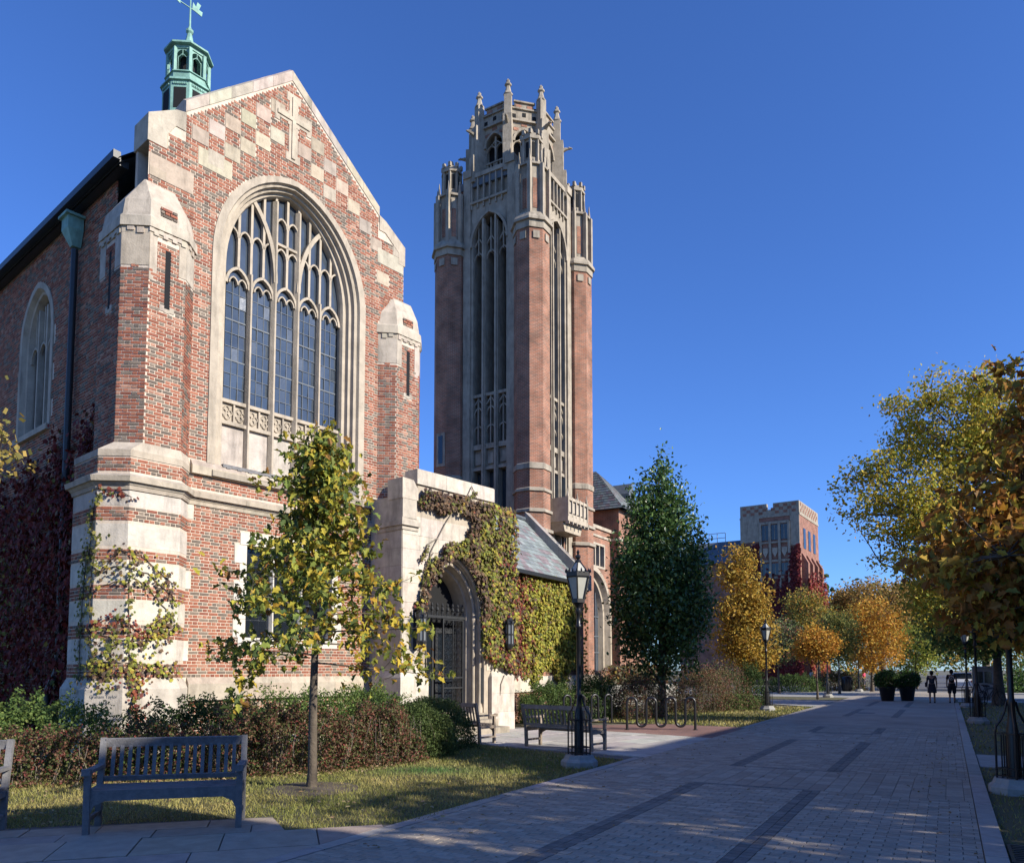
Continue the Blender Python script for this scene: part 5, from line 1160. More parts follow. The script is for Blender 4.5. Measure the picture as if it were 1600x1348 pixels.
# octagonal crown
def o8(ap):return oct_pts(TC,TC,ap*.9)
m2=MB();m2.prism(o8(2.2),26.4,27.2);m2.prism(o8(2.2),29.75,30.1)
m2.prism(o8(2.36),30.1,30.22);cr=m2.build('belfry_crown','limestone_grey',TW);cr.scale.z=.78;cr.location.z=26.4*.22
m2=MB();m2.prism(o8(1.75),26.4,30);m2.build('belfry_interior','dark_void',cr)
m2=MB();m2.prism(o8(2.05),31.35,31.42,o8(1.2));m2.build('belfry_roof','slate_plain',cr)
for k in range(8):
    p=Vector((*o8(2.2)[k],0));q=Vector((*o8(2.2)[(k+1)%8],0));d=(q-p);L=d.length;d.normalize();n=Vector((d.y,-d.x,0))
    def Pt(u,z,o=0):
        v=p+d*u+n*o;return (v.x,v.y,z)
    m2=MB();wd=L*.34;a=arch_pts(L/2,wd,28.75,.9,8,.75)
    for (u0,z0),(u1,z1) in zip(a[:-1],a[1:]):
        m2.add([Pt(u0,z0),Pt(u1,z1),Pt(u1,29.78),Pt(u0,29.78),Pt(u0,z0,-.4),Pt(u1,z1,-.4)],[(0,1,2,3),(0,4,5,1)])
        m2.bar(Pt(u0,z0,.04),Pt(u1,z1,.04),.12,.12,n)
    for u0,u1 in ((0,L/2-wd),(L/2+wd,L)):
        m2.add([Pt(u0,27.2),Pt(u1,27.2),Pt(u1,29.78),Pt(u0,29.78),Pt(u0,27.2,-.4),Pt(u1,27.2,-.4),Pt(u1,29.78,-.4),Pt(u0,29.78,-.4)],[(0,1,2,3),(1,5,6,2),(4,0,3,7)])
    m2.bar(Pt(L/2,27.2,-.15),Pt(L/2,29.5,-.15),.10,.14,n)
    for u0,u1 in ((L/2-wd,L/2),(L/2,L/2+wd)):
        b2=arch_pts((u0+u1)/2,(u1-u0)/2,28.55,.4,4,.8)
        for (ua,za),(ub,zb) in zip(b2[:-1],b2[1:]):m2.bar(Pt(ua,za,-.15),Pt(ub,zb,-.15),.07,.1,n)
        m2.bar(Pt((u0+u1)/2,28.95,-.15),Pt(L/2,29.25,-.15),.06,.1,n)
    m2.bar(Pt(L/2-wd,27.75,-.1),Pt(L/2+wd,27.75,-.1),.1,.12,n);m2.bar(Pt(L/2-wd,27.3,-.1),Pt(L/2+wd,27.3,-.1),.1,.12,n)
    for j in range(6):
        u=L/2-wd+2*wd*(j+.5)/6;m2.bar(Pt(u,27.3,-.1),Pt(u,27.75,-.1),.06,.06,n)
    m2.build('belfry_arch','limestone_grey',cr)
    # parapet: pierced stone with checks of brick
    m2=MB();m2.add([Pt(0,30.2,.0),Pt(L,30.2,.0),Pt(L,31.0,.0),Pt(0,31.0,.0),Pt(0,30.2,-.25),Pt(L,30.2,-.25),Pt(L,31.0,-.25),Pt(0,31.0,-.25)],[(0,1,2,3),(7,6,5,4),(3,2,6,7)])
    m2.add([Pt(L*.2,31.0),Pt(L*.8,31.0),Pt(L*.8,31.45),Pt(L*.2,31.45),Pt(L*.2,31.0,-.25),Pt(L*.8,31.0,-.25),Pt(L*.8,31.45,-.25),Pt(L*.2,31.45,-.25)],[(0,1,2,3),(7,6,5,4),(3,2,6,7),(0,3,7,4),(1,5,6,2)])
    m2.bar(Pt(0,31.0,.03),Pt(L,31.0,.03),.10,.12,n);m2.bar(Pt(L*.16,31.47,.03),Pt(L*.84,31.47,.03),.10,.12,n);m2.build('parapet','limestone_grey',cr)
    for u,z,c in ((.18,30.5,'void'),(.5,30.65,'void'),(.82,30.5,'void'),(.32,31.2,'b'),(.68,31.2,'b'),(.5,29.95,'b'),(.25,29.62,'b'),(.75,29.62,'b')):
        m2=MB();m2.obox(Pt(L*u,z,.012),d,n,(0,0,1),L*(.055 if c=='void' else .09),.012,.13 if c=='void' else .10);m2.build('parapet_opening' if c=='void' else 'brick_check','dark_void' if c=='void' else 'brick_wall',cr)
    # buttress, pinnacle, gargoyle at each corner
    v=p+ (p-Vector((TC,TC,0))).normalized()*.12;r=(p-Vector((TC,TC,0))).normalized();t_=Vector((-r.y,r.x,0))
    m2=MB();m2.obox((v.x,v.y,28.3),r,t_,(0,0,1),.34,.22,1.9);m2.obox((v.x+r.x*.1,v.y+r.y*.1,27.2),r,t_,(0,0,1),.4,.19,.9);m2.obox((v.x,v.y,30.9),r,t_,(0,0,1),.18,.18,.85)
    m2.lathe([(.24,31.7),(.24,31.8),(.17,31.9),(.1,32.3),(.18,32.36),(.18,32.46),(.07,32.55),(.1,32.7),(.0,32.85)],6,(v.x,v.y))
    m2.prism([(v.x+r.x*.3+t_.x*s1*.17,v.y+r.y*.3+t_.y*s1*.17) for s1 in (-1,1)]+[(v.x+r.x*.2,v.y+r.y*.2)],29.6,30.2);m2.build('pinnacle','limestone_grey',cr)
    m2=MB();A=v+r*.2;B=v+r*.68;m2.tube([(A.x,A.y,29.55),(v.x+r.x*.45,v.y+r.y*.45,29.7),(B.x,B.y,29.72)],[.14,.11,.05],6);m2.tube([(B.x-r.x*.06,B.y-r.y*.06,29.74),(B.x+r.x*.12,B.y+r.y*.12,29.7)],[.09,.04],6);m2.build('gargoyle','limestone_grey',cr)
# ================================================================ HALL WITH ARCHED WINDOW beyond the tower
HB=thing('arched_hall','brick hall with a great pointed arch window and slate roof beyond the tower','hall',(4.27,41.5,0),yaw_rz(31))
AX=.2
A2=arch_pts(AX,2.3,4.6,2.55,12,.75)
mb=MB();mb.holed([(-3.2,0),(2.6,0),(2.6,9.4),(-3.2,9.4)],[[(AX-2.3,1.6)]+A2[::-1]+[(AX+2.3,1.6)],[(.1,7.35),(1.7,7.35),(1.7,8.5),(.1,8.5)]],lambda u,v:(u,0,v));mb.box(-3.2,2.6,.9,5,0,9.4);mb.build('wall','brick_wall',HB)
mb=MB();rows=[]
for wd,hh,y in ((2.42,2.72,-.01),(2.42,2.72,-.06),(2.2,2.45,-.06),(2.05,2.3,.25),(1.95,2.2,.28),(1.85,2.1,.6)):
    rows.append([(x,y,z) for x,z in [(AX+wd,1.6)]+arch_pts(AX,wd,4.6,hh,12,.75)+[(AX-wd,1.6)]])
mb.loft(rows);aw=mb.build('arched_window','limestone',HB)
a=arch_pts(AX,1.86,4.6,2.12,12,.75);mb=MB();mb.holed([(AX-1.86,1.6)]+a[::-1]+[(AX+1.86,1.6)],[],lambda u,v:(u,.55,v));mb.build('glazing','window_glass',aw)
mb=MB()
for x in (-1.2,-.5,.2,.9,1.6):mb.box(AX+x-.03-.2,AX+x+.03-.2,.48,.56,1.6,6.2)
for z in (2.6,3.5,4.6):mb.box(AX-1.85,AX+1.85,.48,.56,z-.03,z+.03)
mb.build('glazing_bars','slate_plain',aw)
mb=MB();mb.box(-.02,.1,-.03,.3,7.25,8.62).box(1.7,1.82,-.03,.3,7.25,8.62).box(.1,1.7,-.03,.3,8.5,8.62).box(.1,1.7,-.03,.3,7.23,7.35)
for x in (.6,1.15):mb.box(x-.05,x+.05,.0,.3,7.35,8.5)
mw=mb.build('mullioned_window','limestone',HB)
for a,b in ((.1,.55),(.65,1.1),(1.2,1.7)):
    m2=MB();m2.box(a,b,.2,.25,7.35,8.5);m2.build('pane','window_dark',mw)
m2=MB();m2.box(-3.2,2.62,-.1,.3,9.4,9.58).box(-3.2,2.62,-.06,.1,8.95,9.07);m2.build('cornice','limestone',HB)
m2=MB();m2.box(-3.2,2.5,2.6,3,9.4,10.9);m2.build('clerestory','brick_wall',HB)
for x in (.3,1.1,1.9):
    m2=MB();m2.box(x,x+.5,2.56,2.6,9.9,10.7);m2.build('pane','window_dark',HB)
m2=MB();m2.prism([(2.6,-.55),(6.4,-.55),(6.4,4),(2.6,4)],0,10.8);pv=m2.build('pavilion_wall','brick_wall',HB)
for z0,z1 in ((8.95,9.1),(7.7,7.85),(1.4,1.6)):
    m2=MB();m2.box(2.54,6.46,-.62,4.06,z0,z1);m2.build('stone_band','limestone',pv)
m2=MB();m2.add([(2.2,-.95,10.75),(6.8,-.95,10.75),(6.8,5,10.75),(2.2,5,10.75),(3.6,1.3,13.4),(5.2,1.6,13.4)],[(0,1,5,4),(1,2,5),(2,3,4,5),(3,0,4)]);m2.add([(-3.4,2.0,10.9),(2.9,2.0,10.9),(2.9,4.6,13.0),(-3.4,4.6,13.0)],[(0,1,2,3)]);rh=m2.build('roof','slate_plain',HB)
def slates(o,p00,p10,p01,p11,nu,nv,lift=.03):
    mb=MB();P=lambda u,v:(Vector(p00).lerp(Vector(p10),u)).lerp(Vector(p01).lerp(Vector(p11),u),v)
    n=(Vector(p10)-Vector(p00)).cross(Vector(p01)-Vector(p00)).normalized()
    if n.z<0:n=-n
    for j in range(nv):
        for i in range(nu):
            u0=(i+(j%2)*.5)/nu;u1=min(1,u0+.96/nu)
            if u0>=1:continue
            v0,v1=j/nv,min(1,(j+1.15)/nv);a,b,c,d=P(u0,v0)+n*lift,P(u1,v0)+n*lift,P(u1,v1)+n*.006,P(u0,v1)+n*.006
            cc=random.choices([c_ for c_,_ in SC],[w_ for _,w_ in SC])[0];mb.add([a,b,c,d,P(u0,v0),P(u1,v0)],[(0,1,2,3),(4,5,1,0)],jit(tuple(x*.75 for x in cc),.2))
    tag(mb.build('slates','slate',o),kind='stuff')
slates(rh,(2.2,-.95,10.76),(6.8,-.95,10.76),(3.6,1.3,13.41),(5.2,1.6,13.41),22,16);slates(rh,(2.2,5,10.76),(2.2,-.95,10.76),(3.6,1.6,13.41),(3.6,1.3,13.41),22,16);slates(rh,(-3.4,2.0,10.91),(2.9,2.0,10.91),(-3.4,4.6,13.01),(2.9,4.6,13.01),30,12)
m2=MB();m2.prism_xz([(5.0,11.2),(6.0,11.2),(6.0,12.2),(5.5,12.9),(5.0,12.2)],-.2,1.6);m2.build('dormer','slate_plain',HB)
# planter wall in front of it
m2=MB();m2.prism([(4.4,34.4),(8.2,38.2),(7.6,38.8),(3.8,35.0)],0,.95);pln=tag(m2.build('planter_wall','concrete'),'low concrete planter wall with grasses before the arched hall','planter')
# ---- dark slate roof seen between chapel and tower
BK=thing('rear_range','brick range with a dark blue slate roof behind the chapel','building',(-7.2,41.5,0),yaw_rz(31))
m2=MB();m2.box(-6,4,0,7,0,11.5);m2.build('wall','brick_wall_far',BK)
m2=MB();m2.add([(-6,-.4,11.3),(4,-.4,11.3),(4,3.5,15.2),(-6,3.5,15.2),(4,7.4,11.3),(-6,7.4,11.3)],[(0,1,2,3),(3,2,4,5),(1,4,2),(0,3,5)]);r2=m2.build('roof','slate_plain',BK);slates(r2,(-6,-.4,11.31),(4,-.4,11.31),(-6,3.5,15.21),(4,3.5,15.21),36,14)
m2=MB()
for z,y in ((12.3,.6),(13.1,1.4)):
    for i in range(9):m2.bar((-6+i*1.1,y-.05,z+.06),(-5.45+i*1.1,y-.05,z-.1),.05,.05);m2.bar((-5.45+i*1.1,y-.05,z-.1),(-4.9+i*1.1,y-.05,z+.06),.05,.05)
m2.build('snow_guards','copper_green',BK)
# ================================================================ FAR TOWER WITH RED CREEPER
FT=thing('creeper_tower','square stone and brick tower with a checkered parapet, half covered in red creeper','building',(32,85,0),yaw_rz(34))
m2=MB();m2.box(0,9,0,6.6,0,18.9);m2.build('wall','brick_wall_far',FT)
m2=MB();m2.box(-.06,9.06,-.06,6.66,18.9,19.15);m2.build('cornice','limestone_grey',FT)
for a,b in ((0,2.85),(3.55,6.6)):
    m2=MB();m2.box(-.02,.5,a,b,19.15,20.5);m2.build('parapet','limestone_grey',FT)
m2=MB();m2.box(.5,9.02,-.02,.5,19.15,20.5);m2.box(.0,.48,2.85,3.55,19.15,19.8);m2.box(8.5,9,.5,6.6,19.15,20.5);m2.build('parapet','limestone_grey',FT)
for i in range(13):
    for j in range(3):
        if (i+j)%2==0 and not 5<i<7:
            y=.35+i*.46;m2=MB();m2.box(-.045,-.018,y,y+.44,19.3+j*.36,19.62+j*.36);m2.build('brick_check','brick_wall_far',FT)
for i in range(16):
    for j in range(3):
        if (i+j)%2==0:
            x=.5+i*.5;m2=MB();m2.box(x,x+.46,-.045,-.018,19.3+j*.36,19.62+j*.36);m2.build('brick_check','brick_wall_far',FT)
st=MB()
for y in (1.15,2.2,3.25,4.3):st.box(-.22,.02,y-.13,y+.13,4,18.3)
st.box(-.16,.02,1.1,4.4,18.1,18.4).box(-.16,.02,1.1,4.4,15.9,16.1).box(-.1,.02,4.43,6.6,16.2,18.9).box(-.1,.02,0,1.0,15.5,18.9)
for z in (13.9,12.0,10.2,8.3):st.box(-.12,.02,1.1,4.4,z-.12,z+.12)
st.build('stone_bay','limestone_grey',FT)
for z0,z1 in ((16.3,18.0),(12.3,13.6),(8.6,10.0),(6.0,7.6)):
    for y in (1.28,2.33,3.38):
        m2=MB();m2.box(-.06,-.004,y,y+.79,z0,z1);wn=m2.build('window','window_dark',FT);m2=MB();m2.box(-.09,-.055,y+.37,y+.42,z0,z1);m2.build('glazing_bar','limestone_grey',wn)
for y in (1.28,2.33,3.38):
    m2=MB();m2.prism([(-.1,0),(-.02,0),(-.02,.5),(-.1,.5)],0,.1);m2=MB();m2.add([(-.09,y+.1,15.4),(-.09,y+.7,15.4),(-.09,y+.7,14.9),(-.09,y+.4,14.3),(-.09,y+.1,14.9)],[(0,1,2,3,4)]);m2.build('carved_shield','limestone',FT)
for x in (.6,2.8,5.2,7.6):
    m2=MB();m2.box(x,x+.7,-.7,0,0,13.5);m2.prism([(x,-.7),(x+.7,-.7),(x+.7,0),(x,0)],13.5,14.6,[(x,-.1),(x+.7,-.1),(x+.7,0),(x,0)]);m2.build('buttress','brick_wall_far',FT)
for x in (1.5,3.8,6.2):
    for z0,z1 in ((15.3,17.6),(10.5,12.5),(6.5,8.8)):
        m2=MB();m2.box(x+.05,x+1.1,-.05,-.003,z0,z1);m2.build('window','window_dark',FT)
m2=MB();m2.box(-.4,14,6.6,14,0,14.2);m2.build('rear_wing_wall','brick_wall_far',FT)
m2=MB();m2.add([(-.9,6.62,14.0),(-.9,14,14.0),(3.5,14,17.2),(3.5,6.62,17.2),(14,6.62,17.2),(14,14,17.2)],[(0,1,2,3),(3,2,5,4)]);m2.build('roof','slate_plain',FT)
m2=MB()
for y in (9,10,11):m2.tube([(1.8,y,15.8),(1.8,y,18.0)],.04,5)
m2.tube([(1.8,9,18),(1.8,11,18)],.04,5);m2.tube([(1.8,9,17.4),(1.8,11,17.4)],.04,5);m2.build('roof_railing','concrete',FT)
# ---- invented halls, out of view, added to cast shade over walkway and benches
def shade_hall(label,x0,x1,H):
    SH=thing('added_shade_hall',label,'hall',(15.4,5.5,0),yaw_rz(31.3))
    m2=MB();m2.box(x0,x1,-9,0,0,H-.3);m2.build('wall','brick_wall',SH)
    m2=MB();m2.box(x0-.1,x1+.1,-9.1,.1,H-.3,H);m2.build('parapet','limestone',SH)
    for i in range(int((x1-x0)/3.1)):
        for z0,z1 in ((1.2,3.3),(5,7)):
            x=x0+.9+i*3.1;m2=MB();m2.box(x-.12,x+1.62,-.02,.06,z0-.12,z1+.12);wn=m2.build('window_surround','limestone',SH);m2=MB();m2.box(x,x+1.5,.05,.075,z0,z1);m2.build('pane','window_dark',wn)
shade_hall('invented long two-storey brick hall across the walkway, added to shade it',-1.8,41,8.35)
shade_hall('invented taller brick hall behind the viewpoint, added to shade the flagstone benches',-26,-6.0,10.1)
# ================================================================ IVY AND CREEPER
GRN=[((.13,.15,.035),4),((.19,.19,.045),4),((.25,.22,.055),3),((.10,.11,.03),2)]
BRN=[((.11,.07,.05),4),((.16,.10,.06),3),((.08,.055,.045),3),((.20,.13,.07),2)]
RED=[((.22,.055,.04),4),((.28,.09,.05),3),((.15,.04,.035),3)]
YGR=[((.35,.33,.05),4),((.41,.36,.06),3),((.25,.26,.045),3),((.36,.25,.05),1.2)]
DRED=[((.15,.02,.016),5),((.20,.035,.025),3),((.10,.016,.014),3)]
def wall_ivy(parent_name,label,ref,Pfn,N,test,colsel,size,normal,depth=.10,n_try=4,box=(0,1,0,1)):
    t=thing(parent_name,label,'ivy',ref.location,ref.rotation_euler.z)
    u=RNG.uniform(box[0],box[1],N*n_try);z=RNG.uniform(box[2],box[3],N*n_try);k=test(u,z);u=u[k][:N];z=z[k][:N];m=len(u)
    cols=np.zeros((m,3));w_=colsel(u,z)               # (m,4) weights green,brown,red,yellow
    w_=w_/w_.sum(1,keepdims=True);r=RNG.uniform(0,1,m);cum=np.cumsum(w_,1);idx=(r[:,None]>cum).sum(1)
    for j,cs in enumerate((GRN,BRN,RED,YGR)):
        q=idx==j
        if q.any():cols[q]=pick(cs,q.sum())
    lump=.5+.5*np.sin(u*5.1+z*3.3)*np.sin(z*6.2-u*2.2)
    P=Pfn(u,z,RNG.uniform(.02,depth,m)*(.6+lump*.8))
    scatter_leaves('foliage',P,size,None,'ivy',t,'leaf',colarr=cols,normal=normal)
    return t
def nz(u,z):return .18*np.sin(4.1*u+1.7*z)+.12*np.sin(9.3*u-5*z+1)+.1*np.sin(15*z+7*u)
def stem(parent,pts,r=.012,m='bark'):
    mb=MB();mb.tube(pts,[r]*(len(pts)-1)+[r*.4],5);return mb.build('stem',m,parent)
# --- on the porch
def porch_test(x,z):
    n=nz(x,z);ah=np.array([half_at(AO,XO,q) if 3.0<=q<4.62 else (1.12 if q<3.0 else 0) for q in z]);dx=np.abs(x-XO);inside_=(dx<ah*1.0)&(z<4.6)
    strip=(z>5.72+n*.4)&(z<6.2+n*.15)&(x>2.78+n*.3)
    main=(x>3.5+(z-4.35)*.82+n)&(z>3.0)&(z<6.0)&(x<6.3)
    ring=(dx<ah+.24+n*.3)&(dx>ah-.14)&(z>3.75-(x>XO)*1.8)&(z<4.95)|((dx<.5)&(z>4.5)&(z<4.85))
    right=(x>XO+1.28+n*.3)&(z>1.62+n*.5+np.clip((5.6-x)*.9,0,3))&(z<5.8)
    return ((strip|main|right)&~inside_)|(ring&~(inside_&(dx<ah-.12)))
def porch_col(x,z):
    st=((z>5.65)&(x<5.3)).astype(float);ah=np.array([half_at(AO,XO,q) if 3.0<=q<4.62 else .6 for q in z]);rg=(np.abs(np.abs(x-XO)-ah)<.22).astype(float)
    rgt=np.clip((x-5.3)/.7,0,1);return np.stack([1.0-.55*st-.6*rg+.1,.45+1.6*st+1.4*rg+.7*rgt,.06+.35*rgt+.4*(z<2.4),.7*(1-st)*(1-rg)+.05],1).clip(.01)
pv_=wall_ivy('ivy','green and brown ivy draped over the top and right of the porch arch',PO,lambda u,z,d:np.stack([u,FY-.03-d,z],1),7600,porch_test,porch_col,.095,(0,-1,.15),.2,6,(2.6,6.35,1.4,6.35))
# ivy wrapping the right flank of the porch
u=RNG.uniform(FY,1.2,1500);z=RNG.uniform(1.9,5.7,1500);P=np.stack([6.22+RNG.uniform(.0,.12,1500),u,z],1);scatter_leaves('flank_foliage',P,.095,BRN+RED+GRN,'ivy',pv_,'leaf',normal=(1,0,.15))
for pts in ([(3.0,FY-.04,1.7),(2.9,FY-.05,3.2),(3.1,FY-.05,4.6),(3.6,FY-.06,5.4),(4.0,FY-.06,5.9)],[(3.35,FY-.05,5.0),(3.0,FY-.05,4.8),(2.8,FY-.05,4.4)],[(3.2,FY-.05,4.6),(2.95,FY-.05,4.3),(2.82,FY-.05,3.8)],[(4.3,FY-.08,6.1),(4.55,FY-.1,6.55),(4.85,FY-.08,6.15)],[(5.85,FY-.14,1.5),(5.7,FY-.14,1.25),(5.68,FY-.14,.95)]):stem(pv_,pts,.016,'bark_pale')
for a in ([(3.0,4.75),(2.75,4.35)],[(3.05,4.45),(2.8,3.75)],[(2.8,6.0),(2.7,5.75)],[(4.35,6.15),(4.8,6.45)]):
    (x0,z0),(x1,z1)=a;t=RNG.uniform(0,1,70);P=np.stack([x0+(x1-x0)*t+RNG.normal(0,.03,70),np.full(70,FY-.06)+RNG.uniform(-.05,0,70),z0+(z1-z0)*t+RNG.normal(0,.03,70)],1);scatter_leaves('trailing_foliage',P,.06,BRN+GRN,'ivy',pv_,'leaf',normal=(0,-1,.1))
# --- on the low wing
def wing_col(x,z):
    l=np.clip((1.9-x)/1.4,0,1);t=np.clip((z-4.1)/.5,0,1);return np.stack([.55*(1-l)+.1,.35*l+.1,.9*l+.35*t*(x<3.2),(1.0-l)*1.3+.05],1).clip(.01)
wv_=wall_ivy('ivy','yellow green ivy with red patches covering the low wing wall',WG,lambda u,z,d:np.stack([u,-.04-d,z],1),11000,lambda x,z:(z>1.45+nz(x,z)*.9+.25*np.sin(x*3))&(z<4.78),wing_col,.10,(0,-1,.15),.22,3,(-.5,5.0,1.0,4.8))
u=RNG.uniform(-.3,2.2,900);z=RNG.uniform(1.6,4.6,900);scatter_leaves('flank_foliage',np.stack([5.28+RNG.uniform(0,.12,900),u,z],1),.1,YGR,'ivy',wv_,'leaf',normal=(1,0,.1))
# --- dark red creeper on the shaded side wall
def side_test(y,z):
    n=nz(y,z);spike=.9*np.abs(np.sin(y*4.3))*np.abs(np.sin(y*1.7+1))*1.6
    return (z<6.0+spike+n*1.5-.12*np.abs(y-3.4))
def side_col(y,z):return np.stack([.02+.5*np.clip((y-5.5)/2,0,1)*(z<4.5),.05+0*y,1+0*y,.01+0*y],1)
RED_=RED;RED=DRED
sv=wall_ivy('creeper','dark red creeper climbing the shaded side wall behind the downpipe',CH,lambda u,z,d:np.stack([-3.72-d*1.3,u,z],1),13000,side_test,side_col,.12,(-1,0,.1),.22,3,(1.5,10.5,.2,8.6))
RED=RED_
for k in range(16):
    y=random.uniform(1.5,4.2);z0=random.uniform(4.2,5.2);pts=[(-3.73,y+random.gauss(0,.05)*i-.02*i,z0+i*random.uniform(.3,.5)) for i in range(5)];stem(sv,pts,.012)
    P=np.array([p for p in pts for _ in range(7)])+RNG.normal(0,.05,(35,3));P[:,0]=-3.74;scatter_leaves('trailing_foliage',P,.07,DRED,'ivy',sv,'leaf',normal=(-1,0,0))
# --- strands on the corner turret
lo=LL(.0);seg=[(Vector(lo[i+1])-Vector(lo[i])).length for i in range(4)]
def turP(u,z,d):
    i=0
    while i<3 and u>seg[i]:u-=seg[i];i+=1
    if z<1.47:d+=.1
    a=Vector(lo[i]);b=Vector(lo[i+1]);t=(b-a).normalized();n=Vector((-t.y,t.x))
    p=a+t*u+n*d;return (p.x,p.y,z),(n.x,n.y,.1)
tv=thing('ivy','strands of green and russet ivy trailing over the banded corner turret','ivy',CH.location,CH.rotation_euler.z)
s0=seg[0];s1=seg[0]+seg[1];s2=s1+seg[2]
ST=[([(s1-.15,.9),(s1-.12,1.5),(s1-.08,2.2),(s1-.05,3.0),(s1-.05,3.75)],10,'G'),([(s1+.25,1.6),(s1+.2,2.3),(s1+.12,2.7)],10,'G'),
 ([(s1+.45,3.6),(s1+.15,3.9),(s1-.25,3.85),(s1-.6,3.55),(s0+.1,3.35)],17,'B'),([(s1+.6,3.5),(s1+.1,3.6),(s1-.4,3.5),(s1-.75,3.2),(s0+.05,3.0)],15,'B'),([(s1+.5,3.2),(s1+.2,3.3),(s1-.1,3.35)],7,'Y'),
 ([(s1-.1,3.4),(s1-.35,3.3),(s1-.6,3.0),(s0+.2,2.8)],8,'G'),([(s1+.6,2.5),(s1+.2,2.65),(s1-.1,2.5),(s1-.3,2.3)],16,'R'),([(s1+.5,2.3),(s1,2.2),(s1-.45,2.2),(s0+.3,2.35),(s0+.1,2.5)],26,'Y'),
 ([(s1-.45,2.3),(s1-.6,2.6),(s0+.2,2.7),(s0+.08,2.55)],20,'Y'),([(s1+.55,1.75),(s1+.2,1.8),(s1-.2,1.75),(s1-.4,1.6)],40,'Y'),([(s1+.65,1.6),(s1+.3,1.55),(s1-.1,1.5)],34,'B'),
 ([(s1-.55,1.75),(s1-.8,1.65),(s0+.0,1.7)],18,'Y'),([(s1-.1,1.5),(s1-.16,1.2),(s1-.2,.85),(s1-.18,.5)],26,'R'),([(s1+.55,5.1),(s1+.2,5.06),(s1-.05,4.95)],10,'R'),([(s1+.5,5.0),(s1+.75,4.6),(s2+.1,4.3),(s2+.3,3.6)],22,'G'),
 ([(s2-.05,4.2),(s2+.1,3.2),(s2+.05,2.2),(s2-.1,1.7)],18,'G'),([(s2+.3,4.0),(s2+.45,3.0),(s2+.5,2.0),(s2+.4,1.4)],20,'G')]
for pts,dn,kk in ST:
    q=[];L_=0
    for (a,b),(c,d) in zip(pts[:-1],pts[1:]):
        m=max(3,int(math.hypot(c-a,d-b)*8))
        for i in range(m):q.append((a+(c-a)*i/m,b+(d-b)*i/m))
    q.append(pts[-1]);stem(tv,[turP(u,z+random.gauss(0,.012),.02)[0] for u,z in q],.009)
    ps=[];ns=[]
    for u,z in q:
        for _ in range(max(2,int(dn*.42))):
            sd=.035+dn*.0028;p,n=turP(u+random.gauss(0,sd),z+random.gauss(0,sd)-.02,random.uniform(.02,.09));ps.append(p);ns.append(n)
    cs={'G':GRN,'B':BRN+YGR,'R':RED+BRN[:1],'Y':YGR+BRN[:2]+GRN[:1]}[kk]
    scatter_leaves('foliage',np.array(ps),.072,cs,'ivy',tv,'leaf',normal=np.array(ns))
for z,u0,u1 in ((7.45,s1+.55,s1+.0),(7.0,s1+.55,s1+.3)):
    pass
# --- red creeper on the far tower
def far_test(y,z):return (z<15.5-np.abs(y-6.2)*0.2+nz(y,z)*4-(y<4.6)*(y>1.0)*4.5*(np.abs(np.sin(y*3))<.8))
cp=thing('creeper','deep red creeper covering the lower half of the far square tower','ivy',FT.location,FT.rotation_euler.z)
y=RNG.uniform(0,6.6,16000);z=RNG.uniform(1,16,16000);k=(z<15-(y-0.5)*.0+nz(y,z)*5)&~((y>1.1)&(y<4.4)&(z>11+nz(y*2,z)*6))|((y>4.5)&(z<15.8+nz(y,z)*5));y=y[k];z=z[k]
scatter_leaves('foliage',np.stack([-.1-RNG.uniform(0,.2,len(y)),y,z],1),.28,[((.17,.025,.028),4),((.12,.02,.022),4),((.22,.05,.04),2)],'ivy',cp,'leaf',normal=(-1,0,.1))
x=RNG.uniform(0,9,9000);z=RNG.uniform(1,13,9000);k=z<11+nz(x,z)*6;x=x[k];z=z[k];scatter_leaves('foliage',np.stack([x,-.75-RNG.uniform(0,.25,len(x)),z],1),.3,[((.25,.04,.03),4),((.16,.03,.028),3),((.30,.16,.05),2)],'ivy',cp,'leaf',normal=(0,-1,.1))
# ================================================================ HEDGES AND SHRUBS
def shrub(name,label,c,dim,rz,n,size,cols,shape='oval',p=2.7,stems=0,lump=.2,m='leaf',zmin=.05,group=None,cat='shrub'):
    t=thing(name,label,cat,(c[0],c[1],0),math.radians(rz),group)
    d=RNG.normal(0,1,(n,3));d[:,2]=np.abs(d[:,2])*1.1;d/=np.linalg.norm(d,axis=1)[:,None]
    r=1/((np.abs(d)**p).sum(1))**(1/p);ph=RNG.uniform(0,6.28,6)
    bump=1+lump*(np.sin(d[:,0]*5*dim[0]+ph[0])*np.sin(d[:,1]*6+ph[1])+.7*np.sin(d[:,0]*11*dim[0]+ph[2])*np.sin(d[:,2]*9+ph[3]))
    rad=r*bump*RNG.uniform(.55,1.0,n)**.35
    P=d*rad[:,None]*np.array([dim[0]/2,dim[1]/2,dim[2]]);P[:,2]=np.maximum(P[:,2],zmin*RNG.uniform(.3,2,n))
    scatter_leaves('foliage',P,size,cols,shape,t,m)
    mb=MB()
    for i in range(max(6,stems)):
        x=random.uniform(-.42,.42)*dim[0];y=random.uniform(-.40,.40)*dim[1];z=dim[2]*random.uniform(.55,.92)
        mb.tube([(x*.9,y*.9,0),(x+random.gauss(0,.03),y+random.gauss(0,.03),z*.5),(x+random.gauss(0,.07),y+random.gauss(0,.07),z)],[.008,.006,.003],4,cap=False)
    mb.build('stems','bark_pale' if stems>20 else 'bark',t)
    return t
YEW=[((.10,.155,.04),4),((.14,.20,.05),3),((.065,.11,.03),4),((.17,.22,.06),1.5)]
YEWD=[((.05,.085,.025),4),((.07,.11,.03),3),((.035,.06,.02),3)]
BAR=[((.14,.075,.055),3),((.20,.10,.065),3),((.11,.12,.045),4),((.25,.18,.10),2),((.08,.10,.03),4),((.20,.055,.045),2)]
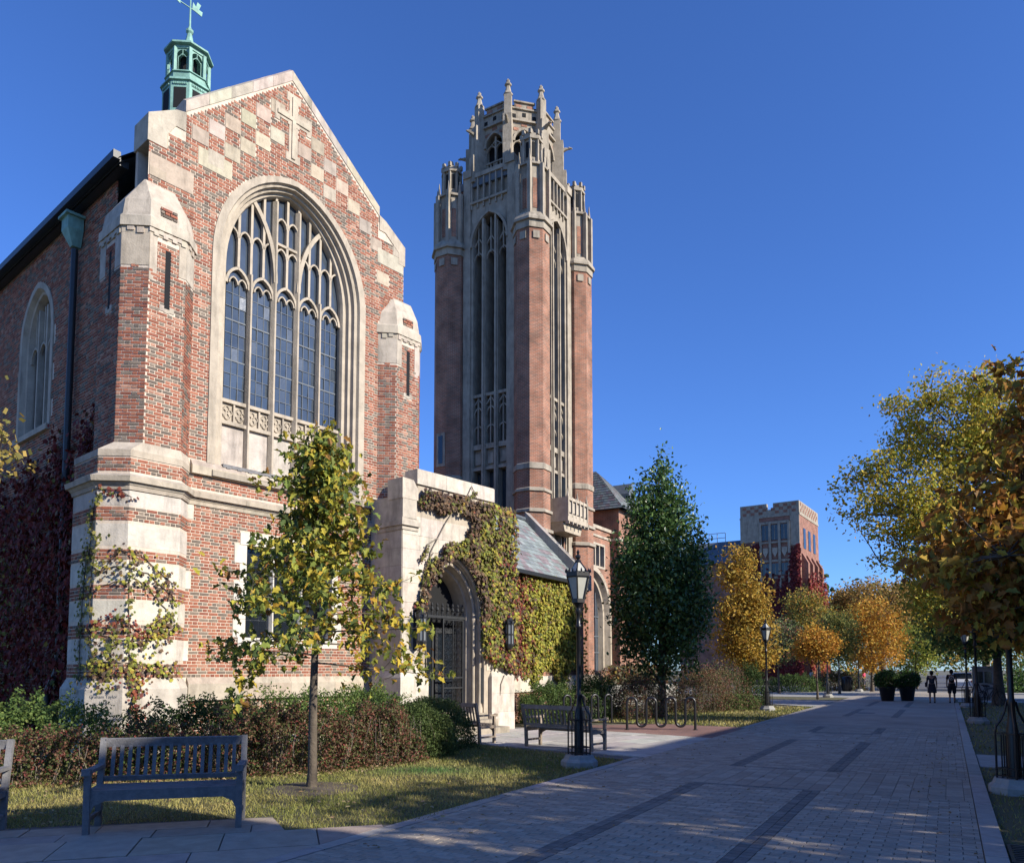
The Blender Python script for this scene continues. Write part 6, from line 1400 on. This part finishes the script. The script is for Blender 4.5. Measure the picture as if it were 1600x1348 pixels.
BOX=[((.085,.12,.035),4),((.11,.15,.045),4),((.055,.085,.025),4)]
shrub('yew_hedge','bright green clipped yew hedge at the foot of the creeper-covered side wall',(-8.0,12.2),(3.8,1.7,1.12),22,18900,.055,YEW,'oval')
shrub('barberry_shrub','russet leaved shrub in front of the bright green yew, behind the benches',(-7.1,11.15),(3.2,.9,.74),22,13650,.046,BAR,'oval',stems=24)
shrub('barberry_shrub','low mixed green and russet shrub below the inscribed turret stone',(-5.5,11.9),(1.5,1.0,.8),25,7560,.046,BAR+YEW[:1],'oval')
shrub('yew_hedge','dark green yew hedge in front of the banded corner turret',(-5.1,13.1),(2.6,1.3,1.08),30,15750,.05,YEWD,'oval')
shrub('barberry_hedge','reddish brown twiggy hedge behind the trunk of the young oak',(-3.75,12.55),(2.7,1.0,.98),24,17850,.046,BAR,'oval',stems=90)
shrub('yew_hedge','green yew hedge along the chapel wall behind the reddish twiggy hedge',(-3.75,14.6),(3.6,1.2,1.18),44,14700,.05,YEW,'oval')
shrub('barberry_hedge','brownish twiggy hedge beside the rounded boxwood bushes',(-2.35,13.75),(1.5,1.15,.96),45,13650,.046,BAR,'oval',stems=90)
shrub('boxwood_bush','rounded boxwood bush next to the brownish twiggy hedge',(-1.85,14.9),(1.6,1.5,.98),45,17850,.04,BOX,'oval',p=2.5,lump=.06)
shrub('boxwood_bush','larger rounded boxwood bush half hiding the slatted bench by the porch',(-1.75,16.3),(1.9,1.9,1.05),45,21000,.04,BOX,'oval',p=2.5,lump=.06)
shrub('yew_hedge','green yew bush between the boxwood bushes and the left porch pier',(-3.0,16.6),(1.9,1.1,1.22),45,9450,.05,YEW,'oval')
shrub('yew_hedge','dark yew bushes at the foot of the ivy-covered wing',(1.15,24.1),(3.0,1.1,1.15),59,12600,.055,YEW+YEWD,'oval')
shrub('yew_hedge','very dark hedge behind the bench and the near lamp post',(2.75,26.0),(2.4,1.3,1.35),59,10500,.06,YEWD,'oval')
shrub('barberry_hedge','reddish hedge behind the wavy bicycle rack',(4.3,26.3),(2.4,1.5,1.3),59,14700,.05,BAR,'oval',stems=60)
shrub('twiggy_shrub','rust brown twiggy shrubs to the right of the dark cone-shaped tree',(7.6,31.2),(4.0,2.2,1.55),59,16800,.06,BAR+[((.26,.19,.11),3)],'oval',stems=80)
shrub('twiggy_shrub','tan and green shrub mass behind the second lamp on the chapel side',(9.6,35.2),(3.6,2.2,1.7),59,12600,.065,BAR+[((.26,.19,.11),3)]+YEWD,'oval',stems=60)
shrub('ground_cover','low green ground cover spilling towards the second lamp on the chapel side',(9.4,32.3),(3.4,1.6,.55),59,10500,.06,YEW+BAR[:2],'oval')
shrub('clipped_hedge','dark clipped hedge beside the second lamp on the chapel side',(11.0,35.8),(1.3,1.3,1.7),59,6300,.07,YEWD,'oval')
shrub('grass_clump','grey green grasses and russet plants on top of the concrete planter wall',(6.0,36.7),(4.6,.7,1.75),45,7350,.11,[((.22,.19,.13),3),((.2,.08,.05),2),((.12,.13,.06),3),((.4,.28,.06),.6)],'quad',zmin=.9)
shrub('clipped_hedge','dark green clipped hedge on the far side of the cross path',(21.0,57.5),(5.0,1.6,1.2),25,8400,.1,YEWD+YEW,'oval')
shrub('clipped_hedge','brown green hedge behind the litter bin on the far side of the cross path',(25.5,60.5),(5,1.6,1.4),25,8400,.1,BAR+YEWD,'oval')
shrub('clipped_hedge','long dark hedge closing the view under the trees across the walkway',(47,62),(26,2.2,2.4),30,12600,.22,DKG,'oval')
litter(LAWN,1100,'fallen_leaves','scattered tan fallen leaves on the lawn round the oak',[((.38,.27,.15),3),((.30,.19,.10),2),((.45,.36,.2),2)],.05)
litter([(-6,10.6),(-2.2,12.5),(-1.0,15.6),(-.7,17.3),(-1.2,17.3),(-2.8,13.4),(-6,11.4)],1300,'fallen_leaves','drift of dry leaves along the foot of the hedges',[((.38,.26,.15),3),((.30,.17,.10),2),((.46,.36,.22),2)],.06)
litter(LAWN3,260,'fallen_leaves','yellow fallen leaves on the grass round the lamp nearest to the kerb',[((.36,.28,.10),3),((.28,.2,.08),2)],.06)
litter(LAWN4,260,'fallen_leaves','yellow fallen leaves on the shaded grass beyond the side path',[((.36,.28,.10),3),((.28,.2,.08),2)],.08)
litter([WP(5,-5)[:2],WP(22,-5)[:2],WP(22,.2)[:2],WP(5,.2)[:2]],110,'fallen_leaves','few dry leaves blown over the shaded paving of the walkway',[((.36,.26,.12),3),((.28,.18,.08),2)],.05)
for a_,b_,n_ in ((-5.0,-4.2,260),(-.45,.2,200)):
    litter([WP(5.5,a_)[:2],WP(24,a_)[:2],WP(24,b_)[:2],WP(5.5,b_)[:2]],n_,'fallen_leaves','dry leaves gathered along the '+('stone border of the lawn' if a_<-4 else 'kerb')+' at the edge of the walkway',[((.36,.26,.12),3),((.28,.18,.08),2),((.42,.33,.15),1)],.05)
# ================================================================ BENCHES
def bench(label,loc,rz,m,L=1.5,group=None):
    t=thing('park_bench',label,'bench',(loc[0],loc[1],.02),math.radians(rz),group);h=L/2
    for s in (-1,1):
        x=s*(h-.035)
        mb=MB();mb.bar((x,.20,0),(x,.22,.42),.055,.06,(1,0,0));mb.bar((x,.22,.40),(x,.34,.90),.055,.06,(1,0,0));mb.build('leg',m,t)
        mb=MB();mb.box(x-.03,x+.03,-.30,-.245,0,.60);mb.build('leg',m,t)
        mb=MB();mb.box(x-.04,x+.04,-.34,.27,.60,.635);mb.box(x-.04,x+.04,-.36,-.30,.585,.65);mb.build('armrest',m,t)
        mb=MB();mb.box(x-.022,x+.022,-.245,.2,.33,.40);mb.box(x-.018,x+.018,-.245,.2,.12,.16);mb.build('side_rail',m,t)
    mb=MB();mb.box(-h+.065,h-.065,-.29,-.262,.325,.405);mb.build('apron',m,t)
    for s in (-1,1):
        mb=MB();mb.prism_xz([(s*(h-.066),.325),(s*(h-.20),.325),(s*(h-.10),.28),(s*(h-.066),.2)][::s],-.288,-.264);mb.build('corner_brace',m,t)
    for k in range(5):
        y=-.285+k*.105;mb=MB();mb.box(-h+.02 if 0<k else -h+.066,h-.02 if 0<k else h-.066,y,y+.085,.405,.43);mb.build('seat_slat',m,t)
    mb=MB();mb.bar((-h+.06,.325,.85),(h-.06,.325,.85),.035,.09,(0,-.24,.97));mb.build('top_rail',m,t)
    mb=MB();mb.bar((-h+.06,.245,.48),(h-.06,.245,.48),.03,.05,(0,-.24,.97));mb.build('lower_rail',m,t)
    n=16
    for k in range(n):
        x=-h+.1+(L-.2)*(k+.5)/n;mb=MB();mb.bar((x,.25,.49),(x,.322,.82),.038,.015,(0,-1,.2));mb.build('back_slat',m,t)
    return t
bench('grey weathered slatted bench on the flagstones in front of the hedge',(-3.60,8.22),15,'wood_grey')
bench('grey slatted bench of which only one end shows, beside the other flagstone bench',(-5.86,7.66),15,'wood_grey')
bench('brown slatted bench half hidden behind the boxwood bush by the porch',(-1.16,17.72),139.5,'wood_brown',1.6)
bench('brown slatted bench on the pale paving behind the near lamp post',(1.08,16.25),139.5,'wood_brown',1.75)
# ================================================================ LAMP POSTS
def lamp_post(label,loc,first=None):
    if first is not None:
        t=copy_tree(first);t.location=(loc[0],loc[1],0);t['label']=label;return t
    t=thing('lamp_post',label,'street lamp',(loc[0],loc[1],0),.35,'black lamp posts along the walkway');t.scale=(.88,.88,.925)
    mb=MB();mb.lathe([(.36,-.1),(.36,.10),(.33,.13),(.30,.15),(.27,.22),(.0,.22)],8,ph=.5);mb.build('base','concrete',t)
    mb=MB();mb.lathe([(.085,.22),(.085,.9),(.06,1.05),(.05,1.25),(.058,1.27),(.058,1.33),(.047,1.36),(.042,2.55),(.06,2.57),(.06,2.61),(.042,2.63),(.045,2.82),(.075,2.86),(.05,2.92),(.06,2.96),(.11,3.02)],10);mb.build('pole','paint_black',t,True)
    for k in range(4):
        a=math.pi/2*k+math.pi/4;c,s=math.cos(a),math.sin(a)
        def p(r,z):return (r*c,r*s,z)
        mb=MB();mb.tube([p(.225,.22),p(.225,.88),p(.21,.96),p(.14,1.06),p(.09,1.18),p(.06,1.32)],.016,5);mb.tube([p(.15,.22),p(.15,.84)],.011,5)
        for zz in (.36,.86):mb.bar(p(.08,zz),p(.225,zz),.02,.02)
        mb.build('cage_fin','paint_black',t)
        a2=a+math.pi/4;mb=MB();mb.tube([(.15*math.cos(a2),.15*math.sin(a2),.22),(.15*math.cos(a2),.15*math.sin(a2),.84)],.011,5)
        for zz in (.25,.36,.86):mb.bar(p(.225,zz),(.225*math.cos(a+math.pi/2),.225*math.sin(a+math.pi/2),zz),.02,.018)
        mb.build('cage_panel','paint_black',t)
    mb=MB();mb.lathe([(.11,3.02),(.14,3.03),(.14,3.10),(.12,3.11)],6);hd=mb.build('lantern','paint_black',t)
    n=6;r0,r1,z0,z1=.125,.235,3.10,3.52
    for k in range(n):
        a0=2*math.pi*k/n;a1=2*math.pi*(k+1)/n
        q=[(r0*math.cos(a0),r0*math.sin(a0),z0),(r0*math.cos(a1),r0*math.sin(a1),z0),(r1*math.cos(a1),r1*math.sin(a1),z1),(r1*math.cos(a0),r1*math.sin(a0),z1)]
        mb=MB();mb.add(q,[(0,1,2,3)]);mb.build('pane','lamp_glass',hd)
        mb=MB();mb.bar((r0*1.02*math.cos(a0),r0*1.02*math.sin(a0),z0),(r1*1.02*math.cos(a0),r1*1.02*math.sin(a0),z1),.022,.022);mb.build('lantern_bar','paint_black',hd)
    mb=MB();mb.lathe([(.245,3.50),(.255,3.52),(.255,3.60),(.24,3.61)],6)
    for k in range(18):
        a=2*math.pi*k/18;mb.lathe([(.014,3.6),(.02,3.63),(.0,3.68)],4,(.245*math.cos(a),.245*math.sin(a)))
    mb.build('crown_ring','paint_black',hd)
    for k in range(6):
        a0=2*math.pi*k/6;a1=2*math.pi*(k+1)/6;mb=MB();mb.add([(.22*math.cos(a0),.22*math.sin(a0),3.6),(.22*math.cos(a1),.22*math.sin(a1),3.6),(.05*math.cos(a1),.05*math.sin(a1),3.80),(.05*math.cos(a0),.05*math.sin(a0),3.80)],[(0,1,2,3)]);mb.build('roof_pane','lamp_glass',hd)
        mb=MB();mb.bar((.222*math.cos(a0),.222*math.sin(a0),3.6),(.05*math.cos(a0),.05*math.sin(a0),3.81),.018,.018);mb.build('roof_bar','paint_black',hd)
    mb=MB();mb.lathe([(.06,3.79),(.06,3.83),(.03,3.85),(.055,3.89),(.055,3.92),(.02,3.95),(.035,3.99),(.0,4.05)],8);mb.build('finial','paint_black',hd)
    return t
L0=lamp_post('black lamp post with a six-sided lantern on the lawn tip in front of the benches',(1.15,13.34))
for lb,x,y in [('black lamp post under the amber oak, next to the side path across the walkway',6.72,10.45),('black lamp post across the walkway, first beyond the side path',14.3,23.85),('black lamp post across the walkway near the guard booth and bicycles',19.9,33.9),
   ('black lamp post beside the tan shrubs and the yellow tree',10.27,31.24),('black lamp post between the small amber tree and the olive tree',18.89,46.36),('black lamp post next to the litter bin in front of the orange tree',26.2,58.5),('black lamp post just beyond the litter bin by the orange tree',28.9,62.1)]:
    lamp_post(lb,(x,y),L0)
# ================================================================ BICYCLE RACKS, BIN, PLANTERS, BOOTH
def rack(label,a,b,tops,h=.88):
    a=Vector((*a,0));b=Vector((*b,0));d=b-a;L=d.length;n=2*tops-1;t=thing('bicycle_rack',label,'bicycle rack',a,math.atan2(d.y,d.x))
    w=L/n;r=w/2;pts=[(0,0,0),(0,0,h-r)];zb=.10+r
    for k in range(n):
        cx=w*(k+.5);up=(k%2==0)
        for i in range(1,9):
            an=math.pi*i/8;pts.append((cx-r*math.cos(an),0,(h-r)+r*math.sin(an)) if up else (cx-r*math.cos(an),0,zb-r*math.sin(an)))
        pts.append((w*(k+1),0,zb if (up and k<n-1) else (h-r)) if k<n-1 else (w*(k+1),0,0))
    mb=MB();mb.tube(pts,.036,8);mb.build('tube','paint_black',t,True)
    for x in (0,L):
        mb=MB();mb.lathe([(.07,0.006),(.07,.02),(.04,.025)],10,(x,0));mb.build('foot_plate','paint_black',t)
rack('black wavy tube bicycle rack in front of the cone-shaped tree',(3.16,21.35),(5.02,21.3),4)
rack('black wavy bicycle rack in the shade in front of the very dark hedge',(1.55,23.3),(3.1,24.2),4)
t=thing('litter_bin','black cylindrical litter bin beside the far lamps','bin',(25.6,59.2,0));mb=MB();mb.lathe([(.3,0),(.36,.1),(.38,.9),(.34,.98)],14);mb.build('body','paint_black',t,True);mb=MB();mb.lathe([(.4,.98),(.38,1.06),(.2,1.16),(.0,1.18)],14);mb.build('lid','paint_black',t,True)
mb=MB()
for k in range(14):a=2*math.pi*k/14;mb.bar((.37*math.cos(a),.37*math.sin(a),.1),(.395*math.cos(a),.395*math.sin(a),.9),.04,.02)
mb.build('slats','dark_metal',t)
def planter(label,x,y):
    t=thing('flower_pot',label,'planter',(x,y,0));mb=MB();mb.lathe([(.27,0),(.30,.05),(.40,.68),(.45,.70),(.45,.78),(.38,.78),(.36,.7)],16);mb.build('pot','paint_black',t,True)
    n=2600;d=RNG.normal(0,1,(n,3));d/=np.linalg.norm(d,axis=1)[:,None];P=d*RNG.uniform(.3,1,n)[:,None]**.4*np.array([.64,.64,.55])+np.array([0,0,1.12]);scatter_leaves('plants',P,.12,DKG+[((.12,.05,.07),1)],'oval',t,'leaf',droop=.6)
    mb=MB()
    for k in range(12):mb.tube([(0,0,.75),(random.gauss(0,.15),random.gauss(0,.15),1.1),(random.gauss(0,.3),random.gauss(0,.3),1.4)],.008,4,cap=False)
    mb.build('stalks','bark',t)
planter('large dark planted pot on the walkway, the one nearer to the chapel side',19.7,40.7);planter('large dark planted pot on the walkway, next to the two walkers',20.85,40.9)
t=thing('guard_booth','small pale grey booth with a dark window under the trees across the walkway','booth',(25.5,41.9,0),-.5);mb=MB();mb.box(-.5,.5,-.45,.45,0,1.75);mb.build('panel','concrete',t);mb=MB();mb.box(-.56,.56,-.52,.52,1.75,1.83);mb.build('roof','concrete',t)
for x in (-.36,.04):
    mb=MB();mb.box(x,x+.32,-.47,-.452,.95,1.55);mb.build('pane','window_dark',t)
mb=MB();mb.box(-.47,-.452,-.3,.3,.9,1.55) if False else mb.box(-.52,-.502,-.3,.3,.9,1.55);mb.build('pane','window_dark',t)
def bicycle(label,x,y,rz):
    t=thing('bicycle',label,'bicycle',(x,y,0),rz,'bicycles parked across the walkway')
    for s in (-.52,.52):
        pts=[(s+.33*math.cos(a),0,.34+.33*math.sin(a)) for a in np.linspace(0,2*math.pi,20)];mb=MB();mb.tube(pts,.018,5,cap=False);wh=mb.build('wheel','rubber',t)
        mb=MB()
        for k in range(8):a=math.pi*k/4;mb.bar((s,0,.34),(s+.32*math.cos(a),0,.34+.32*math.sin(a)),.004,.004)
        mb.build('spokes','concrete',wh)
    mb=MB();A=(-.52,0,.34);B=(-.08,0,.32);C_=(-.2,0,.78);D_=(.36,0,.80);E_=(.52,0,.34)
    for p,q in ((A,B),(A,C_),(B,C_),(C_,D_),(B,D_),(D_,E_)):mb.tube([p,q],.016,5)
    mb.build('frame','paint_black',t);mb=MB();mb.obox((-.23,0,.9),(1,0,0),(0,1,0),(0,0,1),.13,.06,.025);mb.tube([(-.2,0,.78),(-.22,0,.9)],.012,5);mb.build('saddle','rubber',t)
    mb=MB();mb.tube([(.36,0,.8),(.33,0,.98)],.013,5);mb.tube([(.30,-.25,1.0),(.33,0,.98),(.30,.25,1.0)],.013,5);mb.build('handlebar','dark_metal',t)
for x,y,r,l in ((21.6,35.0,.3,'dark bicycle on the grass next to the lamp post near the guard booth'),(22.3,36.2,.5,'dark bicycle on the grass between two other bicycles near the guard booth'),(23.0,37.4,.2,'dark bicycle on the grass, closest to the guard booth')):bicycle(l,x,y,r)
for x,y,r,l in ((28.3,60.2,.3,'dark bicycle beside the person in the pink top'),(29.3,61.2,.6,'dark bicycle beside the lamp post just beyond the litter bin')):bicycle(l,x,y,r)
# ================================================================ PEOPLE
def skin_mesh(name,verts,edges,radii,root,m,parent,sub=2,colr=None):
    me=bpy.data.meshes.new(name);me.from_pydata(verts,edges,[]);o=bpy.data.objects.new(name,me);COL.objects.link(o)
    mo=o.modifiers.new('s','SKIN');mo.use_smooth_shade=True
    for i,v in enumerate(me.skin_vertices[0].data):
        v.radius=(radii[i],radii[i]) if not isinstance(radii[i],tuple) else radii[i];v.use_root=(i==root)
    ms=o.modifiers.new('u','SUBSURF');ms.levels=sub;ms.render_levels=sub
    dg=bpy.context.evaluated_depsgraph_get();nm=bpy.data.meshes.new_from_object(o.evaluated_get(dg));bpy.data.objects.remove(o)
    nm.materials.clear();nm.materials.append(M[m])
    a=nm.attributes.new('col','FLOAT_COLOR','FACE');a.data.foreach_set('color',np.tile(np.array((*(colr or (1,1,1)),1.)),len(nm.polygons)).astype(np.float32))
    q=bpy.data.objects.new(name,nm);COL.objects.link(q);q.parent=parent;return q
def person(label,loc,rz,H,top,bottom,hair,dress=False,bag=False,emblem=False,stride=.16):
    t=thing('person',label,'person',(loc[0],loc[1],0),rz);k=H/1.72
    def S_(*p):return tuple(x*k for x in p)
    V=[S_(0,0,.95),S_(0,0,1.12),S_(0,.01,1.32),S_(0,0,1.46),S_(0,-.01,1.53),S_(0,-.02,1.60),S_(0,-.01,1.68)];R=[(.13,.10),(.12,.09),(.15,.10),.055,.05,(.075,.085),(.06,.075)];E=[(0,1),(1,2),(2,3),(3,4),(4,5),(5,6)]
    for s,st in ((-1,1),(1,-1)):
        i=len(V);f=stride*st
        V+=[S_(s*.10,0,.88),S_(s*.105,-f*.55-.02,.50),S_(s*.105,-f*(1.0 if st>0 else .9)+(.06 if st<0 else 0),.09),S_(s*.11,-f-.12,.035)];R+=[.085,.058,.038,.032];E+=[(0,i),(i,i+1),(i+1,i+2),(i+2,i+3)]
        j=len(V);V+=[S_(s*.17,0,1.40),S_(s*.215,.02+.05*st,1.14),S_(s*.225,-.05+.12*st*-1,.90),S_(s*.225,-.07-.12*st,.83)];R+=[.06,.042,.03,.026];E+=[(2,j),(j,j+1),(j+1,j+2),(j+2,j+3)]
        for q in range(4):
            b=len(V);V+=[S_(s*.225,-.09+.02*q-.12*st,.79),S_(s*.22,-.09+.02*q-.12*st,.74+.006*abs(q-1.5))];R+=[.009,.008];E+=[(j+3,b),(b,b+1)]
        b=len(V);V+=[S_(s*.21,-.11-.12*st,.81),S_(s*.205,-.125-.12*st,.775)];R+=[.010,.008];E+=[(j+3,b),(b,b+1)]
    R=[tuple(x*k for x in r) if isinstance(r,tuple) else r*k for r in R]
    skin_mesh('body',V,E,R,0,'skin',t)
    # top with short sleeves
    Vt=[S_(0,0,.98),S_(0,0,1.15),S_(0,.01,1.33),S_(0,0,1.45)];Rt=[(.145,.115),(.135,.105),(.165,.115),.07];Et=[(0,1),(1,2),(2,3)]
    for s in (-1,1):
        j=len(Vt);Vt+=[S_(s*.17,0,1.40),S_(s*.21,.02,1.2)];Rt+=[.075,.062];Et+=[(2,j),(j,j+1)]
    skin_mesh('shirt',Vt,Et,[tuple(x*k for x in r) if isinstance(r,tuple) else r*k for r in Rt],0,'cloth',t,2,top)
    mb=MB();n=14;prof=[(.16,1.02),(.175,.9),(.20,.74),(.225,.55)] if dress else [(.16,1.0),(.17,.88),(.165,.8)]
    rows=[[(r*k*math.cos(a),r*k*.72*math.sin(a)*1.1,z*k) for a in [2*math.pi*q/n for q in range(n)]] for r,z in prof];mb.loft(rows,True,bottom);mb.build('skirt' if dress else 'waistband','cloth',t,True)
    if not dress:
        for s,st in ((-1,1),(1,-1)):
            f=stride*st;mb=MB();mb.tube([S_(s*.09,0,.88),S_(s*.105,-f*.3,.68),S_(s*.107,-f*.5-.01,.5)],[.105*k,.095*k,.085*k],10,bottom);mb.build('shorts_leg','cloth',t,True)
    for s,st in ((-1,1),(1,-1)):
        f=stride*st;mb=MB();y=(-f*(1.0 if st>0 else .9)+(.06 if st<0 else 0));mb.tube([S_(s*.105,y+.03,.045),S_(s*.108,y-.08,.045),S_(s*.11,y-.17,.035)],[.045*k,.048*k,.03*k],8,(.03,.03,.035));mb.build('shoe','cloth',t,True)
    mb=MB();rows=[]
    for th in np.linspace(0,math.pi*.62,6):
        rows.append([(.096*k*math.sin(th)*math.cos(a),(.02+.112*math.sin(th)*math.sin(a)*(1 if math.sin(a)>0 else .72))*k,(1.625+.115*math.cos(th)-(.07 if (math.sin(a)>0 and th>1.4) else 0))*k) for a in [2*math.pi*q/14 for q in range(14)]])
    mb.loft(rows,True,hair);mb.build('hair','cloth',t,True)
    # face: nose, eyes, mouth, ears (looking along local -y)
    mb=MB();mb.obox(S_(0,-.115,1.605),(1,0,0),(0,1,0),(0,0,1),.011*k,.014*k,.02*k);
    for s in (-1,1):mb.obox(S_(s*.083,.0,1.61),(1,0,0),(0,1,0),(0,0,1),.008*k,.018*k,.028*k)
    mb.build('nose_and_ears','skin',t)
    mb=MB()
    for s in (-1,1):mb.obox(S_(s*.032,-.103,1.63),(1,0,0),(0,1,0),(0,0,1),.012*k,.004*k,.006*k,(.03,.02,.02))
    mb.obox(S_(0,-.103,1.56),(1,0,0),(0,1,0),(0,0,1),.022*k,.004*k,.005*k,(.25,.08,.07));mb.build('eyes_and_mouth','cloth',t)
    if emblem:
        mb=MB();pts=[(.095*k*math.cos(a),.142*k,1.28*k+.095*k*math.sin(a)) for a in np.linspace(0,2*math.pi,20)];mb.tube(pts,.012,5,cap=False,col=(.7,.7,.7));mb.tube([(-.04,.142*k,1.29*k),(0,.142*k,1.24*k),(.04,.142*k,1.29*k)],.012,5,(.7,.7,.7));mb.build('shirt_emblem','cloth',t)
    if bag:
        b_=thing('shoulder_bag','dark shoulder bag at the hip of the walker in the dark skirt','bag',(0,0,0));b_.matrix_basis=t.matrix_basis.copy();mb=MB();mb.obox(S_(.27,.02,.98),(1,0,0),(0,1,0),(0,0,1),.05,.14,.11,(.03,.03,.04));mb.build('pouch','cloth',b_);mb=MB();mb.tube([S_(.27,-.1,1.08),S_(.22,-.06,1.3),S_(.17,0,1.47),S_(.22,.08,1.3),S_(.27,.14,1.08)],.012,5,(.03,.03,.04));mb.build('strap','cloth',b_)
    return t
def walk_rz(d):return math.atan2(d[0],-d[1])
bpy.context.view_layer.update()
person('walker in a dark top and knee-length skirt with a shoulder bag, seen from behind',(20.7,38.2),math.radians(180-29),1.6,(.035,.04,.06),(.03,.032,.045),(.02,.015,.012),dress=True,bag=True)
person('walker in a black shirt with a white round emblem on the back and shorts',(21.85,38.5),math.radians(180-29),1.66,(.018,.018,.02),(.02,.022,.03),(.015,.012,.01),emblem=True)
person('person in a pink top standing by the bicycles near the far lamps',(28.0,61.6),math.radians(40),1.65,(.55,.07,.13),(.05,.06,.1),(.05,.03,.02),stride=.03)
person('person in a pale top standing beyond the litter bin',(24.2,62.5),math.radians(100),1.68,(.45,.45,.48),(.05,.06,.1),(.03,.02,.02),stride=.03)
# ================================================================ PARKED CARS
def car(label,x,y,rz,col,suv=False):
    t=thing('parked_car',label,'car',(x,y,0),rz,'cars parked along the far street');h=.25 if suv else 0
    prof=[(-2.15,.35),(-2.2,.62),(-2.1,.86),(-1.25,.93),(1.3,.95+h*.3),(2.05,.9+h*.3),(2.2,.68),(2.2,.38)]
    mb=MB();n=len(prof)
    rows=[[(px,yy,pz+(0 if abs(yy)<.8 else (-.03 if pz>.5 else .03))) for px,pz in prof] for yy in (-.9,-.86,-.7,.7,.86,.9)]
    mb.loft(rows,False,col);mb.add(rows[0],[tuple(range(n))],col);mb.add(rows[-1],[tuple(range(n-1,-1,-1))],col);mb.add([rows[0][0],rows[0][-1],rows[-1][-1],rows[-1][0]],[(0,1,2,3)],col);body=mb.build('body','carpaint',t,False)
    top=1.42+h;mb=MB();b0=[(-1.3,-.8),(1.55 if not suv else 2.0,-.8),(1.55 if not suv else 2.0,.8),(-1.3,.8)];b1=[(-.45,-.62),(.95 if not suv else 1.75,-.62),(.95 if not suv else 1.75,.62),(-.45,.62)]
    mb.prism(b0,.92,top-.06,b1,(.02,.025,.03));mb.build('window_band','window_dark',t);mb=MB();mb.prism([(p[0]*1.01,p[1]*1.01) for p in b1],top-.06,top,[(p[0]*.93,p[1]*.9) for p in b1],col);mb.build('car_roof','carpaint',t)
    mb=MB()
    for q in range(4):a=b0[q];b=b1[q];mb.bar((a[0],a[1],.92),(b[0],b[1],top-.04),.08,.08,(0,1,0),col)
    for s in (-1,1):mb.bar((.3,s*.81,.92),(.3,s*.635,top-.05),.07,.05,(0,1,0),col)
    mb.build('pillars','carpaint',t)
    for wx_ in (-1.35,1.35):
        for s in (-1,1):
            mb=MB();mb.tube([(wx_,s*.92,.33),(wx_,s*.72,.33)],.33,16);wh=mb.build('wheel','rubber',t);mb=MB();mb.tube([(wx_,s*.93,.33),(wx_,s*.9,.33)],.2,12);mb.build('rim','concrete',wh)
    for s in (-1,1):
        mb=MB();mb.obox((-2.16,s*.66,.7),(1,0,0),(0,1,0),(0,0,1),.05,.17,.07);mb.build('headlight','lamp_glass',t);mb=MB();mb.obox((2.17,s*.7,.74),(1,0,0),(0,1,0),(0,0,1),.04,.14,.08,(.35,.02,.02));mb.build('tail_light','cloth',t)
    return t
for lb,p,rz,c,suv in [('white saloon car parked across the far end of the walkway',WP(72.5,1.0),-2.1,(.75,.76,.78),False),('red brown car in the far street between the walkers',WP(84,2.3),-2.1,(.25,.06,.05),False),('white van-like car parked under the trees beyond the bicycles',WP(62,7.0),-.5,(.75,.76,.78),True),('silver car parked beyond the white van-like car',WP(68.5,11.5),-.5,(.42,.44,.47),True),('dark blue car further along the far street',WP(100,3.6),-2.1,(.05,.06,.12),True)]:
    car(lb,p[0],p[1],rz,c,suv)
